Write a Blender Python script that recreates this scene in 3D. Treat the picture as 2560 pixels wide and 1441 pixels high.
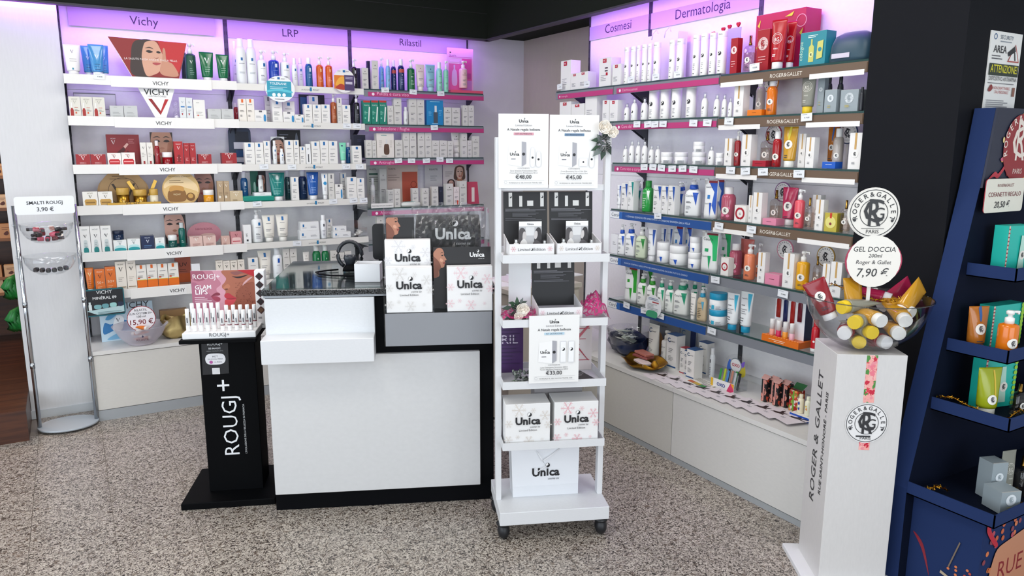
import bpy, math, random
from mathutils import Vector, Matrix
for o in list(bpy.data.objects): bpy.data.objects.remove(o)
SC=bpy.context.scene; COL=SC.collection; random.seed(7)
PI=math.pi
def rad(a): return a*PI/180
# ---------------------------------------------------------------- camera
YAW,PITCH,ROLL=rad(30.583),rad(10.6255),rad(.1763)
cd=bpy.data.cameras.new('camera'); cam=bpy.data.objects.new('camera',cd); COL.objects.link(cam)
cd.sensor_width=36; cd.lens=36*1865.1/2560; cd.clip_start=.02; cd.clip_end=60
fw=Vector((math.sin(YAW)*math.cos(PITCH),math.cos(YAW)*math.cos(PITCH),-math.sin(PITCH)))
rt=Vector((math.cos(YAW),-math.sin(YAW),0)); up=rt.cross(fw)
r2=math.cos(ROLL)*rt+math.sin(ROLL)*up; u2=-math.sin(ROLL)*rt+math.cos(ROLL)*up
cam.matrix_world=Matrix(((r2.x,u2.x,-fw.x,0),(r2.y,u2.y,-fw.y,0),(r2.z,u2.z,-fw.z,1.55),(0,0,0,1)))
SC.camera=cam
# ---------------------------------------------------------------- world, exposure, large lights
w=bpy.data.worlds.new('World'); SC.world=w; w.use_nodes=True
bg=w.node_tree.nodes['Background']; bg.inputs[0].default_value=(.80,.88,1,1); bg.inputs[1].default_value=.9
SC.view_settings.view_transform='Standard'; SC.view_settings.look='None'
SC.view_settings.exposure=-0.54; SC.view_settings.gamma=1; SC.view_settings.use_curve_mapping=False
SC.cycles.use_denoising=True; SC.cycles.max_bounces=8; SC.cycles.transparent_max_bounces=24
SC.cycles.sample_clamp_indirect=6; SC.cycles.caustics_reflective=False; SC.cycles.caustics_refractive=False
def area(name,loc,aim,sx,sy,power,col,spread=180):
    l=bpy.data.lights.new(name,'AREA'); l.shape='RECTANGLE'; l.size=sx; l.size_y=sy; l.energy=power; l.color=col; l.spread=rad(spread)
    o=bpy.data.objects.new(name,l); COL.objects.link(o); o.location=loc
    o.rotation_euler=(Vector(aim)-Vector(loc)).to_track_quat('-Z','Y').to_euler(); return o
DAY=(.86,.93,1)
area('daylight_window_side',(-2.93,1.4,1.5),(0,1.4,1.5),5.4,2.2,168,(.82,.91,1))
area('daylight_window_rear',(.6,-2.62,1.5),(.6,0,1.5),4.2,2.2,142,DAY)
LAMPS=[(.3,3.75),(1.3,3.75),(1.75,2.6),(1.75,1.3),(.3,2.0),(-1.2,3.6),(.3,.3)]  # unseen ceiling lamps; those by the shelves are added to brighten their backs
for i,(lx,ly) in enumerate(LAMPS): area('ceiling_fill_glow',(lx,ly,2.655),(lx,ly,0),.55,.55,[12,12,13,11,10,10,10][i],(1,.97,.93))
area('side_room_glow',(-1.0,5.75,2.5),(-.9,6.3,.9),.5,.5,28,(1,.62,.36))
VIO=(.46,.12,1)
area('led_strip_left_glow',(1.18,4.922,2.312),(1.18,5.112,1.9),2.9,.02,12.5,VIO)
area('led_strip_right_glow',(2.72,2.9,2.312),(2.9,2.9,2.0),2.1,.02,10,VIO)
# ---------------------------------------------------------------- materials
def lin(h):
    if not isinstance(h,str): return h
    h=h.lstrip('#'); c=[int(h[i:i+2],16)/255 for i in (0,2,4)]
    return tuple(x/12.92 if x<=.04045 else ((x+.055)/1.055)**2.4 for x in c)
_M={}
def mat(col,r=.5,k='',e=0):
    key=(col,r,k,e)
    if key in _M: return _M[key]
    m=bpy.data.materials.new('m_%s_%s'%(str(col).lstrip('#'),k or 'plain')); m.use_nodes=True; nt=m.node_tree; N=nt.nodes; L=nt.links
    b=N['Principled BSDF']; c=(*lin(col),1); b.inputs['Base Color'].default_value=c; b.inputs['Roughness'].default_value=r
    if k=='metal': b.inputs['Metallic'].default_value=1
    if k=='foil':
        b.inputs['Metallic'].default_value=1; n=N.new('ShaderNodeTexNoise'); n.inputs['Scale'].default_value=90
        bp=N.new('ShaderNodeBump'); bp.inputs['Strength'].default_value=.5; L.new(n.outputs[0],bp.inputs['Height']); L.new(bp.outputs[0],b.inputs['Normal'])
    if k=='emit': b.inputs['Emission Color'].default_value=c; b.inputs['Emission Strength'].default_value=e
    if k in('clear','glass','film'):
        out=N['Material Output']; t=N.new('ShaderNodeBsdfTransparent'); t.inputs[0].default_value=c
        g=N.new('ShaderNodeBsdfGlossy'); g.inputs['Roughness'].default_value=.04 if k!='film' else .08
        f=N.new('ShaderNodeFresnel'); f.inputs[0].default_value=1.45
        ml=N.new('ShaderNodeMath'); ml.operation='MULTIPLY_ADD'; ml.inputs[1].default_value=.9; ml.inputs[2].default_value=.02
        L.new(f.outputs[0],ml.inputs[0])
        ge=N.new('ShaderNodeNewGeometry'); mi=N.new('ShaderNodeMapRange'); mi.inputs[3].default_value=1.45; mi.inputs[4].default_value=1/1.45; L.new(ge.outputs['Backfacing'],mi.inputs[0]); L.new(mi.outputs[0],f.inputs[0])
        if k=='film': ml.inputs[1].default_value=1.1; ml.inputs[2].default_value=.03
        mx=N.new('ShaderNodeMixShader'); L.new(ml.outputs[0],mx.inputs[0]); L.new(t.outputs[0],mx.inputs[1]); L.new(g.outputs[0],mx.inputs[2]); L.new(mx.outputs[0],out.inputs[0])
        if k=='film':
            n=N.new('ShaderNodeTexNoise'); n.inputs['Scale'].default_value=26; n.inputs['Distortion'].default_value=1.5
            bp=N.new('ShaderNodeBump'); bp.inputs['Strength'].default_value=1; bp.inputs['Distance'].default_value=.03; L.new(n.outputs[0],bp.inputs['Height'])
            L.new(bp.outputs[0],g.inputs['Normal']); L.new(bp.outputs[0],f.inputs['Normal'])
    if k=='frost':
        out=N['Material Output']; t=N.new('ShaderNodeBsdfTransparent'); t.inputs[0].default_value=(1,1,1,1)
        mx=N.new('ShaderNodeMixShader'); mx.inputs[0].default_value=e or .55; L.new(t.outputs[0],mx.inputs[1]); L.new(b.outputs[0],mx.inputs[2]); L.new(mx.outputs[0],out.inputs[0])
    if k=='grain':   # fine surface variation
        n=N.new('ShaderNodeTexNoise'); n.inputs['Scale'].default_value=35; n.inputs['Detail'].default_value=6
        mx=N.new('ShaderNodeMixRGB'); mx.blend_type='MULTIPLY'; mx.inputs[0].default_value=.10; mx.inputs[1].default_value=c; L.new(n.outputs[0],mx.inputs[2]); L.new(mx.outputs[0],b.inputs['Base Color'])
    if k=='matte': b.inputs['Specular IOR Level'].default_value=.06
    if k=='velvet':
        b.inputs['Sheen Weight'].default_value=.5
    _M[key]=m; return m
def nodes_mat(name):
    m=bpy.data.materials.new(name); m.use_nodes=True; return m,m.node_tree.nodes,m.node_tree.links,m.node_tree.nodes['Principled BSDF']
def terrazzo():
    m,N,L,b=nodes_mat('terrazzo')
    tc=N.new('ShaderNodeTexCoord'); oi=N.new('ShaderNodeObjectInfo'); ad=N.new('ShaderNodeVectorMath'); ad.operation='MULTIPLY_ADD'
    cb=N.new('ShaderNodeCombineXYZ'); L.new(oi.outputs['Random'],cb.inputs[0]); L.new(oi.outputs['Random'],cb.inputs[1]); L.new(oi.outputs['Random'],cb.inputs[2])
    ad.inputs[1].default_value=(37,53,11); L.new(cb.outputs[0],ad.inputs[0]); L.new(tc.outputs['Object'],ad.inputs[2])
    def noise(s,d,dist,rough=.5):
        n=N.new('ShaderNodeTexNoise'); n.inputs['Scale'].default_value=s; n.inputs['Detail'].default_value=d; n.inputs['Distortion'].default_value=dist; n.inputs['Roughness'].default_value=rough; L.new(ad.outputs[0],n.inputs['Vector']); return n
    n1=noise(88,2,1.9); r1=N.new('ShaderNodeValToRGB'); e=r1.color_ramp.elements
    e[0].position=.40; e[0].color=(*lin('#3a332f'),1); e[1].position=.47; e[1].color=(*lin('#948a80'),1)
    x=r1.color_ramp.elements.new(.58); x.color=(*lin('#bfb6aa'),1); x=r1.color_ramp.elements.new(.75); x.color=(*lin('#cdc5ba'),1)
    L.new(n1.outputs[0],r1.inputs[0])
    n2=noise(60,3,.8); r2=N.new('ShaderNodeValToRGB'); e=r2.color_ramp.elements; e[0].position=.36; e[0].color=(*lin('#8a7767'),1); e[1].position=.44; e[1].color=(1,1,1,1); L.new(n2.outputs[0],r2.inputs[0])
    mx=N.new('ShaderNodeMixRGB'); mx.blend_type='MULTIPLY'; mx.inputs[0].default_value=.8; L.new(r1.outputs[0],mx.inputs[1]); L.new(r2.outputs[0],mx.inputs[2])
    n3=noise(5,2,0); r3=N.new('ShaderNodeMapRange'); r3.inputs[3].default_value=.88; r3.inputs[4].default_value=1.1; L.new(n3.outputs[0],r3.inputs[0])
    m2=N.new('ShaderNodeMixRGB'); m2.blend_type='MULTIPLY'; m2.inputs[0].default_value=1; L.new(mx.outputs[0],m2.inputs[1]); L.new(r3.outputs[0],m2.inputs[2])
    L.new(m2.outputs[0],b.inputs['Base Color']); b.inputs['Roughness'].default_value=.28; return m
def granite():
    m,N,L,b=nodes_mat('granite'); tc=N.new('ShaderNodeTexCoord'); n=N.new('ShaderNodeTexNoise'); n.inputs['Scale'].default_value=210; n.inputs['Detail'].default_value=3; L.new(tc.outputs['Object'],n.inputs['Vector'])
    r=N.new('ShaderNodeValToRGB'); e=r.color_ramp.elements; e[0].position=.42; e[0].color=(*lin('#0c0d0e'),1); e[1].position=.7; e[1].color=(*lin('#6a6c6e'),1); L.new(n.outputs[0],r.inputs[0]); L.new(r.outputs[0],b.inputs['Base Color']); b.inputs['Roughness'].default_value=.12; return m
def wood(c1,c2,sc=14,axis=0):
    m,N,L,b=nodes_mat('wood'); tc=N.new('ShaderNodeTexCoord'); mp=N.new('ShaderNodeMapping'); s=[sc,sc,sc]; s[axis]=1.2; mp.inputs['Scale'].default_value=s; L.new(tc.outputs['Object'],mp.inputs[0])
    n=N.new('ShaderNodeTexNoise'); n.inputs['Scale'].default_value=3; n.inputs['Detail'].default_value=5; L.new(mp.outputs[0],n.inputs['Vector'])
    r=N.new('ShaderNodeValToRGB'); e=r.color_ramp.elements; e[0].position=.35; e[0].color=(*lin(c1),1); e[1].position=.65; e[1].color=(*lin(c2),1); L.new(n.outputs[0],r.inputs[0]); L.new(r.outputs[0],b.inputs['Base Color']); b.inputs['Roughness'].default_value=.35; return m
def pattern(name,base,blobs,scale=40):
    """printed floral pattern: coloured voronoi cells on a base colour"""
    m,N,L,b=nodes_mat(name); tc=N.new('ShaderNodeTexCoord'); v=N.new('ShaderNodeTexVoronoi'); v.inputs['Scale'].default_value=scale; n=N.new('ShaderNodeTexNoise'); n.inputs['Scale'].default_value=scale*1.5
    ad=N.new('ShaderNodeMixRGB'); ad.inputs[0].default_value=.03; L.new(tc.outputs['Object'],ad.inputs[1]); L.new(n.outputs['Color'],ad.inputs[2]); L.new(tc.outputs['Object'],n.inputs['Vector']); L.new(ad.outputs[0],v.inputs['Vector'])
    sp=N.new('ShaderNodeSeparateColor'); L.new(v.outputs['Color'],sp.inputs[0]); r=N.new('ShaderNodeValToRGB'); r.color_ramp.interpolation='CONSTANT'; e=r.color_ramp.elements
    k=len(blobs); e[0].position=0; e[0].color=(*lin(blobs[0]),1); e[1].position=1/k; e[1].color=(*lin(blobs[1%k]),1)
    for i in range(2,k): x=e.new(i/k); x.color=(*lin(blobs[i]),1)
    L.new(sp.outputs[0],r.inputs[0]); lt=N.new('ShaderNodeMath'); lt.operation='LESS_THAN'; lt.inputs[1].default_value=.55; L.new(v.outputs['Distance'],lt.inputs[0])
    mx=N.new('ShaderNodeMixRGB'); L.new(lt.outputs[0],mx.inputs[0]); mx.inputs[1].default_value=(*lin(base),1); L.new(r.outputs[0],mx.inputs[2]); L.new(mx.outputs[0],b.inputs['Base Color']); b.inputs['Roughness'].default_value=.4; return m
def mesh_net(col):
    """crumpled net fabric: open web of fibres"""
    m,N,L,b=nodes_mat('net_'+col[1:]); b.inputs['Base Color'].default_value=(*lin(col),1); out=N['Material Output']; tc=N.new('ShaderNodeTexCoord'); v=N.new('ShaderNodeTexVoronoi'); v.feature='DISTANCE_TO_EDGE'; v.inputs['Scale'].default_value=38; L.new(tc.outputs['Object'],v.inputs['Vector'])
    lt=N.new('ShaderNodeMath'); lt.operation='LESS_THAN'; lt.inputs[1].default_value=.09; L.new(v.outputs[0],lt.inputs[0]); mr=N.new('ShaderNodeMapRange'); mr.inputs[3].default_value=.35; mr.inputs[4].default_value=.95; L.new(lt.outputs[0],mr.inputs[0])
    t=N.new('ShaderNodeBsdfTransparent'); mx=N.new('ShaderNodeMixShader'); L.new(mr.outputs[0],mx.inputs[0]); L.new(t.outputs[0],mx.inputs[1]); L.new(b.outputs[0],mx.inputs[2]); L.new(mx.outputs[0],out.inputs[0]); return m
# ---------------------------------------------------------------- mesh builder
_TX={}
def text_mesh(s,bold=0.,shear=0.,space=1.):
    key=(s,bold,shear,space)
    if key not in _TX:
        c=bpy.data.curves.new('t','FONT'); c.body=s; c.size=1; c.resolution_u=2; c.offset=bold; c.shear=shear; c.space_character=space; c.fill_mode='BOTH'
        o=bpy.data.objects.new('t',c); me=o.to_mesh()
        vs=[(v.co.x,v.co.y) for v in me.vertices]; fs=[tuple(p.vertices) for p in me.polygons]; o.to_mesh_clear(); bpy.data.objects.remove(o); bpy.data.curves.remove(c)
        if vs:
            x0=min(v[0] for v in vs); x1=max(v[0] for v in vs); cx=(x0+x1)/2; vs=[(a-cx,b) for a,b in vs]; wd=x1-x0
        else: wd=1
        _TX[key]=(vs,fs,wd)
    return _TX[key]
def smooth_loop(pts,k=5):
    n=len(pts); out=[]
    for i in range(n):
        p0,p1,p2,p3=pts[i-1],pts[i],pts[(i+1)%n],pts[(i+2)%n]
        for j in range(k):
            t=j/k; a=[]
            for d in (0,1):
                a.append(.5*(2*p1[d]+(p2[d]-p0[d])*t+(2*p0[d]-5*p1[d]+4*p2[d]-p3[d])*t*t+(3*p1[d]-p0[d]-3*p2[d]+p3[d])*t**3))
            out.append(tuple(a))
    return out
class G:
    def __init__(s): s.v=[]; s.f=[]; s.m=[]; s.sm=[]
    def add(s,vs,fs,m,smooth=False):
        k=len(s.v); s.v+=[tuple(v) for v in vs]
        for f in fs: s.f.append(tuple(i+k for i in f)); s.m.append(m); s.sm.append(smooth)
        return s
    def box(s,x0,y0,z0,x1,y1,z1,m):
        v=[(x0,y0,z0),(x1,y0,z0),(x1,y1,z0),(x0,y1,z0),(x0,y0,z1),(x1,y0,z1),(x1,y1,z1),(x0,y1,z1)]
        return s.add(v,[(0,3,2,1),(4,5,6,7),(0,1,5,4),(1,2,6,5),(2,3,7,6),(3,0,4,7)],m)
    def bbox(s,x0,y0,z0,x1,y1,z1,m,b=.004):
        """box with chamfered vertical and top edges"""
        pts=[(x0+b,y0),(x1-b,y0),(x1,y0+b),(x1,y1-b),(x1-b,y1),(x0+b,y1),(x0,y1-b),(x0,y0+b)]
        cx,cy=(x0+x1)/2,(y0+y1)/2
        inn=[(x+(b if x<cx else -b)*.7,y+(b if y<cy else -b)*.7) for x,y in pts]
        v=[(x,y,z0+b) for x,y in pts]+[(x,y,z1-b) for x,y in pts]+[(x,y,z1) for x,y in inn]+[(x,y,z0) for x,y in inn]
        f=[tuple(range(16,24)),tuple(reversed(range(24,32)))]
        for i in range(8):
            j=(i+1)%8; f+=[(i,j,8+j,8+i),(8+i,8+j,16+j,16+i),(24+i,24+j,j,i)]
        return s.add(v,f,m)
    def loft(s,secs,m,n=18,cap=True,smooth=True):
        """sections (cx,cy,rx,ry,z,e): superellipse rings"""
        v=[]; f=[]
        for (cx,cy,rx,ry,z,e) in secs:
            for i in range(n):
                a=2*PI*i/n-PI/2; c,q=math.cos(a),math.sin(a)
                v.append((cx+rx*math.copysign(abs(c)**(2/e),c),cy+ry*math.copysign(abs(q)**(2/e),q),z))
        for k in range(len(secs)-1):
            for i in range(n):
                j=(i+1)%n; f.append((k*n+i,k*n+j,(k+1)*n+j,(k+1)*n+i))
        s.add(v,f,m,smooth)
        if cap:
            b=len(s.v)-len(v); t=(len(secs)-1)*n
            s.f.append(tuple(b+i for i in reversed(range(n)))); s.m.append(m); s.sm.append(False)
            s.f.append(tuple(b+t+i for i in range(n))); s.m.append(m); s.sm.append(False)
        return s
    def lathe(s,prof,m,cx=0,cy=0,n=18,cap=True,smooth=True): return s.loft([(cx,cy,r,r,z,2) for r,z in prof],m,n,cap,smooth)
    def tube(s,path,r,m,n=7,closed=False):
        P=[Vector(p) for p in path]; v=[]; f=[]; k=len(P)
        for i,p in enumerate(P):
            d=(P[min(i+1,k-1)]-P[max(i-1,0)]); d=d.normalized() if d.length>0 else Vector((0,0,1))
            a=d.cross(Vector((0,0,1)))
            if a.length<1e-3: a=d.cross(Vector((1,0,0)))
            a.normalize(); b=a.cross(d); rr=r[i] if isinstance(r,(list,tuple)) else r
            for j in range(n):
                t=2*PI*j/n; v.append(p+a*rr*math.cos(t)+b*rr*math.sin(t))
        for i in range(k-1):
            for j in range(n): f.append((i*n+j,i*n+(j+1)%n,(i+1)*n+(j+1)%n,(i+1)*n+j))
        f.append(tuple(range(n))[::-1]); f.append(tuple((k-1)*n+j for j in range(n)))
        return s.add(v,f,m,True)
    def prism(s,pts,y0,y1,m,mf=None):
        """polygon in x-z extruded along y; mf: material of the front face"""
        n=len(pts); v=[(x,y0,z) for x,z in pts]+[(x,y1,z) for x,z in pts]
        ar=sum(pts[i][0]*pts[(i+1)%n][1]-pts[(i+1)%n][0]*pts[i][1] for i in range(n))
        o=list(range(n)) if ar>0 else list(range(n))[::-1]
        s.add(v,[tuple(o)],mf or m); k=len(s.v)-2*n
        s.f.append(tuple(k+n+i for i in reversed(o))); s.m.append(m); s.sm.append(False)
        for a in range(n):
            i,j=o[a],o[(a+1)%n]; s.f.append((k+j,k+i,k+n+i,k+n+j)); s.m.append(m); s.sm.append(False)
        return s
    def sphere(s,c,r,m,n=12,k=7,sq=(1,1,1)):
        secs=[]
        for i in range(k+1):
            t=-PI/2+PI*i/k; q=max(math.cos(t),.02); secs.append((c[0],c[1],r*q*sq[0],r*q*sq[1],c[2]+r*math.sin(t)*sq[2],2))
        return s.loft(secs,m,n)
    # printed decoration: list of prims on a front surface given by mp(a,b,off)->xyz (metres; a from centre, b from bottom)
    def decor(s,items,mp,W,H,k0=.0006,step=.00022):
        off=k0; step=min(step,.0035/max(len(items),1))
        cur=getattr(mp,'curved',False)
        def clip(pts,ax,lim,sg):
            o=[]
            for i in range(len(pts)):
                p,q=pts[i-1],pts[i]; dp,dq=sg*(p[ax]-lim),sg*(q[ax]-lim)
                if (dp<0)!=(dq<0): t=dp/(dp-dq); o.append((p[0]+(q[0]-p[0])*t,p[1]+(q[1]-p[1])*t))
                if dq>=0: o.append(q)
            return o
        def poly(pts,m):
            if cur:
                us=[p[0] for p in pts]; vs_=[p[1] for p in pts]; nu=max(1,math.ceil((max(us)-min(us))*12)); nv=max(1,math.ceil((max(vs_)-min(vs_))*9))
                if nu*nv>1:
                    for i in range(nu):
                        a=min(us)+(max(us)-min(us))*i/nu; b=min(us)+(max(us)-min(us))*(i+1)/nu; st_=clip(clip(pts,0,a,1),0,b,-1)
                        if len(st_)<3: continue
                        for j in range(nv):
                            c=min(vs_)+(max(vs_)-min(vs_))*j/nv; d=min(vs_)+(max(vs_)-min(vs_))*(j+1)/nv; q=clip(clip(st_,1,c,1),1,d,-1)
                            if len(q)>=3: s.add([mp((u-.5)*W,v*H,off) for u,v in q],[tuple(range(len(q)))],m)
                    return
            s.add([mp((u-.5)*W,v*H,off) for u,v in pts],[tuple(range(len(pts)))],m)
        for it in items:
            t=it[0]; off+=step
            if t=='r':
                _,u0,v0,u1,v1,c=it; n=1; m=mat(c,.45) if isinstance(c,str) else c
                for i in range(n): a=u0+(u1-u0)*i/n; b=u0+(u1-u0)*(i+1)/n; poly([(a,v0),(b,v0),(b,v1),(a,v1)],m)
            elif t=='p' or t=='s':
                pts=it[1]; 
                if t=='s': pts=[(min(max(a,0),1),min(max(b,0),1)) for a,b in smooth_loop(pts)]
                ar=sum(pts[i][0]*pts[(i+1)%len(pts)][1]-pts[(i+1)%len(pts)][0]*pts[i][1] for i in range(len(pts)))
                poly(pts if ar>0 else pts[::-1],mat(it[2],.45) if isinstance(it[2],str) else it[2])
            elif t=='e':
                _,u,v,ru,rv,c=it; poly([(u+ru*math.cos(2*PI*i/22),v+rv*W/H*math.sin(2*PI*i/22)) for i in range(22)],mat(c,.45) if isinstance(c,str) else c)
            elif t=='o':   # ring: u,v,r,thickness,colour
                _,u,v,ru,th,c=it; n=36; m=mat(c,.45)
                for i in range(n):
                    a,b=2*PI*i/n,2*PI*(i+1)/n; q=[(ru,a),(ru,b),(ru-th,b),(ru-th,a)]; q=[(u+r*math.cos(t2),v+r*W/H*math.sin(t2)) for r,t2 in q]; poly(q,m)
            elif t=='t':
                _,tx,u,v,wf,c=it[:6]; ex=it[6] if len(it)>6 else {}
                vs,fs,wd=text_mesh(tx,ex.get('b',.0),ex.get('sh',0.),ex.get('sp',1.)); sc=wf*W/wd; sy=sc*ex.get('h',1.); an=rad(ex.get('rot',0)); ca,sa=math.cos(an),math.sin(an)
                q=[((x*sc)*ca-(y*sy)*sa,(x*sc)*sa+(y*sy)*ca) for x,y in vs]
                s.add([mp((u-.5)*W+x,v*H+y,off) for x,y in q],fs,mat(c,.45))
            elif t=='arc':  # text on an arc: str,u,v,r(frac W),a0,a1 (deg),char height frac W
                _,tx,u,v,r,a0,a1,ch,c=it; n=len(tx)
                for i,cc in enumerate(tx):
                    if cc==' ': continue
                    an=rad(a0+(a1-a0)*i/(n-1)); vs,fs,wd=text_mesh(cc,.01); sc=ch*W; ro=an-PI/2; ca,sa=math.cos(ro),math.sin(ro)
                    px,py=(u-.5)*W+r*W*math.cos(an),v*H+r*W*math.sin(an)
                    s.add([mp(px+x*sc*ca-y*sc*sa,py+x*sc*sa+y*sc*ca,off) for x,y in vs],fs,mat(c,.45))
            elif t=='l':   # greyed small print: u0,u1,v,n,dv,colour
                _,u0,u1,v,n,dv,c=it; m=mat(c,.5); rr=random.Random(int(v*1000)+n)
                for i in range(n):
                    e=u1-(u1-u0)*rr.choice((0,.1,.25,.4)); th=min(dv*.42,.0022/H*1.0+.004); vv=v-i*dv; poly([(u0,vv-th),(e,vv-th),(e,vv),(u0,vv)],m)
            elif t=='m':   # round moon emblem
                _,u,v,r,c,c2=it
                k=W/H; poly([(u+r*math.cos(a),v+r*k*math.sin(a)) for a in [2*PI*i/24 for i in range(24)]],mat(c,.45)); off+=step
                poly([(u+r*x,v+r*k*y) for x,y in smooth_loop([(-.05,.95),(.35,.45),(.15,.05),(-.2,-.2),(-.55,-.7),(-.93,-.25),(-.85,.35),(-.5,.8)])],mat(c2,.45)); off+=step
                poly([(u+r*x,v+r*k*y) for x,y in smooth_loop([(-.28,.75),(.02,.4),(-.12,.12),(-.5,-.12),(-.62,.2),(-.5,.5)])],mat(c,.45)) if r>.2 else None
            elif t=='V':   # V emblem: u,v(bottom),width,colour
                _,u,v,wd,c=it; k=W/H; h=min(wd*1.15*k,.34); wd=h/1.15/k; th=.28
                poly([(u-wd/2,v+h),(u-wd/2+wd*th,v+h),(u+wd*.02,v+h*.18),(u,v)][::-1],mat(c,.45)); poly([(u,v),(u+wd*.02,v+h*.18),(u+wd/2-wd*th*.55,v+h),(u+wd/2,v+h)][::-1],mat(c,.45))
            elif t=='rg':  # round monogram seal: u,v,r,dark,light
                _,u,v,r,c,c2=it; s.decor([('e',u,v,r,r,c2)],mp,W,H,off); off+=step*3
                if r*W>.02:
                    s.decor([('o',u,v,r*.95,r*.03,c),('o',u,v,r*.56,r*.025,c),('arc','ROGER&GALLET',u,v,r*.67,195,-15,r*.27,c),('t','PARIS',u,v-r*.82*W/H,r*.5,c),('l',u-r*.45,u+r*.45,v-r*.62*W/H,1,.02,c),('e',u-r*.74,v-r*.3*W/H,r*.06,r*.05,c),('e',u+r*.74,v-r*.3*W/H,r*.05,r*.06,c)],mp,W,H,off); off+=step*8
                s.decor([('t','C',u-r*.02,v-r*.36*W/H,r*.78,c,{'b':.0,'h':1.05}),('t','R',u+r*.04,v-r*.5*W/H,r*.5,c,{'b':.015,'h':1.75}),('t','G',u+r*.2,v-r*.24*W/H,r*.42,c,{'h':1.0})],mp,W,H,off); off+=step*4
        return s
    def mesh(s,name):
        me=bpy.data.meshes.new(name); me.from_pydata(s.v,[],s.f); ks=[]; ix=[]
        for m in s.m:
            if m not in ks: ks.append(m)
            ix.append(ks.index(m))
        for m in ks: me.materials.append(m if not isinstance(m,str) else mat(m))
        me.polygons.foreach_set('material_index',ix); me.polygons.foreach_set('use_smooth',s.sm); me.update(); return me
    def build(s,name,parent=None,loc=(0,0,0),rz=0,rx=0,ry=0):
        o=bpy.data.objects.new(name,s.mesh(name)); COL.objects.link(o); o.location=loc; o.rotation_euler=(rx,ry,rz)
        if parent: o.parent=parent
        return o
def flat(a,b,o): return (a,-o,b)
def tag(o,label,cat,group=None):
    o['label']=label; o['category']=cat
    if group: o['group']=group
    return o
def struct(o): o['kind']='structure'; return o
def empty(name,loc,rz=0,rx=0):
    o=bpy.data.objects.new(name,None); COL.objects.link(o); o.location=loc; o.rotation_euler=(rx,0,rz); o.empty_display_size=.05; return o
class Fr:
    """local frame on the floor: u along the front, v away from the viewer"""
    def __init__(s,x,y,a): s.x,s.y,s.a=x,y,rad(a)
    def p(s,u,v,z=0): c,q=math.cos(s.a),math.sin(s.a); return (s.x+u*c-v*q,s.y+u*q+v*c,z)
WHITE=mat('#e9e9ea',.35,'grain'); OFFW=mat('#dcdad3',.45,'grain'); DARK=mat('#14161a',.4); GREY=mat('#8d9196',.4); ALU=mat('#9aa0a6',.35,'metal')
CHROME=mat('#c9ced4',.12,'metal'); GLASS=mat((.93,.97,.96),.05,'glass'); CLEAR=mat((.985,.99,.995),.05,'clear'); EDGE=mat('#2f4a47',.15); LILAC=mat('#e8e3ea',.5)
# ---------------------------------------------------------------- room shell
TER=terrazzo(); DK=mat('#1b1c20',.6,'matte'); SOFF=mat('#20231f',.7,'matte'); WALL=mat('#dfdfe0',.6,'grain'); BEIGE=mat('#b7ae9f',.7,'grain')
fl=struct(G().box(-3,-2.7,-.06,3.3,5.3,-.0035,mat('#8f857b',.5,'grain')).build('floor'))
T=.2975; tg=G().bbox(.0008,.0008,-.02,T-.0008,T-.0008,0,TER,.0006).mesh('tile')
for i in range(-10,11):
    for j in range(-1,14):
        x0=.037+i*T; y0=1.065+j*T
        if x0<-.9 or x0>3.0 or (x0+T<-.2 and y0>4.5): continue
        t=bpy.data.objects.new('tile',tg); COL.objects.link(t); t.location=(x0,y0,0); t.parent=fl
struct(G().box(-3,-2.7,-.02,3.3,.7665,0,TER).build('floor_front'))
struct(G().box(-3,.7675,-.02,-.8565,4.56,0,TER).build('floor_side'))
struct(G().box(.033,5.112,0,3.14,5.2,2.7,WALL).build('wall_back'))
struct(G().box(2.9,1.49,0,2.96,3.955,2.7,WALL).build('wall_right'))
struct(G().box(3.12,3.9,0,3.2,5.112,2.7,BEIGE).build('wall_corner'))
# dark return wall beyond the right-hand shelves
pl=G().box(2.646,1.48,0,2.9,1.835,2.72,DK).box(2.9,1.48,0,4.2,1.6,2.72,DK); struct(pl.build('wall_pillar_right'))
# white column to the left of the shelves
g=G().box(-.3,4.94,0,.033,5.25,2.7,WALL); struct(g.build('wall_pillar_left')); struct(G().box(-.303,4.931,0,.034,4.9395,.05,mat('#cfd4d8',.4)).build('baseboard_left'))
# dark soffit over the shelves with a small lip
g=G().box(-3,4.86,2.30,2.66,5.3,2.72,SOFF).box(2.66,-2.7,2.30,3.3,5.3,2.72,SOFF)
g=G().box(-3,4.86,2.31,2.66,4.9,2.72,SOFF).box(-3,4.845,2.30,2.675,4.9,2.31,mat('#3a3540',.6)).box(2.66,1.0,2.31,2.70,4.9,2.72,SOFF).box(2.645,1.0,2.30,2.70,4.9,2.31,mat('#3a3540',.6))
struct(g.build('ceiling_soffit')); struct(G().box(-3,4.9,2.36,3.3,5.3,2.40,SOFF).box(2.70,1.0,2.36,3.3,4.9,2.40,SOFF).build('ceiling_recess'))
struct(G().box(-3,-2.7,2.70,3.3,4.9,2.76,mat('#c9c8c4',.8)).build('ceiling'))
seam=struct(G().box(-3,4.858,2.48,2.66,4.8605,2.484,mat('#171917',.7)).build('trim_1'))
# LED strips behind the lip
struct(G().box(-.28,4.905,2.315,2.62,4.917,2.32,mat('#b070ff',.5,'emit',2)).build('trim_2')); struct(G().box(2.706,1.86,2.315,2.716,3.94,2.32,mat('#b070ff',.5,'emit',2)).build('trim_3'))
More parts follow.
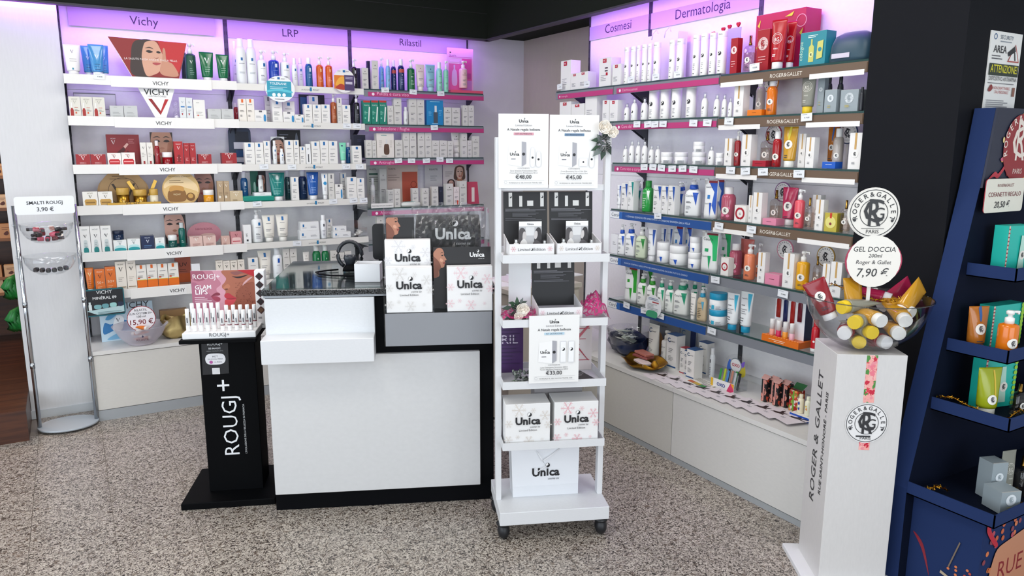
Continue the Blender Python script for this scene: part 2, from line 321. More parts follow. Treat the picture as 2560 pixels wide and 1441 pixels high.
# shop walls behind the viewer with big panes
wl=G().box(-3.05,-2.7,0,-3.0,-1.5,2.7,WALL).box(-3.05,4.2,0,-3.0,5.3,2.7,WALL).box(-3.05,-1.5,0,-3.0,4.2,.3,WALL).box(-3.05,-1.5,2.62,-3.0,4.2,2.7,WALL); struct(wl.build('wall_left_shop'))
wl=G().box(-3.0,-2.75,0,-1.6,-2.7,2.7,WALL).box(2.8,-2.75,0,3.3,-2.7,2.7,WALL).box(-1.6,-2.75,0,2.8,-2.7,.3,WALL).box(-1.6,-2.75,2.62,2.8,-2.7,2.7,WALL); struct(wl.build('wall_front'))
struct(G().box(3.3,-2.75,0,3.35,1.48,2.7,WALL).build('wall_right_shop'))
struct(G().box(-3.03,-1.5,.3,-3.02,4.2,2.62,CLEAR).build('window_1')); struct(G().box(-1.6,-2.73,.3,2.8,-2.72,2.62,CLEAR).build('window_2'))
for i,(lx,ly) in enumerate(LAMPS):
    e=empty('ceiling_fill_lamp',(lx,ly,2.66)); tag(e,'square white ceiling panel lamp, %s over the shop floor'%['added to brighten the left shelves','added to brighten the corner shelves','added to brighten the right shelves','by the pedestal','above the till','at far left','above the viewer'][i],'lamp','ceiling lamps')
    G().box(-.3,-.3,.0,.3,.3,.04,WHITE).build('frame',e); G().box(-.27,-.27,-.004,.27,.27,0,mat('#ffffff',.5,'emit',3)).build('diffuser',e)
# wooden step and dim side room at the far left
WD=wood('#3a2018','#54301f'); WD2=wood('#7a4b2c','#9c6a41',10)
pf=struct(G().box(-3,4.57,0,-.302,4.60,.172,WD).build('step_riser'))
st=struct(G().box(-3,4.6,.0,-.302,8.2,.168,WD).build('floor_wood'))
for i in range(26): G().box(-2.9,4.58+i*.14,.168,-.303,4.58+i*.14+.1385,.174,WD).build('plank',st)
struct(G().box(-3,8.0,0,0,8.1,2.7,mat('#5a4334',.7)).build('wall_side_room')); struct(G().box(-.30,5.25,0,-.2,8.0,2.7,mat('#6a5445',.7)).build('wall_side_room_right'))
# ---------------------------------------------------------------- product styles: body colour, cap colour, print, description
K_='#26262a'; GR='#8a8a8e'; BL='#1668a8'; TE='#14807e'
def lrp(c=BL): return [('r',.38,.80,.62,.95,c),('l',.2,.8,.66,1,.05,GR),('l',.15,.7,.46,3,.06,'#77777c'),('l',.15,.8,.2,2,.06,'#a5a5a8')]
def ril(c=K_): return [('p',[(.5,.86),(.56,.83),(.5,.80),(.44,.83)],c),('t','RILASTIL',.5,.70,.6,c),('l',.2,.75,.46,2,.05,'#66666a'),('l',.2,.8,.26,3,.05,'#8e8e92')]
def ceve(c): return [('t','CeraVe',.36,.80,.58,'#1d2b4a'),('p',[(.58,.97),(.98,.97),(.86,.45)],c),('l',.12,.5,.62,2,.05,'#555'+'55a'[:3]),('l',.12,.55,.42,3,.05,'#99999d'),('r',.12,.16,.3,.185,'#222228')]
def hc(): return [('r',.3,.83,.62,.97,'#b5132a'),('t','HC',.46,.87,.18,'#ffffff'),('l',.15,.6,.4,4,.06,'#9a9aa0')]
def rgb(c='#c8a060',f='#d77'): return [('r',.42,.55,.58,1.0,c),('rg',.5,.42,.26,'#3a3a3e','#f4f2ee'),('l',.3,.7,.2,2,.04,'#77777a')]
def rgt(c='#ffffff'): return [('o',.5,.62,.36,.02,c),('o',.5,.62,.27,.015,c),('t','RG',.5,.56,.3,c,{'h':1.4}),('t','PARIS',.5,.40,.3,c),('l',.3,.7,.3,2,.03,c)]
def rgl(v=.45,r=.3): return [('rg',.5,v,r,'#3a3a3e','#f1ede4'),('l',.3,.7,v-.26,2,.05,'#33333a')]
def un(): return [('m',.42,.56,.24,'#17171a','#f3f1ee'),('l',.3,.6,.36,4,.05,'#9b9ba0'),('l',.3,.55,.09,1,.05,'#222226')]
def vlogo(c,cl='#9a9a9e',v=.5): return [('t','VICHY',.5,.86,.6,c),('V',.5,v,.34,c),('l',.25,.75,.34,3,.06,cl)]
S={}
def sty(n,desc,c,cap='#f1f0ee',d=(),**k): S[n]=dict(desc=desc,c=c,cap=cap,d=list(d),**k)
W1='#f1efec'
sty('vwhite','white squeeze tube',W1,W1,[('V',.5,.72,.22,'#8a8a90'),('l',.3,.75,.55,2,.07,'#aaa9a6'),('r',.42,.2,.52,.26,'#2a87a5')])
sty('vblue','clear blue squeeze tube','#4a93c8','#eef2f5',[('V',.5,.55,.3,'#dfe9f2'),('l',.3,.75,.4,3,.08,'#2b6291')],rough=.15)
sty('vgreenpump','dark green pump bottle','#0e4a35','#efefef',[('V',.5,.7,.3,'#e8efe9'),('l',.3,.75,.5,4,.07,'#8fb3a3')])
sty('vgreencyl','dark green bottle','#12352b','#20453a')
sty('vgreentube','green squeeze tube','#12683f','#f0f0ee',[('V',.5,.62,.4,'#e9f1ea'),('l',.3,.75,.5,3,.07,'#9cc4ad')],rough=.2)
sty('vserum','pale carton with red serum bottle print','#dfdcd0',d=[('t','VICHY',.5,.85,.55,'#9a9a90'),('V',.5,.66,.28,'#b9b7aa'),('p',[(.08,.04),(.36,.04),(.36,.36),(.28,.46),(.16,.46),(.08,.36)],'#a3231c'),('r',.16,.46,.28,.72,'#eceae6'),('l',.45,.85,.5,1,.05,'#c2553a'),('l',.45,.85,.4,2,.05,'#8a8a80'),('r',.5,.2,.62,.28,'#d05a2a')])
sty('vgrey','small silver grey carton','#c6c8c6',d=[('l',.3,.7,.9,1,.05,'#8c8e8c'),('l',.2,.8,.5,2,.1,'#a2a4a2'),('l',.2,.8,.25,2,.08,'#b2b4b2')])
sty('vbluecap','slim white carton with blue band','#dfe2e2',d=[('V',.5,.74,.3,'#8fa0ae'),('r',.2,.56,.8,.61,'#2a78b8'),('l',.2,.8,.45,3,.07,'#9aa'+'0aa'),('r',.3,.22,.45,.3,'#b3262a')])
sty('vcream','white carton with small red square','#eceae4',d=[('l',.25,.7,.86,1,.05,'#999994'),('l',.2,.8,.4,3,.07,'#b0b0aa'),('r',.3,.2,.42,.27,'#c8402a')])
sty('vred','small crimson carton','#9c141c',d=vlogo('#f2dada','#e0a0a0'))
sty('vredbig','large crimson gift box','#8d1118',d=[('t','VICHY',.2,.85,.16,'#f0dcdc'),('V',.2,.68,.12,'#f0dcdc'),('p',[(.2,.35),(.5,.6),(.56,.5),(.3,.26)],'#4f0b0e'),('p',[(.5,.62),(.62,.74),(.66,.68),(.55,.55)],'#e9b7a8'),('p',[(.5,.2),(.62,.5),(.8,.2),(.7,.12)],'#5f0d10'),('l',.66,.9,.86,3,.06,'#d58a8a')])
sty('vredwhite','small white carton with red jar print','#efeae4',d=[('l',.3,.7,.88,1,.06,'#b04040'),('V',.5,.6,.2,'#8a3030'),('p',[(.12,.12),(.88,.12),(.92,.4),(.82,.52),(.18,.52),(.08,.4)],'#c01a24'),('r',.15,.3,.85,.36,'#f0a0a0')])
sty('vtall','slim white carton with red foot','#eae6de',d=[('V',.5,.72,.4,'#6a6a6a'),('l',.2,.8,.55,3,.07,'#a0a09a'),('r',.35,.08,.65,.2,'#a3161e')])
sty('redserum','red serum bottle','#8f1119','#e8dede',[('V',.5,.55,.4,'#f0d0d0')],rough=.15)
sty('redjar','red jar with white lid','#8c0f18','#f3f0ee',[('l',.3,.7,.3,1,.1,'#e0b0b0')],rough=.15)
sty('vredtall','red carton with printed bottle','#b0141d',d=vlogo('#f5e2e2','#f0b0b0',.66)+[('r',.35,.15,.65,.45,'#7a0c12')])
sty('vredslim','slim red carton','#a8141c',d=vlogo('#f5dede','#e8a8a8',.66))
sty('vgold','small white carton with gold jar print','#efece4',d=[('t','VICHY',.5,.86,.4,'#8a8068'),('V',.5,.58,.2,'#5a5040'),('p',[(.14,.14),(.86,.14),(.9,.4),(.82,.52),(.18,.52),(.1,.4)],'#c79a4a'),('r',.2,.26,.8,.34,'#8f6a2a')])
sty('goldjar','gold cream jar','#a8802f','#c9a04a',[('V',.5,.3,.2,'#f0e0b0'),('l',.25,.75,.24,2,.08,'#5a4010')],k='metal',rough=.28)
sty('goldjarsmall','small white and gold jar','#e3d8bc','#c9a04a',[('V',.5,.3,.2,'#8a7030')],rough=.3)
sty('yellowjar','amber jar with white lid','#d8951c','#f2efe8',[('l',.2,.8,.3,2,.1,'#8a5a0a')],rough=.2)
sty('vtan','slim tan carton','#b49a78',d=[('t','VICHY',.5,.9,.6,'#efe6d6'),('V',.5,.72,.45,'#f3ecde'),('l',.2,.8,.5,3,.07,'#8a7250'),('r',.15,.22,.5,.34,'#e9dfcc')])
sty('vtansmall','small beige gold carton','#c9b592',d=[('t','VICHY',.5,.82,.5,'#f3ecde'),('V',.5,.5,.22,'#f6f0e4'),('l',.2,.8,.3,2,.1,'#8f7a54')])
sty('vmineral','white carton with teal bottle print','#efefec',d=[('t','VICHY',.5,.86,.6,'#6a7a7a'),('V',.5,.58,.34,K_),('s',[(.28,.06),(.72,.06),(.7,.4),(.62,.5),(.38,.5),(.3,.4)],'#cfd8d8'),('s',[(.28,.05),(.72,.05),(.72,.2),(.5,.24),(.28,.2)],'#127f7e'),('l',.36,.64,.4,3,.06,'#7a8a8a')])
sty('vaqua','small white carton with aqua jar print','#eef1ef',d=[('t','VICHY',.5,.86,.4,'#7a8a8a'),('V',.5,.58,.2,'#2a5a6a'),('s',[(.12,.1),(.88,.1),(.92,.4),(.7,.54),(.3,.54),(.08,.4)],'#bfe4e4'),('s',[(.12,.09),(.88,.09),(.9,.28),(.5,.36),(.1,.28)],'#1a9aa0')])
sty('vnavy','small navy carton','#12224a',d=[('t','VICHY',.5,.82,.45,'#cfd8ea'),('V',.5,.5,.24,'#e0e6f2'),('l',.2,.8,.34,2,.1,'#5a86b8')])
sty('greenjar','green glass jar with white lid','#0f4f49','#eef0ee',[],rough=.12)
sty('greenserum','green dropper serum bottle','#17655c','#dfe6e4',[('l',.3,.7,.4,2,.08,'#d0e4de')],rough=.12)
sty('vpink','small rose carton','#dcbcb2',d=[('t','VICHY',.5,.85,.5,'#8a5a54'),('V',.5,.55,.24,'#f6efe8'),('l',.2,.8,.35,3,.09,'#a87a70')])
sty('vpinksmall','tiny rose carton','#d3aea2',d=[('V',.5,.45,.4,'#f3e8e0'),('l',.2,.8,.3,2,.1,'#8a6058')])
sty('vrose','rose jar box with clear front','#c9888c',d=[('V',.5,.6,.25,'#7a3a3e'),('s',[(.15,.1),(.85,.1),(.9,.4),(.8,.56),(.2,.56),(.1,.4)],'#e7c4c0'),('r',.15,.25,.85,.33,'#c04a58')])
sty('vorangetube','orange squeeze tube','#d9711c','#f0eae2',[('V',.5,.66,.5,'#f3d9a0'),('l',.25,.75,.5,4,.07,'#8a4210')],rough=.25)
sty('vorangebox','orange sunscreen carton','#e27227',d=[('t','VICHY',.5,.86,.62,'#f8e2c8'),('V',.5,.6,.4,'#7a3a10'),('t','50+',.5,.36,.66,'#f6d8b6'),('l',.2,.8,.24,3,.06,'#f3c090')])
sty('vcreamtall','tall cream carton with black V','#ece4d8',d=[('t','VICHY',.5,.88,.62,'#5a5450'),('V',.5,.66,.4,'#1c1a1a'),('l',.2,.8,.45,3,.06,'#b4aa9e'),('r',.1,.1,.9,.125,'#8a6a3a')])
sty('lrpsunwide','white carton with orange foot','#ece8e0',d=[('r',0,0,1,.36,'#e5701c'),('r',.38,.84,.6,.99,'#d9641c'),('l',.2,.85,.72,1,.05,GR),('l',.1,.6,.55,2,.06,'#77716a'),('r',.05,.36,.95,.385,'#d8c84a'),('r',.08,.42,.3,.47,'#d9501c')])
sty('uvbox','terracotta carton with large UV print','#b8604a',d=[('t','UV',.5,.62,.5,'#3a1a14'),('l',.2,.8,.5,2,.07,'#5a2a20'),('r',0,0,1,.35,'#d0602a')])
sty('plainwhite','plain white carton','#eceef0',d=[('e',.5,.2,.03,.03,'#333338')])
sty('lrpcan','tall white spray can','#eef0f2','#f4f4f5',[('r',.4,.66,.62,.74,BL),('l',.2,.8,.58,1,.03,GR),('l',.2,.8,.34,2,.03,'#aab0b6')])
sty('lrpwhitepump','white pump bottle','#eef0f0','#f2f2f2',[('r',.55,.8,.8,.94,BL),('l',.25,.85,.72,1,.04,GR),('l',.25,.85,.42,2,.04,'#55555a'),('l',.25,.8,.3,3,.05,'#b0b0b4')])
sty('lrpbluepump','royal blue pump bottle','#173fa6','#f0f0f2',[('r',.52,.78,.76,.94,'#dfe6f2'),('l',.3,.85,.66,1,.04,'#8fa8e0'),('l',.3,.85,.46,4,.06,'#7a96d8')],rough=.15)
sty('lrpwhitecyl','white bottle with blue mark','#edeff0','#f2f2f2',[('r',.4,.74,.66,.86,BL),('l',.3,.75,.6,4,.08,'#99999e')])
sty('lrpbluecyl','blue bottle with white cap','#17598f','#eef0f2',[('r',.45,.72,.7,.9,'#dfe9f2'),('l',.3,.8,.6,3,.07,'#9fc0dc')],rough=.2)
sty('lrporange','amber pump bottle','#cf5a1a','#f1efec',[('r',.45,.76,.65,.9,'#f0c890'),('l',.25,.8,.5,4,.07,'#f0b080')],rough=.15)
sty('lrpbrown','copper brown pump bottle','#a8542a','#f1efec',[('r',.45,.76,.65,.9,'#e8c8a8'),('l',.25,.8,.5,4,.07,'#e0a880')],rough=.15)
sty('lrpblack','black pump bottle','#16161c','#f2f0f2',[('r',.45,.76,.68,.92,'#c8c8d0'),('l',.3,.8,.5,5,.06,'#77777f')],rough=.2)
sty('lrpsun','white carton with orange mark','#eee8de',d=[('r',.38,.84,.64,.99,'#e0641c'),('l',.2,.8,.76,1,.05,GR),('l',.15,.75,.5,2,.05,'#77716a'),('l',.15,.6,.3,2,.05,'#333338')])
sty('lrpbox','white carton with blue mark','#edebe6',d=lrp())
sty('lrpgreybox','pale grey carton','#dcdad4',d=lrp('#6a6a70'))
sty('lrpwide','low white carton with blue strip','#eceae6',d=[('r',.36,.82,.62,.97,'#5a5a60'),('l',.1,.6,.5,2,.1,'#8a8a90'),('s',[(.74,.1),(.92,.1),(.92,.55),(.83,.65),(.74,.55)],'#2a88c0')])
sty('lrpslim','slim white carton with black print','#eff0f0',d=[('r',.4,.1,.6,.5,'#3a3a44'),('l',.3,.7,.8,2,.06,'#9a9aa0')])
sty('lrpflat','low wide white carton','#edeeee',d=[('r',.12,.42,.2,.72,BL),('l',.1,.4,.34,1,.1,GR),('l',.55,.9,.5,2,.12,'#9a9aa0')])
sty('minttube','mint squeeze tube','#7fd6b4','#eef2f0',[('r',.2,.82,.5,.88,'#2a3a6a'),('l',.25,.75,.6,2,.07,'#d8f2e8')])
sty('dropper','white dropper bottle','#e2e4e2','#dfe1e2',[('l',.25,.75,.45,3,.08,'#55595a')],rough=.2)
sty('lrptealtube','teal squeeze tube','#107a74','#f2f2f2',[('r',.42,.76,.58,.9,'#dfeae8'),('l',.25,.8,.66,1,.05,'#8fccc6'),('l',.2,.85,.45,4,.06,'#6fb8b0')],rough=.15)
sty('lrpdarkcyl','dark teal bottle','#0f3a40','#e4e8ea',[('r',.35,.72,.6,.86,'#aac4c8'),('l',.3,.8,.5,3,.07,'#6a9aa0')],rough=.2)
sty('lrpnavycyl','navy bottle with white cap','#10305a','#eef0f2',[('r',.35,.72,.6,.86,'#b8c8dc'),('l',.3,.8,.5,4,.07,'#6a86ac')],rough=.2)
sty('lrpbluetube','royal blue squeeze tube','#1b57a8','#f3f3f3',[('r',.42,.76,.58,.9,'#dfe8f4'),('l',.25,.8,.66,1,.05,'#9fc0e8'),('l',.25,.85,.45,4,.06,'#7aa4dc')],rough=.15)
sty('lrpslimtube','slim white squeeze tube','#eef0f0','#f3f3f3',[('r',.4,.82,.62,.95,BL),('e',.5,.62,.3,.3,'#2a90c4'),('l',.3,.7,.45,3,.05,'#9a9aa0')])
sty('cfxbox','white carton with vertical black letters','#f0f0ef',d=[('t','XFC',.5,.45,.5,K_,{'rot':90,'b':.01}),('r',.35,.1,.6,.2,'#333338')])
sty('lrpcreamtube','cream squeeze tube','#ece8de','#f0ede6',[('r',.42,.78,.6,.92,BL),('l',.25,.8,.7,1,.04,GR),('l',.2,.8,.48,2,.06,'#77777c'),('l',.2,.8,.3,3,.05,'#a8a6a0')])
sty('lrpspray','white spray bottle','#eef0f2','#f3f4f5',[('r',.35,.72,.6,.88,'#44444c'),('l',.2,.8,.5,5,.08,'#8a8a92')])
sty('lrpbluecap','white lotion bottle with blue mark','#eef1f4','#f0f2f4',[('r',.42,.72,.66,.92,'#1553b0'),('l',.3,.8,.62,1,.04,GR),('l',.2,.6,.25,1,.04,GR)])
sty('rilbox','pale grey carton with black diamond','#d6d4ce',d=ril())
sty('rilgreybox','grey carton with text','#b9bab6',d=ril('#44484a'))
sty('rildark','dark navy carton','#1c2136',d=[('l',.3,.7,.8,2,.06,'#4a5070')])
sty('rilblue','light blue pump bottle','#6fa6cf','#eef2f4',ril('#2a3a5a'),rough=.2)
sty('rilbluecyl','light blue bottle with white cap','#7fb2dc','#f2f4f6',ril('#2a3a5a'),rough=.2)
sty('rilnavycyl','navy bottle with orange band','#152a5c','#f0f2f4',[('r',0,.78,1,.93,'#b8483a'),('p',[(.5,.72),(.56,.68),(.5,.64),(.44,.68)],'#d8dcec'),('l',.25,.8,.56,5,.07,'#8f9cc8')],rough=.15)
sty('rilgreenpump','green pump bottle','#17693a','#f0f1ef',[('p',[(.6,.86),(.66,.82),(.6,.78),(.54,.82)],'#e6efe8'),('l',.3,.85,.68,1,.05,'#e6efe8'),('l',.3,.8,.5,4,.06,'#a8cfb6')],rough=.25)
sty('rilpinktube','white pink squeeze tube','#ead9d6','#efe6e2',ril('#b0607a'))
sty('rilbluetube','pale blue squeeze tube','#8ec2d2','#a8d2dc',ril('#2a4a6a'),rough=.2)
sty('rilmintcyl','mint bottle','#8fd6bd','#e8f2ee',ril('#2a5a4a'),rough=.2)
sty('rilmintpump','mint pump bottle','#8ad4b8','#eef4f0',ril('#2a5a4a'),rough=.2)
sty('rilpinkpump','pink pump bottle','#e3bdbb','#f2e8e8',ril('#7a3a4a'))
sty('rilgreenbox','green carton with tube print','#12806a',d=[('r',.05,.92,.95,1.0,'#c0302a'),('t','RILASTIL',.5,.78,.7,'#dff0ea'),('l',.15,.55,.55,3,.06,'#9fd8c6'),('p',[(.6,.1),(.75,.1),(.92,.72),(.75,.75)],'#e6ece6'),('e',.25,.25,.1,.1,'#7ac8b0')])
sty('rilbluebox','bright blue carton with serum bottle print','#1482bc',d=[('l',.2,.85,.95,1,.05,'#a8e0f4'),('p',[(.4,.08),(.66,.08),(.66,.52),(.4,.52)],'#44505a'),('r',.47,.52,.6,.78,'#dde2e4'),('l',.1,.3,.55,4,.05,'#7cc8ec'),('l',.72,.92,.6,4,.06,'#7cc8ec'),('l',.3,.8,.07,1,.05,'#9fd8f0')])
sty('rilbig','large white carton with brown bottle print','#e6e0d8',d=[('l',.25,.8,.93,1,.05,'#3a8a8a'),('s',[(.42,.16),(.7,.16),(.7,.5),(.62,.56),(.5,.56),(.42,.5)],'#5a4030'),('r',.52,.56,.6,.76,'#dcdcdc'),('l',.12,.36,.7,4,.08,'#aaa49c'),('l',.76,.94,.7,4,.08,'#aaa49c'),('l',.25,.8,.08,1,.05,'#8a8a86')])
sty('rilwhitetube','white squeeze tube with diamond','#e6e2dc','#efece8',ril())
sty('rilred','white carton with red tip','#e4dad6',d=ril()+[('e',.7,.2,.16,.16,'#c8402a'),('r',.6,.02,.8,.2,'#c8402a')])
sty('rilgreencyl','green lotion bottle','#10713f','#f0f2f0',[('p',[(.55,.8),(.62,.75),(.55,.7),(.48,.75)],'#dff0e6'),('l',.2,.85,.6,1,.05,'#dff0e6'),('l',.2,.8,.4,2,.07,'#9fd0b0')],rough=.25)
sty('hcbox','tall white carton with red square','#ecebea',d=hc())
sty('hcsmall','small white carton with red square','#ebeae9',d=hc())
sty('hcwide','white carton with several red squares','#eceaea',d=hc()+[('r',.5,.62,.75,.66,'#3a2030'),('r',.5,.52,.75,.56,'#3a2030'),('r',.6,.38,.75,.48,'#b5132a')])
sty('uncyl','white cylinder bottle with black moon','#f0efec','#f2f1ee',un())
sty('unsmall','small white bottle with clear cap','#f0f0ee',(.96,.97,.98),[('m',.42,.5,.2,'#17171a','#f3f1ee'),('l',.3,.6,.3,2,.08,'#9b9ba0')])
sty('unjar','low white jar','#eeefef','#f3f3f3',[('m',.12,.35,.05,'#17171a','#f3f1ee'),('r',.45,.06,.95,.52,'#b8babd'),('l',.5,.92,.46,4,.1,'#66686c')])
sty('cevetube','white squeeze tube with blue wedge','#eef0f1','#f2f3f4',ceve('#1b4fa6'))
sty('cevetube2','white squeeze tube','#efece4','#f2f0ea',[('t','CeraVe',.5,.82,.8,'#2a3a5a'),('l',.2,.8,.6,5,.1,'#77777c')])
sty('cevebox','white carton with blue wedge','#ebebe9',d=ceve('#1b4fa6'))
sty('cevetealbox','white carton with teal wedge','#ebecea',d=ceve('#148a84'))
sty('ceveteal','white pump bottle with teal wedge','#eef0ee','#f1f1f0',ceve('#128a80'),e=4,ry=.62)
sty('cevegreen','clear green bottle','#2f9a45','#1d8a35',[('t','CeraVe',.4,.82,.6,'#f0f6f0'),('p',[(.6,.95),(.98,.95),(.86,.5)],'#eaf6ea'),('l',.15,.55,.6,6,.08,'#cfeecf')],rough=.12,e=4)
sty('ceveblue','white bottle with blue collar','#eef0f0','#1550b8',ceve('#1550b8'),e=4,ry=.6,pump='#f0f0f0')
sty('cevegreenpump','pale green pump bottle','#d3dfc4','#f2f2ee',ceve('#2a8a3a'),e=4,ry=.6)
sty('cevejar','white jar with blue wedge','#eef0f0','#f2f3f3',[('t','CeraVe',.34,.42,.32,'#1d2b4a'),('p',[(.44,.5),(.68,.5),(.6,.06)],'#1550b8')])
sty('poublue','white and blue refill pouch','#eceeee','#f0f0f0',[('p',[(.3,.96),(.98,.96),(.98,.1),(.7,.35),(.8,.7)],'#1c55bb'),('t','CeraVe',.36,.80,.55,'#1d2b4a'),('r',.3,.93,.98,.99,'#8a1a2a'),('r',.3,.52,.5,.62,'#2a7ac0'),('t','CeraVe',.3,.38,.4,'#1d2b4a'),('p',[(.5,.42),(.68,.42),(.6,.06)],'#1550b8')])
sty('pougreen','white and green refill pouch','#e9ecea','#f0f0f0',[('p',[(.35,.96),(.98,.96),(.98,.3),(.8,.3),(.7,.7)],'#19b266'),('t','CeraVe',.4,.80,.6,'#1d2b2a'),('r',.3,.94,.98,.99,'#7a1a2a'),('r',.25,.52,.48,.6,'#18a060'),('t','CeraVe',.3,.38,.4,'#1d2b2a'),('p',[(.48,.42),(.68,.42),(.6,.08)],'#15a060')])
sty('pougreen2','white and leaf green refill pouch','#e9ecea','#f0f0f0',[('p',[(.45,.96),(.98,.96),(.98,.3),(.8,.3),(.75,.7)],'#2a9a2a'),('t','CeraVe',.4,.80,.6,'#1d2b2a'),('r',.35,.94,.98,.99,'#9a1a2a'),('r',.25,.58,.45,.66,'#2a9a2a'),('t','CeraVe',.3,.38,.4,'#1d2b2a'),('p',[(.48,.42),(.7,.42),(.62,.08)],'#2a9a2a')])
sty('cevegcap','white bottle with green collar','#eff1ec','#2f9a26',ceve('#2a8a2a'),e=4,ry=.6,pump='#eff0ec')
sty('cevetcap','white bottle with emerald collar','#edf0ea','#1d9a72',ceve('#1d9a72'),e=4,ry=.6,pump='#eef0ee')
sty('cevebeige','beige pump bottle','#cdb896','#2a9ac0',[('t','CeraVe',.35,.80,.5,'#3a3226'),('p',[(.5,.9),(.85,.9),(.72,.5)],'#5aa8c8'),('l',.1,.6,.6,6,.08,'#5a4c36')],e=4,ry=.6,pump='#f0f0ee',rough=.2)
sty('cevetealjar','white jar with turquoise lid','#eceff0','#1f9cc4',[('r',.3,.1,.5,.5,'#3ab0d0'),('l',.1,.28,.4,2,.1,'#55555a'),('l',.6,.9,.4,3,.12,'#99999e')])
sty('cevetealtube','white squeeze tube with turquoise cap','#e9edee','#1f9cc4',[('t','CeraVe',.36,.82,.5,'#2a2a3a'),('p',[(.6,.96),(.97,.96),(.86,.5)],'#3ab0d0'),('l',.15,.7,.68,1,.04,'#333338'),('l',.15,.7,.58,3,.05,'#9a9a9f'),('l',.15,.5,.36,4,.06,'#44444a')])
sty('leafletbox','upright bundle of white leaflets','#eceef0',d=[('l',.3,.8,.6,2,.1,'#8a8a92')])
sty('rgred','crimson fragrance carton','#a3141f',d=[('rg',.5,.66,.42,'#a3141f','#f0d8d6'),('l',.2,.8,.35,3,.07,'#e8b0b0')])
sty('rgperfume','clear glass perfume bottle','#c9c2be','#b48a4a',rgl(.5,.28),rough=.05)
sty('rgredtube','crimson squeeze tube','#b0151f','#f2efee',rgt(),rough=.22)
sty('rgbox','white fragrance carton with ribbon print','#edebe8',d=rgb())
sty('rgclear','clear bottle with white cap','#b9b0a8','#f0f0ee',rgl(.45,.3),rough=.06)
sty('rgorange','orange bottle with white cap','#dd7416','#f0efec',rgl(.5,.32),rough=.15)
sty('rggreytube','grey squeeze tube with yellow cap','#85857a','#e8c41e',rgt('#e8e6dc'))
sty('rggreybox','blue grey carton','#98a3a8',d=[('rg',.5,.62,.26,'#98a3a8','#dde3e6'),('l',.3,.7,.3,2,.07,'#b8a85a')])
sty('charcoal','charcoal cylinder jar','#33353b','#2a2c31',[],rough=.35)
sty('rgredpump','deep red pump bottle','#93141c','#efeeec',rgl(.5,.36),rough=.15)
sty('rgredcyl','deep red round bottle','#a0161e','#efeeec',rgl(.4,.4),rough=.12)
sty('rgyellowtube','golden squeeze tube','#c9982a','#f2f0ea',[('s',[(.45,.98),(.6,.98),(.58,.78),(.5,.66),(.4,.78)],'#d8c83a')]+rgl(.56,.3),rough=.15)
sty('rgorangetube','burnt orange squeeze tube','#b26a24','#d8701c',[('s',[(.45,.98),(.6,.98),(.56,.7),(.46,.7)],'#2a5a9a')]+rgl(.5,.28),rough=.15)
sty('rgpinkcyl','rose pink round bottle','#b2566a','#f0ecea',[('e',.3,.2,.14,.14,'#e07a9a'),('e',.75,.5,.12,.12,'#e07a9a'),('e',.72,.18,.12,.12,'#e07a9a')]+rgl(.4,.3),rough=.12)
sty('rgsoap','white soap carton with red wreath','#efebe6',d=[('o',.5,.5,.42,.14,'#a8182c'),('r',.44,.85,.56,.95,'#efebe6'),('r',.44,.05,.56,.15,'#efebe6'),('t','G',.5,.42,.14,'#333338')])
sty('rgpinktube','raspberry squeeze tube','#bd2f56','#f0ecea',[('s',[(.3,.98),(.4,.98),(.36,.7),(.26,.7)],'#e88aa4')]+rgl(.5,.3),rough=.15)
sty('rgpinkpump','coral pink pump bottle','#e55a66','#f2f0ee',rgl(.5,.36),rough=.2)
sty('rgyellowsoap','yellow soap carton','#c2b244',d=[('e',.5,.5,.42,.42,'#e3db82'),('r',.42,.72,.58,1.0,'#cc3a24'),('e',.5,.42,.1,.1,'#8a3a3a')])
sty('rgsalmontube','terracotta squeeze tube','#c0645a','#f0ecea',[],rough=.2)
sty('rgsalmonpump','salmon pump bottle','#e0805a','#f2f0ee',rgl(.5,.3),rough=.2)
sty('rgyellowpump','yellow pump bottle','#e3a51c','#f2f0ea',rgl(.5,.34),rough=.2)
sty('redcan','red cylinder with white foot','#c01c2a','#c01c2a',[('r',0,0,1,.14,'#f0f0ee'),('e',.5,.45,.16,.16,'#f0eae6')],rough=.25)
CATS={'bx':('carton','carton'),'tu':('squeeze_tube','tube'),'pu':('pump_bottle','bottle'),'cy':('bottle','bottle'),'can':('spray_can','spray can'),'un':('cylinder_bottle','bottle'),'ub':('small_bottle','bottle'),'ja':('cream_jar','jar'),'po':('refill_pouch','pouch'),'pf':('perfume_bottle','perfume')}
def lmap(secs):
    def mp(a,b,o):
        b=min(max(b,secs[0][4]),secs[-1][4])
        for i in range(len(secs)-1):
            if secs[i+1][4]>=b: break
        s0,s1=secs[i],secs[i+1]; t=(b-s0[4])/max(s1[4]-s0[4],1e-6); rx=s0[2]+(s1[2]-s0[2])*t; ry=s0[3]+(s1[3]-s0[3])*t; cy=s0[1]+(s1[1]-s0[1])*t; e=s0[5]+(s1[5]-s0[5])*t
        q=min(abs(a/rx),.98); return (max(-rx*.98,min(rx*.98,a)),cy-ry*(1-q**e)**(1/e)-o-.0003,b)
    mp.curved=True; return mp
def pump(p,z,h,r,col):
    """dispenser head: neck, stem and beak"""
    m=mat(col,.35); g=G(); g.lathe([(r*.62,z),(r*.62,z+h*.42),(r*.45,z+h*.48),(r*.28,z+h*.52),(r*.28,z+h*.74)],m,n=12)
    g.loft([(0,0,r*.5,r*.5,z+h*.70,2),(0,0,r*.55,r*.55,z+h*.9,2),(0,0,r*.4,r*.4,z+h,2)],m,12)
    g.box(0,-r*.24,z+h*.84,r*1.25,r*.24,z+h*.97,m); g.box(r*1.0,-r*.2,z+h*.72,r*1.25,r*.2,z+h*.86,m)
    return g.build('pump',p)
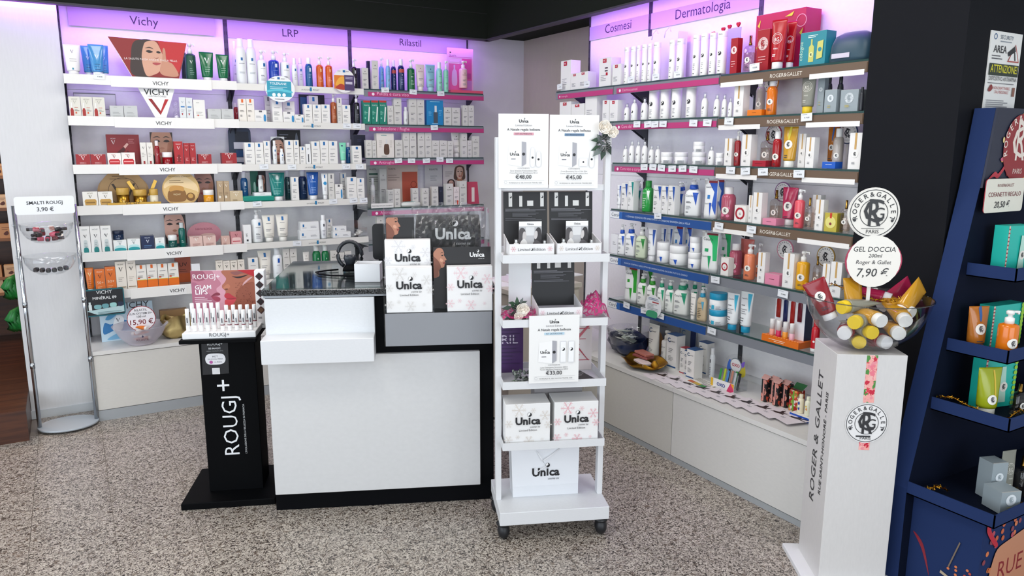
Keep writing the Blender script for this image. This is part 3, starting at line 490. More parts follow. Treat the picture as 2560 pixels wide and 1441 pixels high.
def product(kind,st,loc,W,H,D,rz,label,group,name=None):
    s=S[st]; nm,cat=CATS[kind]; col=s['c']; m=mat(col,s.get('rough',.42),s.get('k','')); cm=mat(s['cap'],.35) if isinstance(s['cap'],str) else mat(s['cap'],.05,'clear')
    if 'soap' in st: cat='soap box'
    if kind=='bx':
        g=G(); g.box(-W/2,-D/2,0,W/2,D/2,H,m); g.box(-W/2+.002,-D/2+.001,H,W/2-.002,-D/2+.004,H+.0008,mat('#b9b7b2',.6))
        g.decor(s['d'],lambda a,b,o:(a,-D/2-o,b),W,H); o=g.build(nm,None,loc,rz); return tag(o,label,cat,group)
    p=empty(nm,loc,rz); tag(p,label,cat,group); r=W/2; g=G(); e=s.get('e',2)
    if kind=='tu':
        ch=min(.16*H,.03); secs=[(0,0,r*.74,r*.66,ch,2),(0,0,r*.78,r*.66,ch+.05*H,2),(0,0,r*.86,r*.5,H*.5,2.2),(0,0,r*.95,r*.26,H*.8,2.4),(0,0,r,r*.05,H*.95,3),(0,0,r,r*.045,H,3)]
        g.loft(secs,m,20); g.decor(s['d'],lmap(secs),W*.9,H); g.build('body',p)
        G().lathe([(r*.6,0),(r*.62,.001),(r*.62,ch-.001),(r*.60,ch+.0005)],cm,n=16).build('cap',p)
    elif kind=='pu':
        bh=H*.72; ry=r*s.get('ry',1.); hh=bh*.9
        if e==4: secs=[(0,0,r*.94,ry*.94,0,e),(0,0,r,ry,.01,e),(0,0,r,ry,bh*.78,e),(0,0,r*.9,ry*.9,bh*.9,3),(0,0,r*.5,ry*.62,bh,2)]
        else: secs=[(0,0,r*.95,ry*.95,0,e),(0,0,r,ry,.004,e),(0,0,r,ry,bh*.9,e),(0,0,r*.92,ry*.92,bh*.96,e),(0,0,r*.5,ry*.5,bh,e)]
        g.loft(secs,m,20); g.decor(s['d'],lmap(secs),W*.88,bh*.9); g.build('body',p)
        pc=s.get('pump',s['cap']); z=bh
        if 'pump' in s:
            G().lathe([(r*.52,bh-.002),(r*.54,bh+.002),(r*.48,bh+H*.1),(r*.3,bh+H*.11)],cm,n=16).build('collar',p); pump(p,bh+H*.1,H*.18,r*.62,pc)
        else: pump(p,bh-.001,H*.28,min(r*.75,.024),pc)
    elif kind=='cy':
        bh=H*.80; secs=[(0,0,r*.94,r*.94,0,e),(0,0,r,r,.004,e),(0,0,r,r,bh*.84,e),(0,0,r*.85,r*.85,bh*.94,2),(0,0,r*.5,r*.5,bh,2)]
        g.loft(secs,m,20); g.decor(s['d'],lmap(secs),W*.88,bh*.9); g.build('body',p); c=r*.62
        G().lathe([(c*.97,bh-.002),(c,bh),(c,H-.002),(c*.9,H)],cm,n=16).build('cap',p)
    elif kind=='can':
        bh=H*.82; secs=[(0,0,r*.95,r*.95,0,2),(0,0,r,r,.004,2),(0,0,r,r,bh*.86,2),(0,0,r*.93,r*.93,bh*.93,2),(0,0,r*.7,r*.7,bh,2)]
        g.loft(secs,m,20); g.decor(s['d'],lmap(secs),W*.88,bh*.95); g.build('body',p)
        G().lathe([(r*.66,bh-.001),(r*.66,bh+.001),(r*.58,H-.006),(r*.5,H)],cm,n=16).build('cap',p)
    elif kind=='un':
        bh=H*.86; secs=[(0,0,r*.96,r*.96,0,2),(0,0,r,r,.003,2),(0,0,r,r,bh,2)]
        g.loft(secs,m,20); g.decor(s['d'],lmap(secs),W*.9,bh); g.build('body',p); q=G().lathe([(r*.985,bh),(r,bh+.001),(r,H-.003),(r*.95,H)],cm,n=20)
        q.decor([('t','Unica',.44,.35,.5,K_)],lambda a,b,o:(a,-math.sqrt(max(r*r-a*a,0))-o,bh+b),W*.9,H-bh); q.build('cap',p)
    elif kind=='ub':
        bh=H*.78; secs=[(0,0,r*.95,r*.95,0,2),(0,0,r,r,.003,2),(0,0,r,r,bh*.72,2),(0,0,r*.86,r*.86,bh*.86,2),(0,0,r*.52,r*.52,bh,2)]
        g.loft(secs,m,18); g.decor(s['d'],lmap(secs),W*.9,bh); g.build('body',p); G().lathe([(r*.3,bh),(r*.3,bh+H*.13),(r*.18,bh+H*.16)],mat('#eeeeec',.3),n=10).build('nozzle',p)
        G().lathe([(r*.55,bh-.001),(r*.55,H-.002),(r*.5,H)],cm,n=16).build('cap',p)
    elif kind=='ja':
        bh=H*.62; secs=[(0,0,r*.93,r*.93,0,2),(0,0,r*.98,r*.98,.003,2),(0,0,r*.98,r*.98,bh,2)]
        g.loft(secs,m,22); g.decor(s['d'],lmap(secs),W*.9,bh); g.build('body',p); G().lathe([(r*.98,bh),(r,bh+.001),(r,H-.003),(r*.95,H)],cm,n=22).build('lid',p)
    elif kind=='po':
        t=max(W*.3,.03); secs=[(0,0,r*.9,t*.55,0,3),(0,0,r*.94,t*.6,H*.12,2.6),(0,0,r*.9,t*.45,H*.45,2.4),(0,0,r*.96,t*.22,H*.78,2.4),(0,0,r,.003,H*.96,2.5),(0,0,r,.0025,H,2.5)]
        g.loft(secs,m,22); g.decor(s['d'],lmap(secs),W*.92,H); g.build('body',p); c=G(); c.lathe([(.008,H*.9),(.008,H*.99),(.011,H*.99),(.011,H*1.04),(.008,H*1.05)],cm,cx=-r*.8,cy=-.0,n=12); c.build('spout',p)
    elif kind=='pf':
        bh=H*.74; gm=mat((.93,.9,.88),.04,'glass'); t=min(r*.75,.03); secs=[(0,0,r*.95,t*.9,0,5),(0,0,r,t,.004,5),(0,0,r,t,bh*.86,5),(0,0,r*.8,t*.8,bh*.96,3),(0,0,r*.35,r*.35,bh,2)]
        g.loft(secs,gm,20); g.decor(s['d'],lmap(secs),W*.9,bh*.9); g.build('body',p)
        sc=[(0,0,r*.86,t*.8,.008,5),(0,0,r*.9,t*.86,.012,5),(0,0,r*.9,t*.86,bh*.72,5)]; G().loft(sc,mat((.93,.86,.80),.04,'clear'),18).build('liquid',p)
        q=G(); q.lathe([(r*.3,bh),(r*.3,bh+H*.05),(r*.24,bh+H*.06),(r*.24,H)],mat('#a8823f',.25,'metal'),n=14); q.build('cap',p)
    return p
BAYS={'A':"left bay",'B':"middle bay",'C':"corner bay",'D':"right wall's far bay",'E':"right wall's middle bay",'G':"right wall's near bay"}
ORD=['','top','second','third','fourth','fifth','sixth']; NTH=['','first','second','third','fourth','fifth','sixth','seventh','eighth','ninth','tenth','eleventh','twelfth','thirteenth','fourteenth']
def place_products(P):
    from collections import defaultdict
    cnt=defaultdict(list)
    for i,q in enumerate(P): cnt[(q[2],S[q[1]]['desc'])].append(i)
    for k,ids in cnt.items():
        zone=k[0]; ids.sort(key=lambda i:P[i][3] if zone[0] in 'ABC' else -P[i][4])
        for n,i in enumerate(ids):
            kind,st,z,x,y,zz,W,H,D,rz=P[i]; where='%s shelf of %s'%(ORD[int(z[1])],BAYS[z[0]])
            lab='%s on %s'%(k[1],where) if len(ids)==1 else '%s, %s from left, %s'%(k[1],NTH[n+1],where)
            product(kind,st,(x,y,zz),W,H,D,rad(rz),lab,k[1]+'s' if len(ids)>1 else None)
# ---------------------------------------------------------------- measured positions (metres)
ZS={'A': [0, 1.932, 1.708, 1.442, 1.212, 0.947, 0.72], 'B': [0, 1.93, 1.705, 1.445, 1.214, 0.955, 0.715], 'C': [0, 1.933, 1.706, 1.483, 1.144, 0.9], 'D': [0, 1.894, 1.699], 'E': [0, 1.894, 1.699, 1.472, 1.2145, 0.954, 0.697], 'G': [0, 1.887, 1.695, 1.472, 1.218, 0.954, 0.697]}
P=[
('tu', 'vwhite', 'A1', 0.085, 4.9022, 1.9326, 0.0817, 0.1684, 0.0543, 0),
('tu', 'vblue', 'A1', 0.2021, 4.901, 1.9326, 0.0781, 0.1764, 0.0519, 0),
('tu', 'vblue', 'A1', 0.1602, 4.9508, 1.9326, 0.0624, 0.1726, 0.0416, 0),
('tu', 'vblue', 'A1', 0.2398, 4.9779, 1.9326, 0.0538, 0.1832, 0.0359, 0),
('pu', 'vgreenpump', 'A1', 0.689, 4.9055, 1.9326, 0.0605, 0.2195, 0.0611, 0),
('cy', 'vgreencyl', 'A1', 0.6648, 4.9787, 1.9326, 0.0368, 0.1711, 0.0374, 0),
('tu', 'vgreentube', 'A1', 0.7777, 4.9015, 1.9326, 0.0798, 0.1727, 0.0531, 0),
('tu', 'vgreentube', 'A1', 0.8675, 4.899, 1.9326, 0.0722, 0.1643, 0.048, 0),
('bx', 'vserum', 'A2', 0.0731, 4.8959, 1.7086, 0.0551, 0.1135, 0.0418, 0),
('bx', 'vserum', 'A2', 0.131, 4.8962, 1.7086, 0.0559, 0.1134, 0.0423, 0),
('bx', 'vserum', 'A2', 0.1906, 4.8972, 1.7086, 0.0586, 0.1134, 0.0444, 0),
('bx', 'vgrey', 'A2', 0.2764, 4.9007, 1.7086, 0.068, 0.0702, 0.0514, 0),
('bx', 'vgrey', 'A2', 0.3476, 4.9012, 1.7086, 0.0691, 0.0723, 0.0523, 0),
('bx', 'vbluecap', 'A2', 0.6242, 4.8881, 1.7086, 0.0343, 0.1288, 0.0262, 0),
('bx', 'vbluecap', 'A2', 0.6613, 4.8882, 1.7086, 0.0346, 0.1278, 0.0264, 0),
('bx', 'vcream', 'A2', 0.7152, 4.8992, 1.7086, 0.064, 0.1181, 0.0485, 0),
('bx', 'vgrey', 'A2', 0.7989, 4.9025, 1.7086, 0.0744, 0.0672, 0.055, 0),
('bx', 'vgrey', 'A2', 0.8733, 4.901, 1.7086, 0.0687, 0.0693, 0.052, 0),
('bx', 'vred', 'A3', 0.0867, 4.9013, 1.4426, 0.0696, 0.0668, 0.0527, 0),
('bx', 'vred', 'A3', 0.1616, 4.9025, 1.4426, 0.0749, 0.0667, 0.055, 0),
('bx', 'vredbig', 'A3', 0.3003, 5.005, 1.4426, 0.1706, 0.1782, 0.05, 0),
('bx', 'vredwhite', 'A3', 0.2421, 4.9008, 1.4426, 0.0682, 0.0733, 0.0516, 0),
('bx', 'vredwhite', 'A3', 0.3136, 4.9012, 1.4426, 0.0694, 0.0756, 0.0525, 0),
('bx', 'vtall', 'A3', 0.3978, 4.9125, 1.4426, 0.031, 0.1326, 0.025, 0),
('bx', 'vtall', 'A3', 0.4317, 4.9125, 1.4426, 0.0312, 0.1328, 0.025, 0),
('cy', 'redserum', 'A3', 0.4685, 4.8899, 1.4426, 0.0292, 0.1445, 0.0298, 0),
('ja', 'redjar', 'A3', 0.5223, 4.9041, 1.4426, 0.0577, 0.0776, 0.0583, 0),
('bx', 'vredtall', 'A3', 0.5834, 4.893, 1.4426, 0.0475, 0.1406, 0.0361, 0),
('bx', 'vredslim', 'A3', 0.627, 4.8875, 1.4426, 0.0303, 0.1316, 0.025, 0),
('bx', 'vredslim', 'A3', 0.6614, 4.8875, 1.4426, 0.0328, 0.1318, 0.025, 0),
('bx', 'vred', 'A3', 0.7266, 4.9025, 1.4426, 0.074, 0.0659, 0.055, 0),
('bx', 'vred', 'A3', 0.867, 4.9025, 1.4426, 0.0857, 0.0729, 0.055, 0),
('bx', 'vgold', 'A4', 0.1026, 4.9025, 1.2126, 0.0745, 0.0872, 0.055, 0),
('bx', 'vgold', 'A4', 0.1785, 4.9022, 1.2126, 0.0719, 0.0852, 0.0544, 0),
('ja', 'goldjar', 'A4', 0.2701, 4.9091, 1.2126, 0.0676, 0.1041, 0.0682, 0),
('ja', 'goldjar', 'A4', 0.36, 4.9119, 1.2126, 0.0732, 0.0926, 0.0738, 0),
('ja', 'goldjarsmall', 'A4', 0.4324, 4.8985, 1.2126, 0.0464, 0.0937, 0.047, 0),
('ja', 'yellowjar', 'A4', 0.7366, 4.9057, 1.2126, 0.0608, 0.0811, 0.0614, 0),
('bx', 'vtan', 'A4', 0.8028, 4.888, 1.2126, 0.0342, 0.1343, 0.0261, 0),
('bx', 'vtan', 'A4', 0.8389, 4.8875, 1.2126, 0.0321, 0.1336, 0.025, 0),
('bx', 'vtansmall', 'A4', 0.8936, 4.9025, 1.2126, 0.0752, 0.0712, 0.055, 0),
('bx', 'vmineral', 'A5', 0.0573, 4.8935, 0.9476, 0.0488, 0.1569, 0.0371, 0),
('bx', 'vmineral', 'A5', 0.1092, 4.8938, 0.9476, 0.0494, 0.1566, 0.0375, 0),
('bx', 'vmineral', 'A5', 0.1628, 4.8948, 0.9476, 0.0521, 0.1563, 0.0395, 0),
('bx', 'vaqua', 'A5', 0.23, 4.9005, 0.9476, 0.0674, 0.0692, 0.051, 0),
('bx', 'vaqua', 'A5', 0.3022, 4.9002, 0.9476, 0.0665, 0.072, 0.0503, 0),
('bx', 'vnavy', 'A5', 0.3761, 4.9014, 0.9476, 0.0698, 0.0866, 0.0528, 0),
('bx', 'vaqua', 'A5', 0.4413, 4.8945, 0.9476, 0.0513, 0.071, 0.039, 0),
('ja', 'greenjar', 'A5', 0.5136, 4.9003, 0.9476, 0.0499, 0.0812, 0.0505, 0),
('cy', 'greenserum', 'A5', 0.5722, 4.9301, 0.9476, 0.0396, 0.1506, 0.0402, 0),
('bx', 'vpink', 'A5', 0.6436, 4.9022, 0.9476, 0.0719, 0.0667, 0.0544, 0),
('bx', 'vpink', 'A5', 0.7194, 4.9025, 0.9476, 0.0731, 0.0673, 0.055, 0),
('bx', 'vpinksmall', 'A5', 0.8137, 4.8935, 0.9476, 0.0488, 0.0595, 0.037, 0),
('bx', 'vrose', 'A5', 0.8775, 4.9, 0.9476, 0.0661, 0.0835, 0.0501, 0),
('ja', 'darkjar', 'A5', 0.2265, 4.91, 1.0136, 0.0593, 0.0561, 0.0599, 0),
('tu', 'vorangetube', 'A6', 0.0599, 4.8895, 0.7206, 0.0435, 0.1447, 0.0291, 0),
('bx', 'vorangebox', 'A6', 0.1107, 4.894, 0.7206, 0.0499, 0.1335, 0.0379, 0),
('bx', 'vorangebox', 'A6', 0.1654, 4.895, 0.7206, 0.0526, 0.1432, 0.0399, 0),
('bx', 'vcreamtall', 'A6', 0.2205, 4.8952, 0.7206, 0.0533, 0.1696, 0.0404, 0),
('bx', 'vcreamtall', 'A6', 0.2752, 4.8939, 0.7206, 0.0498, 0.1727, 0.0378, 0),
('bx', 'lrpsunwide', 'A6', 0.3282, 4.8949, 0.7206, 0.0526, 0.1425, 0.0399, 0),
('bx', 'lrpsunwide', 'A6', 0.3853, 4.896, 0.7206, 0.0554, 0.143, 0.042, 0),
('bx', 'lrpsunwide', 'A6', 0.4431, 4.8955, 0.7206, 0.054, 0.141, 0.0409, 0),
('bx', 'lrpsunwide', 'A6', 0.5017, 4.8966, 0.7206, 0.0569, 0.1415, 0.0431, 0),
('bx', 'uvbox', 'A6', 0.573, 5.0175, 0.7206, 0.0865, 0.1609, 0.055, 0),
('bx', 'plainwhite', 'A6', 0.6287, 4.8929, 0.7206, 0.0472, 0.127, 0.0358, 0),
('bx', 'vcreamtall', 'A6', 0.766, 4.89, 0.7206, 0.0393, 0.1367, 0.0299, 0),
('bx', 'vcreamtall', 'A6', 0.8085, 4.8901, 0.7206, 0.0396, 0.1311, 0.0302, 0),
('bx', 'vcreamtall', 'A6', 0.8515, 4.8902, 0.7206, 0.04, 0.1305, 0.0305, 0),
('bx', 'vcreamtall', 'A6', 0.895, 4.8904, 0.7206, 0.0404, 0.1324, 0.0308, 0),
('can', 'lrpcan', 'B1', 0.9755, 4.9049, 1.9306, 0.0592, 0.2671, 0.0598, 0),
('can', 'lrpcan', 'B1', 1.0367, 4.9052, 1.9306, 0.0598, 0.2669, 0.0604, 0),
('can', 'lrpcan', 'B1', 0.9621, 5.0087, 1.9306, 0.0368, 0.2641, 0.0374, 0),
('pu', 'lrpwhitepump', 'B1', 1.0981, 4.9044, 1.9306, 0.0582, 0.2098, 0.0588, 0),
('pu', 'lrpbluepump', 'B1', 1.1714, 4.9072, 1.9306, 0.0637, 0.2125, 0.0643, 0),
('pu', 'lrpwhitepump', 'B1', 1.2396, 4.9051, 1.9306, 0.0596, 0.2047, 0.0602, 0),
('cy', 'lrpwhitecyl', 'B1', 1.2954, 4.8932, 1.9306, 0.0358, 0.1708, 0.0364, 0),
('cy', 'lrpwhitecyl', 'B1', 1.3456, 4.9485, 1.9306, 0.0364, 0.1816, 0.037, 0),
('cy', 'lrpbluecyl', 'B1', 1.3862, 4.8975, 1.9306, 0.0444, 0.1791, 0.045, 0),
('pu', 'lrporange', 'B1', 1.4563, 4.8974, 1.9306, 0.0442, 0.1932, 0.0448, 0),
('pu', 'lrporange', 'B1', 1.5163, 4.8976, 1.9306, 0.0446, 0.1945, 0.0452, 0),
('cy', 'redserum', 'B2', 0.9487, 5.0053, 1.7056, 0.03, 0.1164, 0.0306, 0),
('bx', 'lrpsun', 'B2', 0.9624, 4.8918, 1.7056, 0.0441, 0.1343, 0.0335, 0),
('bx', 'lrpsun', 'B2', 1.0097, 4.8919, 1.7056, 0.0446, 0.1359, 0.0339, 0),
('bx', 'lrpwide', 'B2', 1.0688, 4.9021, 1.7056, 0.0717, 0.0705, 0.0543, 0),
('bx', 'lrpgreybox', 'B2', 1.1378, 4.9758, 1.7056, 0.0415, 0.1644, 0.0316, 0),
('bx', 'lrpbox', 'B2', 1.1716, 4.8981, 1.7056, 0.0609, 0.1366, 0.0462, 0),
('bx', 'lrpbox', 'B2', 1.2586, 4.9675, 1.7056, 0.0754, 0.133, 0.055, 0),
('bx', 'lrpwide', 'B2', 1.2417, 4.9022, 1.7056, 0.072, 0.0654, 0.0544, 0),
('bx', 'lrpwide', 'B2', 1.3079, 4.8959, 1.7056, 0.0552, 0.0498, 0.0419, 0),
('bx', 'lrpbox', 'B2', 1.4317, 5.0028, 1.7056, 0.0601, 0.1763, 0.0455, 0),
('bx', 'lrpbox', 'B2', 1.3656, 4.8942, 1.7056, 0.0507, 0.1159, 0.0385, 0),
('bx', 'lrpbox', 'B2', 1.421, 4.8954, 1.7056, 0.0539, 0.1152, 0.0409, 0),
('bx', 'lrpbox', 'B2', 1.4784, 4.8957, 1.7056, 0.0546, 0.1169, 0.0414, 0),
('pu', 'lrpbrown', 'B2', 1.5359, 4.894, 1.7056, 0.0375, 0.1879, 0.0381, 0),
('bx', 'lrpgreybox', 'B2', 1.5713, 4.8875, 1.7056, 0.0302, 0.1628, 0.025, 0),
('bx', 'lrpbox', 'B2', 1.6155, 4.8953, 1.7056, 0.0534, 0.1186, 0.0405, 0),
('pu', 'lrpblack', 'B2', 1.6919, 4.8958, 1.7056, 0.0409, 0.1913, 0.0415, 0),
('bx', 'lrpbox', 'B3', 0.9894, 4.8974, 1.4456, 0.0592, 0.1332, 0.0449, 0),
('bx', 'lrpbox', 'B3', 1.0472, 4.8941, 1.4456, 0.0503, 0.1335, 0.0381, 0),
('bx', 'lrpbox', 'B3', 1.0949, 4.8897, 1.4456, 0.0385, 0.1436, 0.0294, 0),
('cy', 'lrpwhitecyl', 'B3', 1.1436, 4.8883, 1.4456, 0.0259, 0.1466, 0.0265, 0),
('cy', 'lrpwhitecyl', 'B3', 1.1871, 4.8884, 1.4456, 0.0261, 0.0971, 0.0267, 0),
('bx', 'lrpbox', 'B3', 1.2341, 4.8939, 1.4456, 0.0498, 0.1496, 0.0378, 0),
('bx', 'lrpbox', 'B3', 1.2784, 4.8875, 1.4456, 0.0325, 0.15, 0.025, 0),
('bx', 'lrpbox', 'B3', 1.317, 4.8885, 1.4456, 0.0353, 0.11, 0.0269, 0),
('bx', 'lrpslim', 'B3', 1.3534, 4.8875, 1.4456, 0.0304, 0.1253, 0.025, 0),
('bx', 'lrpbox', 'B3', 1.402, 4.8956, 1.4456, 0.0542, 0.1433, 0.0411, 0),
('bx', 'lrpbox', 'B3', 1.4585, 4.8948, 1.4456, 0.0522, 0.1488, 0.0396, 0),
('bx', 'lrpbox', 'B3', 1.5169, 4.897, 1.4456, 0.0582, 0.1467, 0.0441, 0),
('tu', 'minttube', 'B3', 1.5864, 4.8907, 1.4456, 0.0471, 0.1369, 0.0315, 0),
('cy', 'lrpbluecyl', 'B3', 1.6485, 4.9671, 1.4456, 0.0337, 0.1376, 0.0343, 0),
('bx', 'lrpbox', 'B3', 1.678, 4.8988, 1.4456, 0.0629, 0.1165, 0.0477, 0),
('cy', 'lrpbluecyl', 'B4', 0.9667, 4.9928, 1.2146, 0.045, 0.1825, 0.0456, 0),
('cy', 'dropper', 'B4', 1.0546, 4.9257, 1.2722, 0.0307, 0.1056, 0.0313, 0),
('tu', 'lrptealtube', 'B4', 1.1529, 4.9077, 1.2146, 0.0985, 0.1774, 0.0654, 0),
('cy', 'lrpdarkcyl', 'B4', 1.2385, 4.9813, 1.2146, 0.042, 0.187, 0.0426, 0),
('bx', 'lrpbox', 'B4', 1.2579, 4.8922, 1.2146, 0.0454, 0.149, 0.0345, 0),
('cy', 'lrpnavycyl', 'B4', 1.3384, 4.988, 1.2146, 0.0555, 0.1882, 0.0561, 0),
('tu', 'lrpbluetube', 'B4', 1.3798, 4.9005, 1.2146, 0.0768, 0.1771, 0.0511, 0),
('tu', 'lrpslimtube', 'B4', 1.4556, 4.8888, 1.2146, 0.0412, 0.1687, 0.0276, 0),
('bx', 'lrpgreybox', 'B4', 1.4966, 4.8893, 1.2146, 0.0376, 0.1685, 0.0287, 0),
('bx', 'lrpwide', 'B4', 1.5454, 4.8943, 1.2146, 0.051, 0.0971, 0.0387, 0),
('bx', 'lrpbox', 'B4', 1.6058, 4.9746, 1.2146, 0.0383, 0.1671, 0.0291, 0),
('bx', 'lrpbox', 'B4', 1.6354, 4.8998, 1.2146, 0.0657, 0.1428, 0.0497, 0),
('bx', 'lrpbox', 'B4', 1.6963, 4.8939, 1.2146, 0.0497, 0.1338, 0.0377, 0),
('bx', 'cfxbox', 'B5', 0.9451, 4.8922, 0.9556, 0.0453, 0.1147, 0.0344, 0),
('pu', 'lrpwhitepump', 'B5', 1.0118, 4.9063, 0.9556, 0.062, 0.2076, 0.0626, 0),
('tu', 'lrpcreamtube', 'B5', 1.0839, 4.9013, 0.9556, 0.0791, 0.1695, 0.0526, 0),
('tu', 'lrpcreamtube', 'B5', 1.1702, 4.9015, 0.9556, 0.0796, 0.171, 0.053, 0),
('bx', 'lrpflat', 'B5', 1.3369, 4.9025, 0.9556, 0.1308, 0.0588, 0.055, 0),
('cy', 'lrpspray', 'B5', 1.4352, 4.8956, 0.9556, 0.0406, 0.1552, 0.0412, 0),
('bx', 'lrpbox', 'B5', 1.4914, 4.9543, 0.9556, 0.0377, 0.1252, 0.0287, 0),
('bx', 'lrpflat', 'B5', 1.5546, 4.9025, 0.9556, 0.1203, 0.0393, 0.055, 0),
('bx', 'lrpflat', 'B5', 1.341, 4.9075, 1.0139, 0.1202, 0.0577, 0.055, 0),
('bx', 'lrpflat', 'B5', 1.5438, 4.9075, 0.995, 0.0871, 0.0375, 0.055, 0),
('bx', 'lrpbox', 'B6', 0.9696, 4.8971, 0.7156, 0.0582, 0.1447, 0.0441, 0),
('tu', 'lrpcreamtube', 'B6', 1.0464, 4.9027, 0.7156, 0.0835, 0.1824, 0.0555, 0),
('cy', 'lrpbluecap', 'B6', 1.1272, 4.906, 0.7156, 0.0614, 0.1949, 0.062, 0),
('bx', 'rilbox', 'B6', 1.1796, 4.8904, 0.7156, 0.0404, 0.1873, 0.0307, 0),
('bx', 'rilbox', 'B6', 1.2247, 4.8915, 0.7156, 0.0433, 0.187, 0.0329, 0),
('tu', 'rilwhitetube', 'B6', 1.3102, 4.8887, 0.7156, 0.0409, 0.1586, 0.0274, 0),
('cy', 'rilgreencyl', 'B6', 1.383, 4.9021, 0.7156, 0.0536, 0.2003, 0.0542, 0),
('cy', 'rilgreencyl', 'B6', 1.4417, 4.8997, 0.7156, 0.0488, 0.1969, 0.0494, 0),
('bx', 'rilbox', 'B6', 1.4961, 4.8945, 0.7156, 0.0513, 0.1558, 0.039, 0),
('bx', 'rilbox', 'B6', 1.5467, 4.8895, 0.7156, 0.0381, 0.1389, 0.029, 0),
('bx', 'rilbox', 'B6', 1.5913, 4.8917, 0.7156, 0.044, 0.1441, 0.0334, 0),
('pu', 'lrpblack', 'C1', 1.6838, 4.8956, 1.9336, 0.0405, 0.1889, 0.0411, 0),
('bx', 'rildark', 'C1', 1.7393, 4.9725, 1.9336, 0.0244, 0.1369, 0.025, 0),
('bx', 'rilbox', 'C1', 1.7521, 4.8915, 1.9336, 0.0434, 0.1328, 0.033, 0),
('bx', 'rildark', 'C1', 1.8141, 4.9725, 1.9336, 0.0276, 0.1875, 0.025, 0),
('bx', 'rilbox', 'C1', 1.8221, 4.8917, 1.9336, 0.044, 0.1825, 0.0335, 0),
('pu', 'rilblue', 'C1', 1.8857, 4.9273, 1.9336, 0.0339, 0.2119, 0.0345, 0),
('cy', 'rilbluecyl', 'C1', 1.9185, 4.8908, 1.9336, 0.031, 0.1974, 0.0316, 0),
('cy', 'rilnavycyl', 'C1', 1.9735, 4.9288, 1.9336, 0.037, 0.1991, 0.0376, 0),
('cy', 'rilnavycyl', 'C1', 2.0148, 4.8976, 1.9336, 0.0445, 0.2064, 0.0451, 0),
('pu', 'rilgreenpump', 'C1', 2.0881, 4.9021, 1.9336, 0.0536, 0.2112, 0.0542, 0),
('tu', 'rilpinktube', 'C1', 2.1552, 4.8967, 1.9336, 0.0652, 0.183, 0.0434, 0),
('tu', 'rilbluetube', 'C1', 2.2313, 4.8989, 1.9336, 0.0718, 0.1822, 0.0478, 0),
('cy', 'rilmintcyl', 'C1', 2.2992, 4.8972, 1.9336, 0.0438, 0.202, 0.0444, 0),
('pu', 'rilmintpump', 'C1', 2.3481, 4.8931, 1.9336, 0.0357, 0.2152, 0.0363, 0),
('pu', 'rilpinkpump', 'C1', 2.4967, 4.9199, 1.97, 0.0591, 0.19, 0.0597, 0),
('bx', 'rilgreenbox', 'C2', 1.757, 4.8948, 1.7066, 0.0522, 0.1503, 0.0396, 0),
('bx', 'rilgreenbox', 'C2', 1.8129, 4.895, 1.7066, 0.0528, 0.1522, 0.04, 0),
('bx', 'rilgreenbox', 'C2', 1.8694, 4.8952, 1.7066, 0.0534, 0.1541, 0.0405, 0),
('bx', 'rilbox', 'C2', 1.9231, 4.8912, 1.7066, 0.0425, 0.1218, 0.0323, 0),
('bx', 'rilbox', 'C2', 1.9758, 4.8957, 1.7066, 0.0545, 0.1734, 0.0413, 0),
('cy', 'dropper', 'C2', 2.0386, 4.8913, 1.7066, 0.032, 0.118, 0.0326, 0),
('bx', 'rilbox', 'C2', 2.0871, 4.8961, 1.7066, 0.0557, 0.172, 0.0422, 0),
('bx', 'rilbox', 'C2', 2.1451, 4.8952, 1.7066, 0.0534, 0.1713, 0.0405, 0),
('bx', 'rilbluebox', 'C2', 2.2529, 4.9025, 1.7066, 0.1249, 0.1696, 0.055, 0),
('bx', 'rilbox', 'C2', 2.3511, 4.8972, 1.7066, 0.0587, 0.1237, 0.0445, 0),
('bx', 'rilbox', 'C2', 2.4154, 4.8987, 1.7066, 0.0626, 0.1228, 0.0474, 0),
('bx', 'rilbox', 'C2', 2.4902, 4.8906, 1.7066, 0.041, 0.1416, 0.0312, 0),
('bx', 'rilbox', 'C2', 2.5368, 4.892, 1.7066, 0.0446, 0.143, 0.0339, 0),
('bx', 'rildark', 'C3', 1.729, 4.9875, 1.4836, 0.0811, 0.1506, 0.055, 0),
('bx', 'rilbox', 'C3', 1.7628, 4.8908, 1.4836, 0.0415, 0.1157, 0.0316, 0),
('bx', 'rilbox', 'C3', 1.8007, 4.8875, 1.4836, 0.0277, 0.1134, 0.025, 0),
('bx', 'rilbig', 'C3', 1.8802, 4.9, 1.4836, 0.1228, 0.1618, 0.05, 0),
('bx', 'rilbox', 'C3', 1.9778, 4.8959, 1.4836, 0.055, 0.1174, 0.0417, 0),
('bx', 'rilbox', 'C3', 2.0313, 4.8916, 1.4836, 0.0437, 0.1663, 0.0333, 0),
('bx', 'rilbox', 'C3', 2.0818, 4.894, 1.4836, 0.0501, 0.1669, 0.0381, 0),
('bx', 'rilbox', 'C3', 2.1449, 4.8943, 1.4836, 0.0508, 0.1677, 0.0385, 0),
('bx', 'rilbox', 'C3', 2.198, 4.8933, 1.4836, 0.0482, 0.1684, 0.0366, 0),
('bx', 'rilbox', 'C3', 2.2528, 4.8958, 1.4836, 0.055, 0.1168, 0.0417, 0),
('bx', 'rilbox', 'C3', 2.3134, 4.8972, 1.4836, 0.0587, 0.1172, 0.0445, 0),
('bx', 'rilbox', 'C3', 2.3683, 4.8916, 1.4836, 0.0436, 0.1148, 0.0331, 0),
('tu', 'rilwhitetube', 'C3', 2.4413, 4.9352, 1.4836, 0.0757, 0.178, 0.0503, 0),
('bx', 'rilbox', 'C3', 2.4801, 4.8919, 1.4836, 0.0445, 0.1691, 0.0338, 0),
('bx', 'rilbox', 'C3', 2.5235, 4.8884, 1.4836, 0.0351, 0.1188, 0.0268, 0),
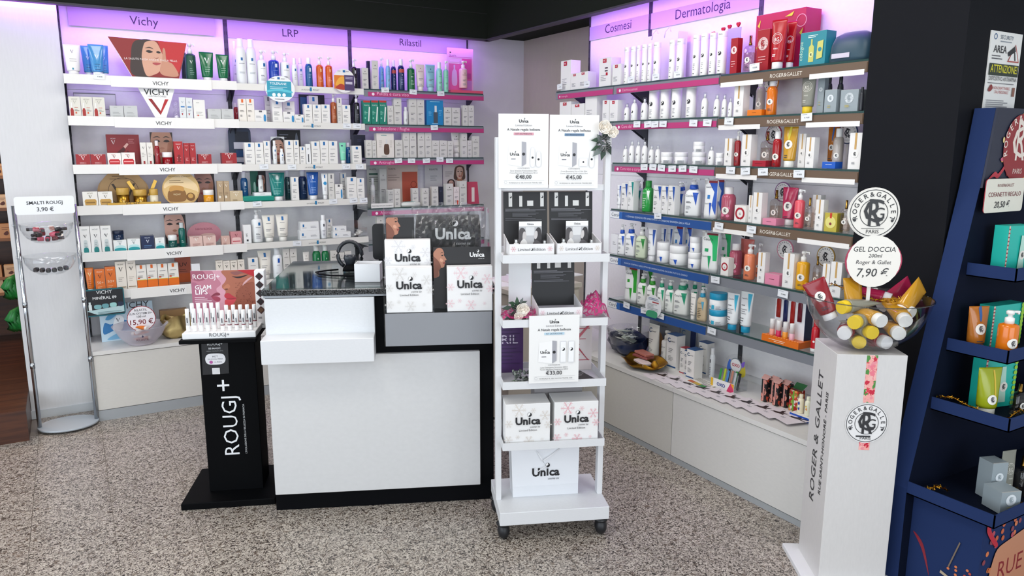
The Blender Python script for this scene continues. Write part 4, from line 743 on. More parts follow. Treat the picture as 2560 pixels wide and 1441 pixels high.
('bx', 'rilbox', 'C3', 2.5726, 4.8959, 1.4836, 0.0551, 0.1504, 0.0418, 0),
('cy', 'dropper', 'C4', 1.8206, 4.9864, 1.1446, 0.0322, 0.1977, 0.0328, 0),
('bx', 'rilgreybox', 'C4', 1.8931, 4.9888, 1.1446, 0.0494, 0.2602, 0.0375, 0),
('bx', 'rilbox', 'C4', 1.9099, 4.8914, 1.1446, 0.0433, 0.1211, 0.0329, 0),
('bx', 'rilbox', 'C4', 1.957, 4.8916, 1.1446, 0.0437, 0.1254, 0.0332, 0),
('bx', 'rilbox', 'C4', 2.111, 4.9372, 1.1446, 0.0452, 0.125, 0.0344, 0),
('bx', 'rilbox', 'C4', 2.1762, 4.9085, 1.1446, 0.0487, 0.1249, 0.037, 0),
('bx', 'rilbox', 'C4', 2.2509, 4.9088, 1.1446, 0.0494, 0.1344, 0.0375, 0),
('bx', 'rildark', 'C4', 2.3058, 4.9231, 1.1446, 0.0342, 0.1322, 0.0261, 0),
('bx', 'rilbox', 'C4', 2.3576, 4.8965, 1.1446, 0.0567, 0.1525, 0.043, 0),
('bx', 'rilred', 'C4', 2.4118, 4.8919, 1.1446, 0.0444, 0.1285, 0.0338, 0),
('bx', 'rilbox', 'C4', 2.4671, 4.8969, 1.1446, 0.0579, 0.1703, 0.0439, 0),
('bx', 'rilbox', 'C5', 1.8308, 4.8957, 0.9006, 0.0545, 0.1869, 0.0413, 0),
('tu', 'rilwhitetube', 'C5', 1.9744, 4.9055, 0.9006, 0.0917, 0.1979, 0.0609, 0),
('bx', 'hcbox', 'D1', 2.696, 3.8696, 1.8946, 0.1062, 0.1766, 0.07, -90),
('bx', 'hcbox', 'D1', 2.771, 3.9785, 1.8946, 0.1092, 0.1912, 0.07, -90),
('bx', 'hcsmall', 'D1', 2.691, 3.7738, 1.8946, 0.082, 0.0941, 0.06, -90),
('bx', 'hcsmall', 'D1', 2.691, 3.6869, 1.8946, 0.0913, 0.0962, 0.06, -90),
('bx', 'hcwide', 'D1', 2.696, 3.4818, 1.8946, 0.1061, 0.1553, 0.07, -90),
('bx', 'hcsmall', 'D1', 2.691, 3.3764, 1.8946, 0.0736, 0.1112, 0.06, -90),
('bx', 'hcsmall', 'D2', 2.691, 3.8699, 1.6996, 0.1201, 0.1294, 0.06, -90),
('bx', 'hcsmall', 'D2', 2.691, 3.7375, 1.6996, 0.1348, 0.1113, 0.06, -90),
('bx', 'hcbox', 'D2', 2.696, 3.6066, 1.6996, 0.1124, 0.1751, 0.07, -90),
('bx', 'hcbox', 'D2', 2.781, 3.7218, 1.6996, 0.116, 0.1854, 0.07, -90),
('bx', 'hcsmall', 'D2', 2.691, 3.465, 1.6996, 0.0621, 0.1183, 0.06, -90),
('bx', 'hcsmall', 'D2', 2.691, 3.3942, 1.6996, 0.0711, 0.1146, 0.06, -90),
('un', 'uncyl', 'E1', 2.6782, 3.3079, 1.8946, 0.0338, 0.1939, 0.0344, -72),
('un', 'uncyl', 'E1', 2.6769, 3.2541, 1.8946, 0.0313, 0.1921, 0.0319, -72),
('un', 'uncyl', 'E1', 2.6897, 3.2232, 1.8946, 0.0269, 0.1958, 0.0275, -72),
('un', 'uncyl', 'E1', 2.6766, 3.1623, 1.8946, 0.0306, 0.1922, 0.0312, -72),
('un', 'uncyl', 'E1', 2.6894, 3.1328, 1.8946, 0.0263, 0.1939, 0.0269, -72),
('un', 'uncyl', 'E1', 2.6803, 3.0694, 1.8946, 0.038, 0.1921, 0.0386, -72),
('un', 'uncyl', 'E1', 2.6788, 2.9523, 1.8946, 0.0349, 0.1903, 0.0355, -72),
('un', 'uncyl', 'E1', 2.6814, 2.8961, 1.8946, 0.0402, 0.1897, 0.0408, -72),
('un', 'uncyl', 'E1', 2.6799, 2.7851, 1.8946, 0.0371, 0.1933, 0.0377, -72),
('un', 'uncyl', 'E1', 2.6814, 2.7308, 1.8946, 0.0403, 0.1942, 0.0409, -72),
('un', 'uncyl', 'E1', 2.6784, 2.6742, 1.8946, 0.0341, 0.1907, 0.0347, -72),
('un', 'uncyl', 'E1', 2.6835, 2.6212, 1.8946, 0.0444, 0.1917, 0.045, -72),
('ub', 'unsmall', 'E2', 2.6773, 3.2964, 1.6996, 0.0319, 0.0931, 0.0325, -72),
('ub', 'unsmall', 'E2', 2.6803, 3.2379, 1.6996, 0.0379, 0.1178, 0.0385, -72),
('ub', 'unsmall', 'E2', 2.6809, 3.1548, 1.6996, 0.0393, 0.1155, 0.0399, -72),
('un', 'uncyl', 'E2', 2.6878, 3.0895, 1.6996, 0.0531, 0.1651, 0.0537, -72),
('un', 'uncyl', 'E2', 2.6862, 3.0, 1.6996, 0.0499, 0.1652, 0.0505, -72),
('un', 'uncyl', 'E2', 2.6867, 2.916, 1.6996, 0.0508, 0.1636, 0.0514, -72),
('un', 'uncyl', 'E2', 2.6879, 2.8124, 1.6996, 0.0532, 0.1643, 0.0538, -72),
('ub', 'unsmall', 'E2', 2.6778, 2.7107, 1.6996, 0.033, 0.1158, 0.0336, -72),
('ub', 'unsmall', 'E2', 2.6765, 2.6297, 1.6996, 0.0305, 0.1036, 0.0311, -72),
('ub', 'unsmall', 'E3', 2.6763, 3.2963, 1.4726, 0.0301, 0.0964, 0.0307, -72),
('ub', 'unsmall', 'E3', 2.6783, 3.2443, 1.4726, 0.034, 0.12, 0.0346, -72),
('ub', 'unsmall', 'E3', 2.676, 3.1876, 1.4726, 0.0293, 0.1196, 0.0299, -72),
('ub', 'unsmall', 'E3', 2.6779, 3.1373, 1.4726, 0.0332, 0.1192, 0.0338, -72),
('ub', 'unsmall', 'E3', 2.6777, 3.0817, 1.4726, 0.0327, 0.0939, 0.0333, -72),
('ub', 'unsmall', 'E3', 2.6744, 3.0292, 1.4726, 0.0261, 0.0959, 0.0267, -72),
('ja', 'unjar', 'E3', 2.6926, 2.9782, 1.4726, 0.0625, 0.0592, 0.0631, -72),
('ja', 'unjar', 'E3', 2.6947, 2.8752, 1.4726, 0.0668, 0.0598, 0.0674, -72),
('ja', 'unjar', 'E3', 2.6955, 2.7492, 1.4726, 0.0684, 0.0606, 0.069, -72),
('ub', 'unsmall', 'E3', 2.6768, 2.6493, 1.4726, 0.031, 0.0896, 0.0316, -72),
('ja', 'unjar', 'E3', 2.6947, 2.752, 1.5332, 0.0568, 0.0503, 0.0574, -72),
('tu', 'cevetube', 'E4', 2.6715, 3.3335, 1.2151, 0.0313, 0.133, 0.0211, -82),
('bx', 'cevebox', 'E4', 2.6806, 3.2748, 1.2151, 0.0517, 0.1467, 0.0393, -90),
('bx', 'cevetealbox', 'E4', 2.6789, 3.2215, 1.2151, 0.0472, 0.1598, 0.0358, -90),
('pu', 'ceveteal', 'E4', 2.7334, 3.2423, 1.2151, 0.0597, 0.1686, 0.0603, -72),
('cy', 'cevegreen', 'E4', 2.6886, 3.1079, 1.2151, 0.0547, 0.1657, 0.0553, -72),
('bx', 'cevebox', 'E4', 2.6844, 3.0054, 1.2151, 0.0617, 0.1452, 0.0467, -90),
('bx', 'cevebox', 'E4', 2.6792, 2.9467, 1.2151, 0.048, 0.1457, 0.0364, -90),
('bx', 'cevebox', 'E4', 2.6788, 2.8956, 1.2151, 0.0469, 0.148, 0.0356, -90),
('pu', 'ceveblue', 'E4', 2.729, 2.9061, 1.2151, 0.0582, 0.1685, 0.0588, -72),
('pu', 'ceveblue', 'E4', 2.8101, 2.9759, 1.2151, 0.0475, 0.1642, 0.0481, -72),
('pu', 'ceveblue', 'E4', 2.7026, 2.7811, 1.2151, 0.0827, 0.1898, 0.0833, -72),
('po', 'poublue', 'E4', 2.679, 2.637, 1.2151, 0.0782, 0.1857, 0.036, -82),
('po', 'poublue', 'E4', 2.784, 2.6894, 1.2151, 0.0659, 0.1857, 0.036, -82),
('bx', 'leafletbox', 'E5', 2.6994, 3.374, 0.9546, 0.0618, 0.1115, 0.0468, -90),
('pu', 'ceveblue', 'E5', 2.6856, 3.3131, 0.9546, 0.0485, 0.1715, 0.0491, -72),
('pu', 'ceveblue', 'E5', 2.6942, 3.2443, 0.9546, 0.0657, 0.1838, 0.0663, -72),
('pu', 'cevegreenpump', 'E5', 2.6945, 3.1538, 0.9546, 0.0665, 0.1741, 0.0671, -72),
('tu', 'cevetube', 'E5', 2.6794, 3.0521, 0.9546, 0.0553, 0.1733, 0.0369, -82),
('tu', 'cevetube', 'E5', 2.7783, 3.0721, 0.9546, 0.0368, 0.1707, 0.0247, -82),
('tu', 'cevetube', 'E5', 2.7884, 3.0327, 0.9546, 0.0369, 0.1738, 0.0248, -82),
('ja', 'cevejar', 'E5', 2.697, 2.979, 0.9546, 0.0715, 0.107, 0.0721, -72),
('ja', 'cevejar', 'E5', 2.7094, 2.8757, 0.9546, 0.0961, 0.1008, 0.0967, -72),
('ja', 'cevejar', 'E5', 2.6948, 2.7446, 0.9546, 0.0671, 0.0819, 0.0677, -72),
('po', 'poublue', 'E5', 2.784, 2.9628, 0.9546, 0.0662, 0.189, 0.036, -82),
('po', 'poublue', 'E5', 2.824, 2.9291, 0.9546, 0.045, 0.19, 0.036, -82),
('po', 'pougreen', 'E5', 2.6794, 2.6275, 0.9546, 0.1016, 0.1932, 0.0368, -82),
('ja', 'cevejar', 'E5', 2.6952, 2.7447, 1.0371, 0.0578, 0.0785, 0.0584, -72),
('po', 'pougreen2', 'E6', 2.679, 3.2119, 0.6976, 0.0961, 0.1974, 0.036, -82),
('pu', 'cevegcap', 'E6', 2.6908, 3.1271, 0.6976, 0.0589, 0.1747, 0.0595, -72),
('pu', 'cevegcap', 'E6', 2.6913, 3.0497, 0.6976, 0.06, 0.1749, 0.0606, -72),
('pu', 'cevetcap', 'E6', 2.6843, 2.9663, 0.6976, 0.0461, 0.1769, 0.0467, -72),
('pu', 'cevetcap', 'E6', 2.6863, 2.903, 0.6976, 0.0499, 0.1735, 0.0505, -72),
('pu', 'cevetcap', 'E6', 2.7032, 2.8301, 0.6976, 0.0839, 0.1874, 0.0845, -72),
('pu', 'cevetcap', 'E6', 2.7989, 2.9049, 0.6976, 0.0452, 0.1699, 0.0458, -72),
('pu', 'cevetcap', 'E6', 2.7984, 2.8387, 0.6976, 0.0441, 0.1778, 0.0447, -72),
('pu', 'cevetcap', 'E6', 2.8057, 2.7849, 0.6976, 0.0387, 0.181, 0.0393, -72),
('tu', 'cevetube2', 'E6', 2.672, 2.7166, 0.6976, 0.0328, 0.1356, 0.022, -82),
('pu', 'cevebeige', 'E6', 2.6868, 2.6677, 0.6976, 0.051, 0.1729, 0.0516, -72),
('ja', 'cevetealjar', 'E6', 2.7051, 2.5765, 0.6976, 0.0877, 0.0742, 0.0883, -72),
('po', 'pougreen2', 'E6', 2.814, 3.229, 0.6976, 0.079, 0.1868, 0.036, -82),
('ja', 'cevetealjar', 'E6', 2.709, 2.5846, 0.7709, 0.0854, 0.0834, 0.086, -72),
('bx', 'rgred', 'G1', 2.6764, 2.5269, 1.8876, 0.0404, 0.1555, 0.0308, -90),
('pf', 'rgperfume', 'G1', 2.68, 2.4496, 1.8876, 0.0502, 0.1581, 0.0381, -82),
('bx', 'rgred', 'G1', 2.7011, 2.3746, 1.8876, 0.0663, 0.174, 0.0502, -90),
('tu', 'rgredtube', 'G1', 2.6852, 2.2985, 1.8876, 0.0729, 0.2061, 0.0485, -82),
('tu', 'rgredtube', 'G1', 2.732, 2.2726, 1.8876, 0.0478, 0.2, 0.032, -82),
('bx', 'giftbox', 'G1', 2.826, 2.3757, 1.8876, 0.2689, 0.2578, 0.1, -90),
('bx', 'tealbox', 'G1', 2.696, 2.1077, 1.8876, 0.1235, 0.1314, 0.06, -90),
('bx', 'trayorange', 'G2', 2.6855, 2.3843, 1.6956, 0.0814, 0.0253, 0.055, -90),
('ub', 'unsmall', 'G2', 2.6736, 2.5799, 1.6956, 0.0246, 0.1046, 0.0252, -72),
('ub', 'unsmall', 'G2', 2.6717, 2.5403, 1.6956, 0.0208, 0.0861, 0.0214, -72),
('bx', 'rgbox', 'G2', 2.6816, 2.4831, 1.6956, 0.0543, 0.1426, 0.0412, -90),
('cy', 'rgclear', 'G2', 2.7476, 2.4337, 1.6956, 0.0427, 0.166, 0.0433, -72),
('cy', 'rgorange', 'G2', 2.6839, 2.3139, 1.6956, 0.0452, 0.1557, 0.0458, -72),
('tu', 'rggreytube', 'G2', 2.6825, 2.1248, 1.6956, 0.0646, 0.1736, 0.043, -82),
('bx', 'rggreybox', 'G2', 2.7085, 2.0753, 1.6956, 0.0311, 0.1528, 0.025, -90),
('cy', 'charcoal', 'G2', 2.7483, 2.0762, 1.6956, 0.0239, 0.1555, 0.0245, -72),
('cy', 'charcoal', 'G2', 2.7581, 2.0304, 1.6956, 0.0235, 0.1508, 0.0241, -72),
('bx', 'rggreybox', 'G2', 2.6818, 2.0005, 1.6956, 0.055, 0.0878, 0.0417, -90),
('bx', 'rggreybox', 'G2', 2.6885, 1.916, 1.6956, 0.0771, 0.0825, 0.055, -90),
('cy', 'charcoal', 'G2', 2.6689, 1.8671, 1.6956, 0.0151, 0.0902, 0.0157, -72),
('bx', 'trayblue', 'G3', 2.681, 1.9829, 1.4726, 0.0609, 0.0272, 0.0461, -90),
('bx', 'trayred', 'G3', 2.6855, 2.3402, 1.4726, 0.0738, 0.0264, 0.055, -90),
('ja', 'unjar', 'G3', 2.6803, 2.5973, 1.4726, 0.0379, 0.0578, 0.0385, -72),
('bx', 'rgbox', 'G3', 2.6777, 2.5297, 1.4726, 0.0439, 0.1241, 0.0334, -90),
('pu', 'rgredpump', 'G3', 2.6761, 2.4855, 1.4726, 0.0296, 0.16, 0.0302, -72),
('bx', 'rgbox', 'G3', 2.6812, 2.4209, 1.4726, 0.0532, 0.1409, 0.0404, -90),
('pf', 'rgperfume', 'G3', 2.7363, 2.3674, 1.4726, 0.0536, 0.1552, 0.0406, -82),
('cy', 'rgredcyl', 'G3', 2.6808, 2.2645, 1.4726, 0.039, 0.1527, 0.0396, -72),
('tu', 'rgyellowtube', 'G3', 2.6836, 2.1989, 1.4726, 0.0678, 0.1717, 0.0451, -82),
('bx', 'rgbox', 'G3', 2.7089, 2.1477, 1.4726, 0.0339, 0.141, 0.0259, -90),
('bx', 'rgbox', 'G3', 2.6764, 2.0795, 1.4726, 0.0405, 0.125, 0.0309, -90),
('tu', 'rgorangetube', 'G3', 2.7821, 2.062, 1.4726, 0.0481, 0.1687, 0.0321, -82),
('cy', 'rgclear', 'G3', 2.7281, 1.9954, 1.4726, 0.0415, 0.16, 0.0421, -72),
('bx', 'rgbox', 'G3', 2.6819, 1.8706, 1.4726, 0.0551, 0.1397, 0.0418, -90),
('bx', 'traypink', 'G4', 2.6855, 2.2624, 1.2186, 0.0741, 0.0287, 0.055, -90),
('cy', 'rgpinkcyl', 'G4', 2.6948, 2.5405, 1.2186, 0.0669, 0.1537, 0.0675, -72),
('bx', 'rgsoap', 'G4', 2.6861, 2.4354, 1.2186, 0.0665, 0.0752, 0.0503, -90),
('bx', 'rgbox', 'G4', 2.6885, 2.389, 1.2186, 0.0229, 0.123, 0.025, -90),
('bx', 'rgbox', 'G4', 2.6798, 2.3369, 1.2186, 0.0495, 0.1388, 0.0375, -90),
('pf', 'rgperfume', 'G4', 2.7346, 2.2951, 1.2186, 0.0489, 0.1514, 0.0371, -82),
('tu', 'rgpinktube', 'G4', 2.7404, 2.2253, 1.2186, 0.0734, 0.1651, 0.0488, -82),
('pu', 'rgpinkpump', 'G4', 2.6775, 2.1217, 1.2186, 0.0424, 0.1646, 0.043, -72),
('pf', 'rgperfume', 'G4', 2.6746, 2.0694, 1.2186, 0.0357, 0.1305, 0.0272, -82),
('bx', 'rgbox', 'G4', 2.7408, 2.0769, 1.2186, 0.039, 0.1403, 0.0297, -90),
('bx', 'rgbox', 'G4', 2.6754, 2.0107, 1.2186, 0.0377, 0.1262, 0.0287, -90),
('bx', 'rgyellowsoap', 'G4', 2.6826, 1.9543, 1.2186, 0.057, 0.0762, 0.0432, -90),
('pf', 'rgperfume', 'G4', 2.6748, 1.897, 1.2186, 0.0361, 0.1309, 0.0275, -82),
('bx', 'trayyellow', 'G5', 2.683, 2.0214, 0.9546, 0.0661, 0.0358, 0.05, -90),
('bx', 'traypink', 'G5', 2.6855, 2.2257, 0.9546, 0.0781, 0.0486, 0.055, -90),
('po', 'pougreen', 'G5', 2.794, 2.6333, 0.9546, 0.063, 0.1903, 0.036, -82),
('bx', 'rgsoap', 'G5', 2.6789, 2.511, 0.9546, 0.0473, 0.0854, 0.0359, -90),
('cy', 'rgpinkcyl', 'G5', 2.7302, 2.5083, 0.9546, 0.0601, 0.1502, 0.0607, -72),
('tu', 'rgsalmontube', 'G5', 2.7909, 2.4948, 0.9546, 0.0748, 0.1692, 0.0497, -82),
('pu', 'rgsalmonpump', 'G5', 2.6874, 2.3826, 0.9546, 0.0523, 0.1648, 0.0529, -72),
('pu', 'rgsalmonpump', 'G5', 2.7703, 2.4013, 0.9546, 0.028, 0.1613, 0.0286, -72),
('bx', 'rgbox', 'G5', 2.6762, 2.2924, 0.9546, 0.04, 0.1366, 0.0305, -90),
('bx', 'rgbox', 'G5', 2.6822, 2.1449, 0.9546, 0.0558, 0.1509, 0.0423, -90),
('pu', 'rgyellowpump', 'G5', 2.6882, 2.0896, 0.9546, 0.0538, 0.1678, 0.0544, -72),
('pf', 'rgperfume', 'G5', 2.7234, 2.0461, 0.9546, 0.0324, 0.1466, 0.0248, -82),
('bx', 'rgbox', 'G5', 2.6737, 1.9557, 0.9546, 0.0334, 0.1308, 0.0255, -90),
('bx', 'rgbox', 'G5', 2.6803, 1.9092, 0.9546, 0.0508, 0.1435, 0.0386, -90),
('tu', 'cevetealtube', 'G6', 2.6831, 2.4632, 0.6976, 0.0663, 0.1771, 0.0441, -82),
('tu', 'cevetealtube', 'G6', 2.6988, 2.3943, 0.6976, 0.0685, 0.1929, 0.0456, -82),
('cy', 'redcan', 'G6', 2.6933, 2.006, 0.6976, 0.0341, 0.1371, 0.0347, -72),
]
CD={
'a1poster':(0.4692, 4.885, 1.9473, 0.4066, 0.2081),
'a2tri':(0.4897, 4.874, 1.7141, 0.2092, 0.1874),
'a2sign':(0.1808, 5.06, 1.7608, 0.214, 0.0949),
'a3face':(0.5039, 4.96, 1.451, 0.122, 0.1853),
'a4round1':(0.2806, 4.99, 1.2184, 0.2711, 0.1825),
'a4round2':(0.5826, 4.89, 1.2144, 0.2078, 0.1901),
'a4face':(0.7316, 4.985, 1.208, 0.1138, 0.1918),
'a5face':(0.5466, 5.0, 0.9523, 0.122, 0.1896),
'a5oval':(0.7089, 4.99, 0.9482, 0.1988, 0.1403),
'a6sign':(0.1231, 4.83, 0.5877, 0.202, 0.1591),
'a7card':(0.2326, 4.92, 0.4054, 0.2863, 0.2289),
'a7box':(0.493, 4.96, 0.3875, 0.1543, 0.1697),
'b1sign1':(1.1846, 4.83, 1.8274, 0.1804, 0.1561),
'b1sign2':(1.5947, 4.83, 1.8986, 0.1458, 0.1498),
'b2photo':(1.4438, 5.06, 1.723, 0.1711, 0.1709),
'b3navy':(0.9682, 5.05, 1.4532, 0.1369, 0.2179),
'b3frame':(1.1804, 4.95, 1.4509, 0.0856, 0.1664),
'b3black':(1.2809, 5.06, 1.4534, 0.1514, 0.21),
'b4face':(1.0585, 5.01, 1.2621, 0.0974, 0.1378),
'b4strip':(1.0558, 4.89, 1.2507, 0.1056, 0.0201),
'b4green':(1.0341, 4.872, 1.2173, 0.2074, 0.035),
'c1pink':(2.4959, 4.96, 1.9635, 0.2079, 0.2846),
'c4b1':(1.8822, 5.06, 1.1527, 0.1484, 0.2717),
'c4b2':(2.0746, 5.07, 1.1453, 0.2465, 0.2856),
'c4b3':(2.3197, 5.06, 1.1372, 0.1385, 0.2976),
'c4b4':(2.4902, 5.06, 1.1312, 0.1894, 0.3023),
'c4pink':(2.5622, 4.9, 1.1743, 0.0994, 0.1314),
'c1tray':(2.4956, 4.87, 1.9524, 0.2546, 0.0275),
'c4tray':(1.8257, 4.88, 1.1527, 0.1582, 0.1278),
'c4wipe':(2.0607, 4.87, 1.1531, 0.1566, 0.0473),
'e1bag':(2.796, 3.1791, 1.9339, 0.2771, 0.2194),
'e1lav':(2.786, 2.6516, 1.9388, 0.0834, 0.1748),
'g2r':(2.816, 2.4414, 1.8215, 0.0782, 0.0731),
'g3r':(2.816, 2.4047, 1.5873, 0.0846, 0.0739),
'g3r2':(2.816, 2.0207, 1.5961, 0.0693, 0.0669),
'g4r':(2.816, 2.3306, 1.3297, 0.0782, 0.0724),
'g5r':(2.796, 2.2794, 1.0693, 0.0796, 0.0747),
'g5r2':(2.796, 2.0632, 1.0614, 0.0791, 0.0777),
'g1bag':(2.666, 1.9702, 1.9098, 0.1543, 0.0911),
'g6disp':(2.666, 2.1543, 0.6875, 0.2211, 0.219),
'e6sign':(2.626, 2.9653, 0.6616, 0.1262, 0.1229),
'sideA':(-0.3356, 6.3, 1.5546, 0.0784, 0.0679),
'sideB':(-0.3505, 6.3, 1.41, 0.0786, 0.0629),
'sideC':(-0.3745, 6.3, 1.1702, 0.0789, 0.0692),
'sideD':(-0.3913, 6.3, 0.975, 0.0838, 0.0839),
'sideE':(-0.4117, 6.3, 0.7352, 0.0888, 0.1131),
'sideF':(-0.4064, 6.3, 0.6428, 0.0564, 0.0798),
'plush':(-0.3398, 5.3, 0.3291, 0.0722, 0.2996),
'hourglass':(0.592, 4.89, 1.7239, 0.0478, 0.1171),
'acry':(1.6824, 4.87, 0.9553, 0.1351, 0.1059),
}
TG=[('A1', 0.2043, 4.848, 1.9343), ('B2', 1.609, 4.848, 1.6897), ('B2', 1.6768, 4.848, 1.6909), ('B3', 1.0645, 4.848, 1.4315), ('B3', 1.2376, 4.848, 1.4273), ('B3', 1.5933, 4.848, 1.4263), ('B3', 1.6837, 4.848, 1.4255), ('B4', 1.0101, 4.848, 1.202), ('B4', 1.4951, 4.848, 1.201), ('B4', 1.6341, 4.848, 1.2044), ('B4', 1.7036, 4.848, 1.2021), ('B5', 1.2461, 4.848, 0.938), ('A6', 0.4174, 4.848, 0.7072), ('C1', 1.8789, 4.848, 1.9289), ('C1', 2.08, 4.848, 1.9238), ('C1', 2.2864, 4.848, 1.9212), ('C2', 2.2337, 4.848, 1.6896), ('C3', 1.9603, 4.848, 1.4633), ('C3', 2.0574, 4.848, 1.4627), ('C3', 2.1686, 4.848, 1.4621), ('C3', 2.273, 4.848, 1.4698), ('C3', 2.3477, 4.848, 1.4611), ('D1', 2.634, 3.8944, 1.9187), ('D1', 2.634, 3.615, 1.9159), ('E1', 2.634, 3.2196, 1.9113), ('E1', 2.634, 3.0226, 1.9086), ('E1', 2.634, 2.8613, 1.9096), ('E2', 2.634, 3.1582, 1.6766), ('E2', 2.634, 3.0713, 1.6744), ('E2', 2.634, 3.0152, 1.673), ('E2', 2.634, 2.9545, 1.6735), ('E2', 2.634, 2.7378, 1.6718), ('E2', 2.634, 2.6449, 1.6712), ('E3', 2.634, 3.0879, 1.4535), ('E3', 2.634, 3.0183, 1.4551), ('E3', 2.634, 2.9535, 1.4525), ('E3', 2.634, 2.8729, 1.4504), ('E3', 2.634, 2.7982, 1.4523), ('E3', 2.634, 2.7229, 1.4502), ('E4', 2.634, 2.9666, 1.2049), ('E6', 2.634, 3.1962, 0.6852), ('E6', 2.634, 3.0462, 0.6839), ('E6', 2.634, 2.9143, 0.6809), ('G1', 2.634, 2.378, 1.9017), ('G2', 2.634, 2.5095, 1.6747), ('G2', 2.634, 2.0878, 1.6788), ('G3', 2.634, 2.4831, 1.4527), ('G3', 2.634, 2.3948, 1.4515), ('G3', 2.634, 2.2947, 1.4507), ('G3', 2.634, 2.1047, 1.4478), ('G4', 2.634, 2.536, 1.1914), ('G4', 2.634, 2.3395, 1.1928), ('G5', 2.634, 2.5403, 0.9314), ('G5', 2.634, 2.1423, 0.9306), ('G6', 2.634, 2.5457, 0.6775)]
# ---------------------------------------------------------------- wall shelving
PINK='#b83a76'; BROWN='#6b5746'; BLUE='#1e4f94'
def rail_text(g,items,w,h,y0,zc): g.decor(items,lambda a,b,o:(a,y0-o,zc-h/2+b),w,h)
def shelf_bay(name,label,loc,rz,w,zs,kinds,header=None,ztop=2.36,depth=.252,plain_back='#f7f6f8'):
    """one bay; local x 0..w, front at y=-depth, back at y=0"""
    e=empty(name,loc,rz); tag(e,label,'shelving'); bm=mat(plain_back,.55,'grain')
    n=4; hh=(ztop-.42)/n
    for i in range(n): G().box(.012,-.006,.42+i*hh+.0012,w-.012,0,.42+(i+1)*hh-.0012,bm).build('back_panel',e)
    up=mat('#3c3e44',.5)
    for x in (0,w-.012):
        g=G().box(x,-.012,.40,x+.012,0,ztop,up)
        for k in range(38): g.box(x+.004,-.0125,.44+k*.05,x+.008,-.0118,.44+k*.05+.02,mat('#101114',.6))
        g.build('upright',e)
    for i,z in enumerate(zs):
        k=kinds[i]
        if k is None: continue
        glass=k[0]!='A'; d=depth
        g=G()
        if k[0] in 'Q': g.box(.002,-d,z-.016,w-.002,-.014,z,mat('#e4e4e2',.4))
        else:
            g.box(.003,-d+.004,z-.008,w-.003,-.014,z,GLASS); g.box(.003,-d,z-.008,w-.003,-d+.004,z,EDGE)
        sh=g.build('shelf',e)
        for x in (.0125,w-.0165): G().prism([(-d*.86,z-.017),(-d*.86,z-.021),(-d*.5,z-.034),(-.014,z-.10),(-.014,z-.017)],0,.004,up).build('bracket',sh,(x,0,0),PI/2)
        if k[0]=='A':
            g=G().box(0,-d-.008,z-.042,w,-d-.0005,z+.010,mat('#eceae6',.4)); g.build('lip',sh)
            q=G().box(w*.25,-d-.014,z-.05,w*.84,-d-.0085,z+.008,mat('#efede9',.4)); q.box(w*.475,-d-.0155,z-.049,w*.59,-d-.0142,z+.007,mat('#f1f0ed',.4))
            q.decor([('t','VICHY',.5,.3,1.0,'#2a2a2e',{'b':.006})],lambda a,b,o:(w*.5325+a,-d-.0155-o,z-.049+b),.085,.056); q.build('brand_plate',sh)
        elif k[0]=='B':
            q=G().box(0,-d-.008,z-.038,w,-d-.0005,z+.001,mat('#e3e1db',.4))
            q.decor([('t','LA ROCHE',.31,.32,.34,'#55585c'),('r',.47,.2,.55,.9,'#1f76a6'),('t','POSAY',.72,.32,.26,'#55585c')],lambda a,b,o:(w*.56+a,-d-.008-o,z-.036+b),.16,.034); q.build('lip',sh)
        else:
            c={'P':PINK,'U':BLUE,'R':BROWN,'N':'#85888c'}[k[0]]
            g=G().box(.002,-d-.004,z-.05,w-.002,-d+.002,z-.0085,mat('#7c7f86' if k[0]!='R' else BROWN,.4)); g.build('rail',sh)
            if k[0]=='P':
                q=G().box(.03,-d-.0065,z-.048,w-.004,-d-.0045,z-.020,mat(c,.4)); q.decor([('e',.04,.5,.011,.011,'#f2e6ee'),('t',k[1],.07+.0069*len(k[1]),.3,.0138*len(k[1]),'#f4b8d4')],lambda a,b,o:(.03+(w-.034)/2+a,-d-.0066-o,z-.048+b),w-.034,.028); q.build('strip',sh)
            if k[0]=='U':
                q=G().box(.005,-d-.0065,z-.052,w-.004,-d-.0045,z-.012,mat(c,.4)); q.decor([('r',0,.05,.14,.98,'#eceff2'),('t','CeraVe',.072,.3,.11,'#22304e'),('r',.105,.06,.14,.97,'#2a66b4')]+([('t',k[1],.5,.38,.64,'#cfe0f6')] if k[1] else []),lambda a,b,o:(.005+(w-.009)/2+a,-d-.0066-o,z-.052+b),w-.009,.04); q.build('strip',sh)
            if k[0]=='R':
                q=G().box(.004,-d-.0065,z-.048,w-.004,-d-.0045,z-.012,mat(c,.4)); q.decor([('t','ROGER&GALLET',.5,.3,.22,'#efe8dc'),('r',.01,-.3,.34,.28,'#eeece8'),('r',.66,-.28,.99,.28,'#eeece8')],lambda a,b,o:(w/2+a,-d-.0066-o,z-.048+b),w-.008,.036); q.build('strip',sh)
    if header:
        tx,tw,tc,z0,z1,x0,x1,off=header; g=G().box(x0,-.008-off,z0,x1,-.0065-off+.0,z1,mat('#c2b9c9',.5))  # white boards; the soffit's shade is put into this dimmer colour
        g.decor([('t',tx,.5,.30,1,'#2a2030',{'b':.0})],lambda a,b,o:(tc+a,-.008-off-o,z0+b),tw,z1-z0); g.build('header_sign',e)
    return e
PL=PI*0
shelf_bay('shelving_unit','tall white shelving bay with thick white lips, leftmost on back wall',(.033,5.112,0),0,.90,ZS['A'][1:],[('A',)]*6,('Vichy',.153,.443,2.227,2.33,.054,.84,.014))
shelf_bay('shelving_unit','tall white shelving bay in middle of back wall',(.933,5.112,0),0,.798,ZS['B'][1:],[('B',)]*6,('LRP',.103,.402,2.224,2.335,.013,.785,.004))
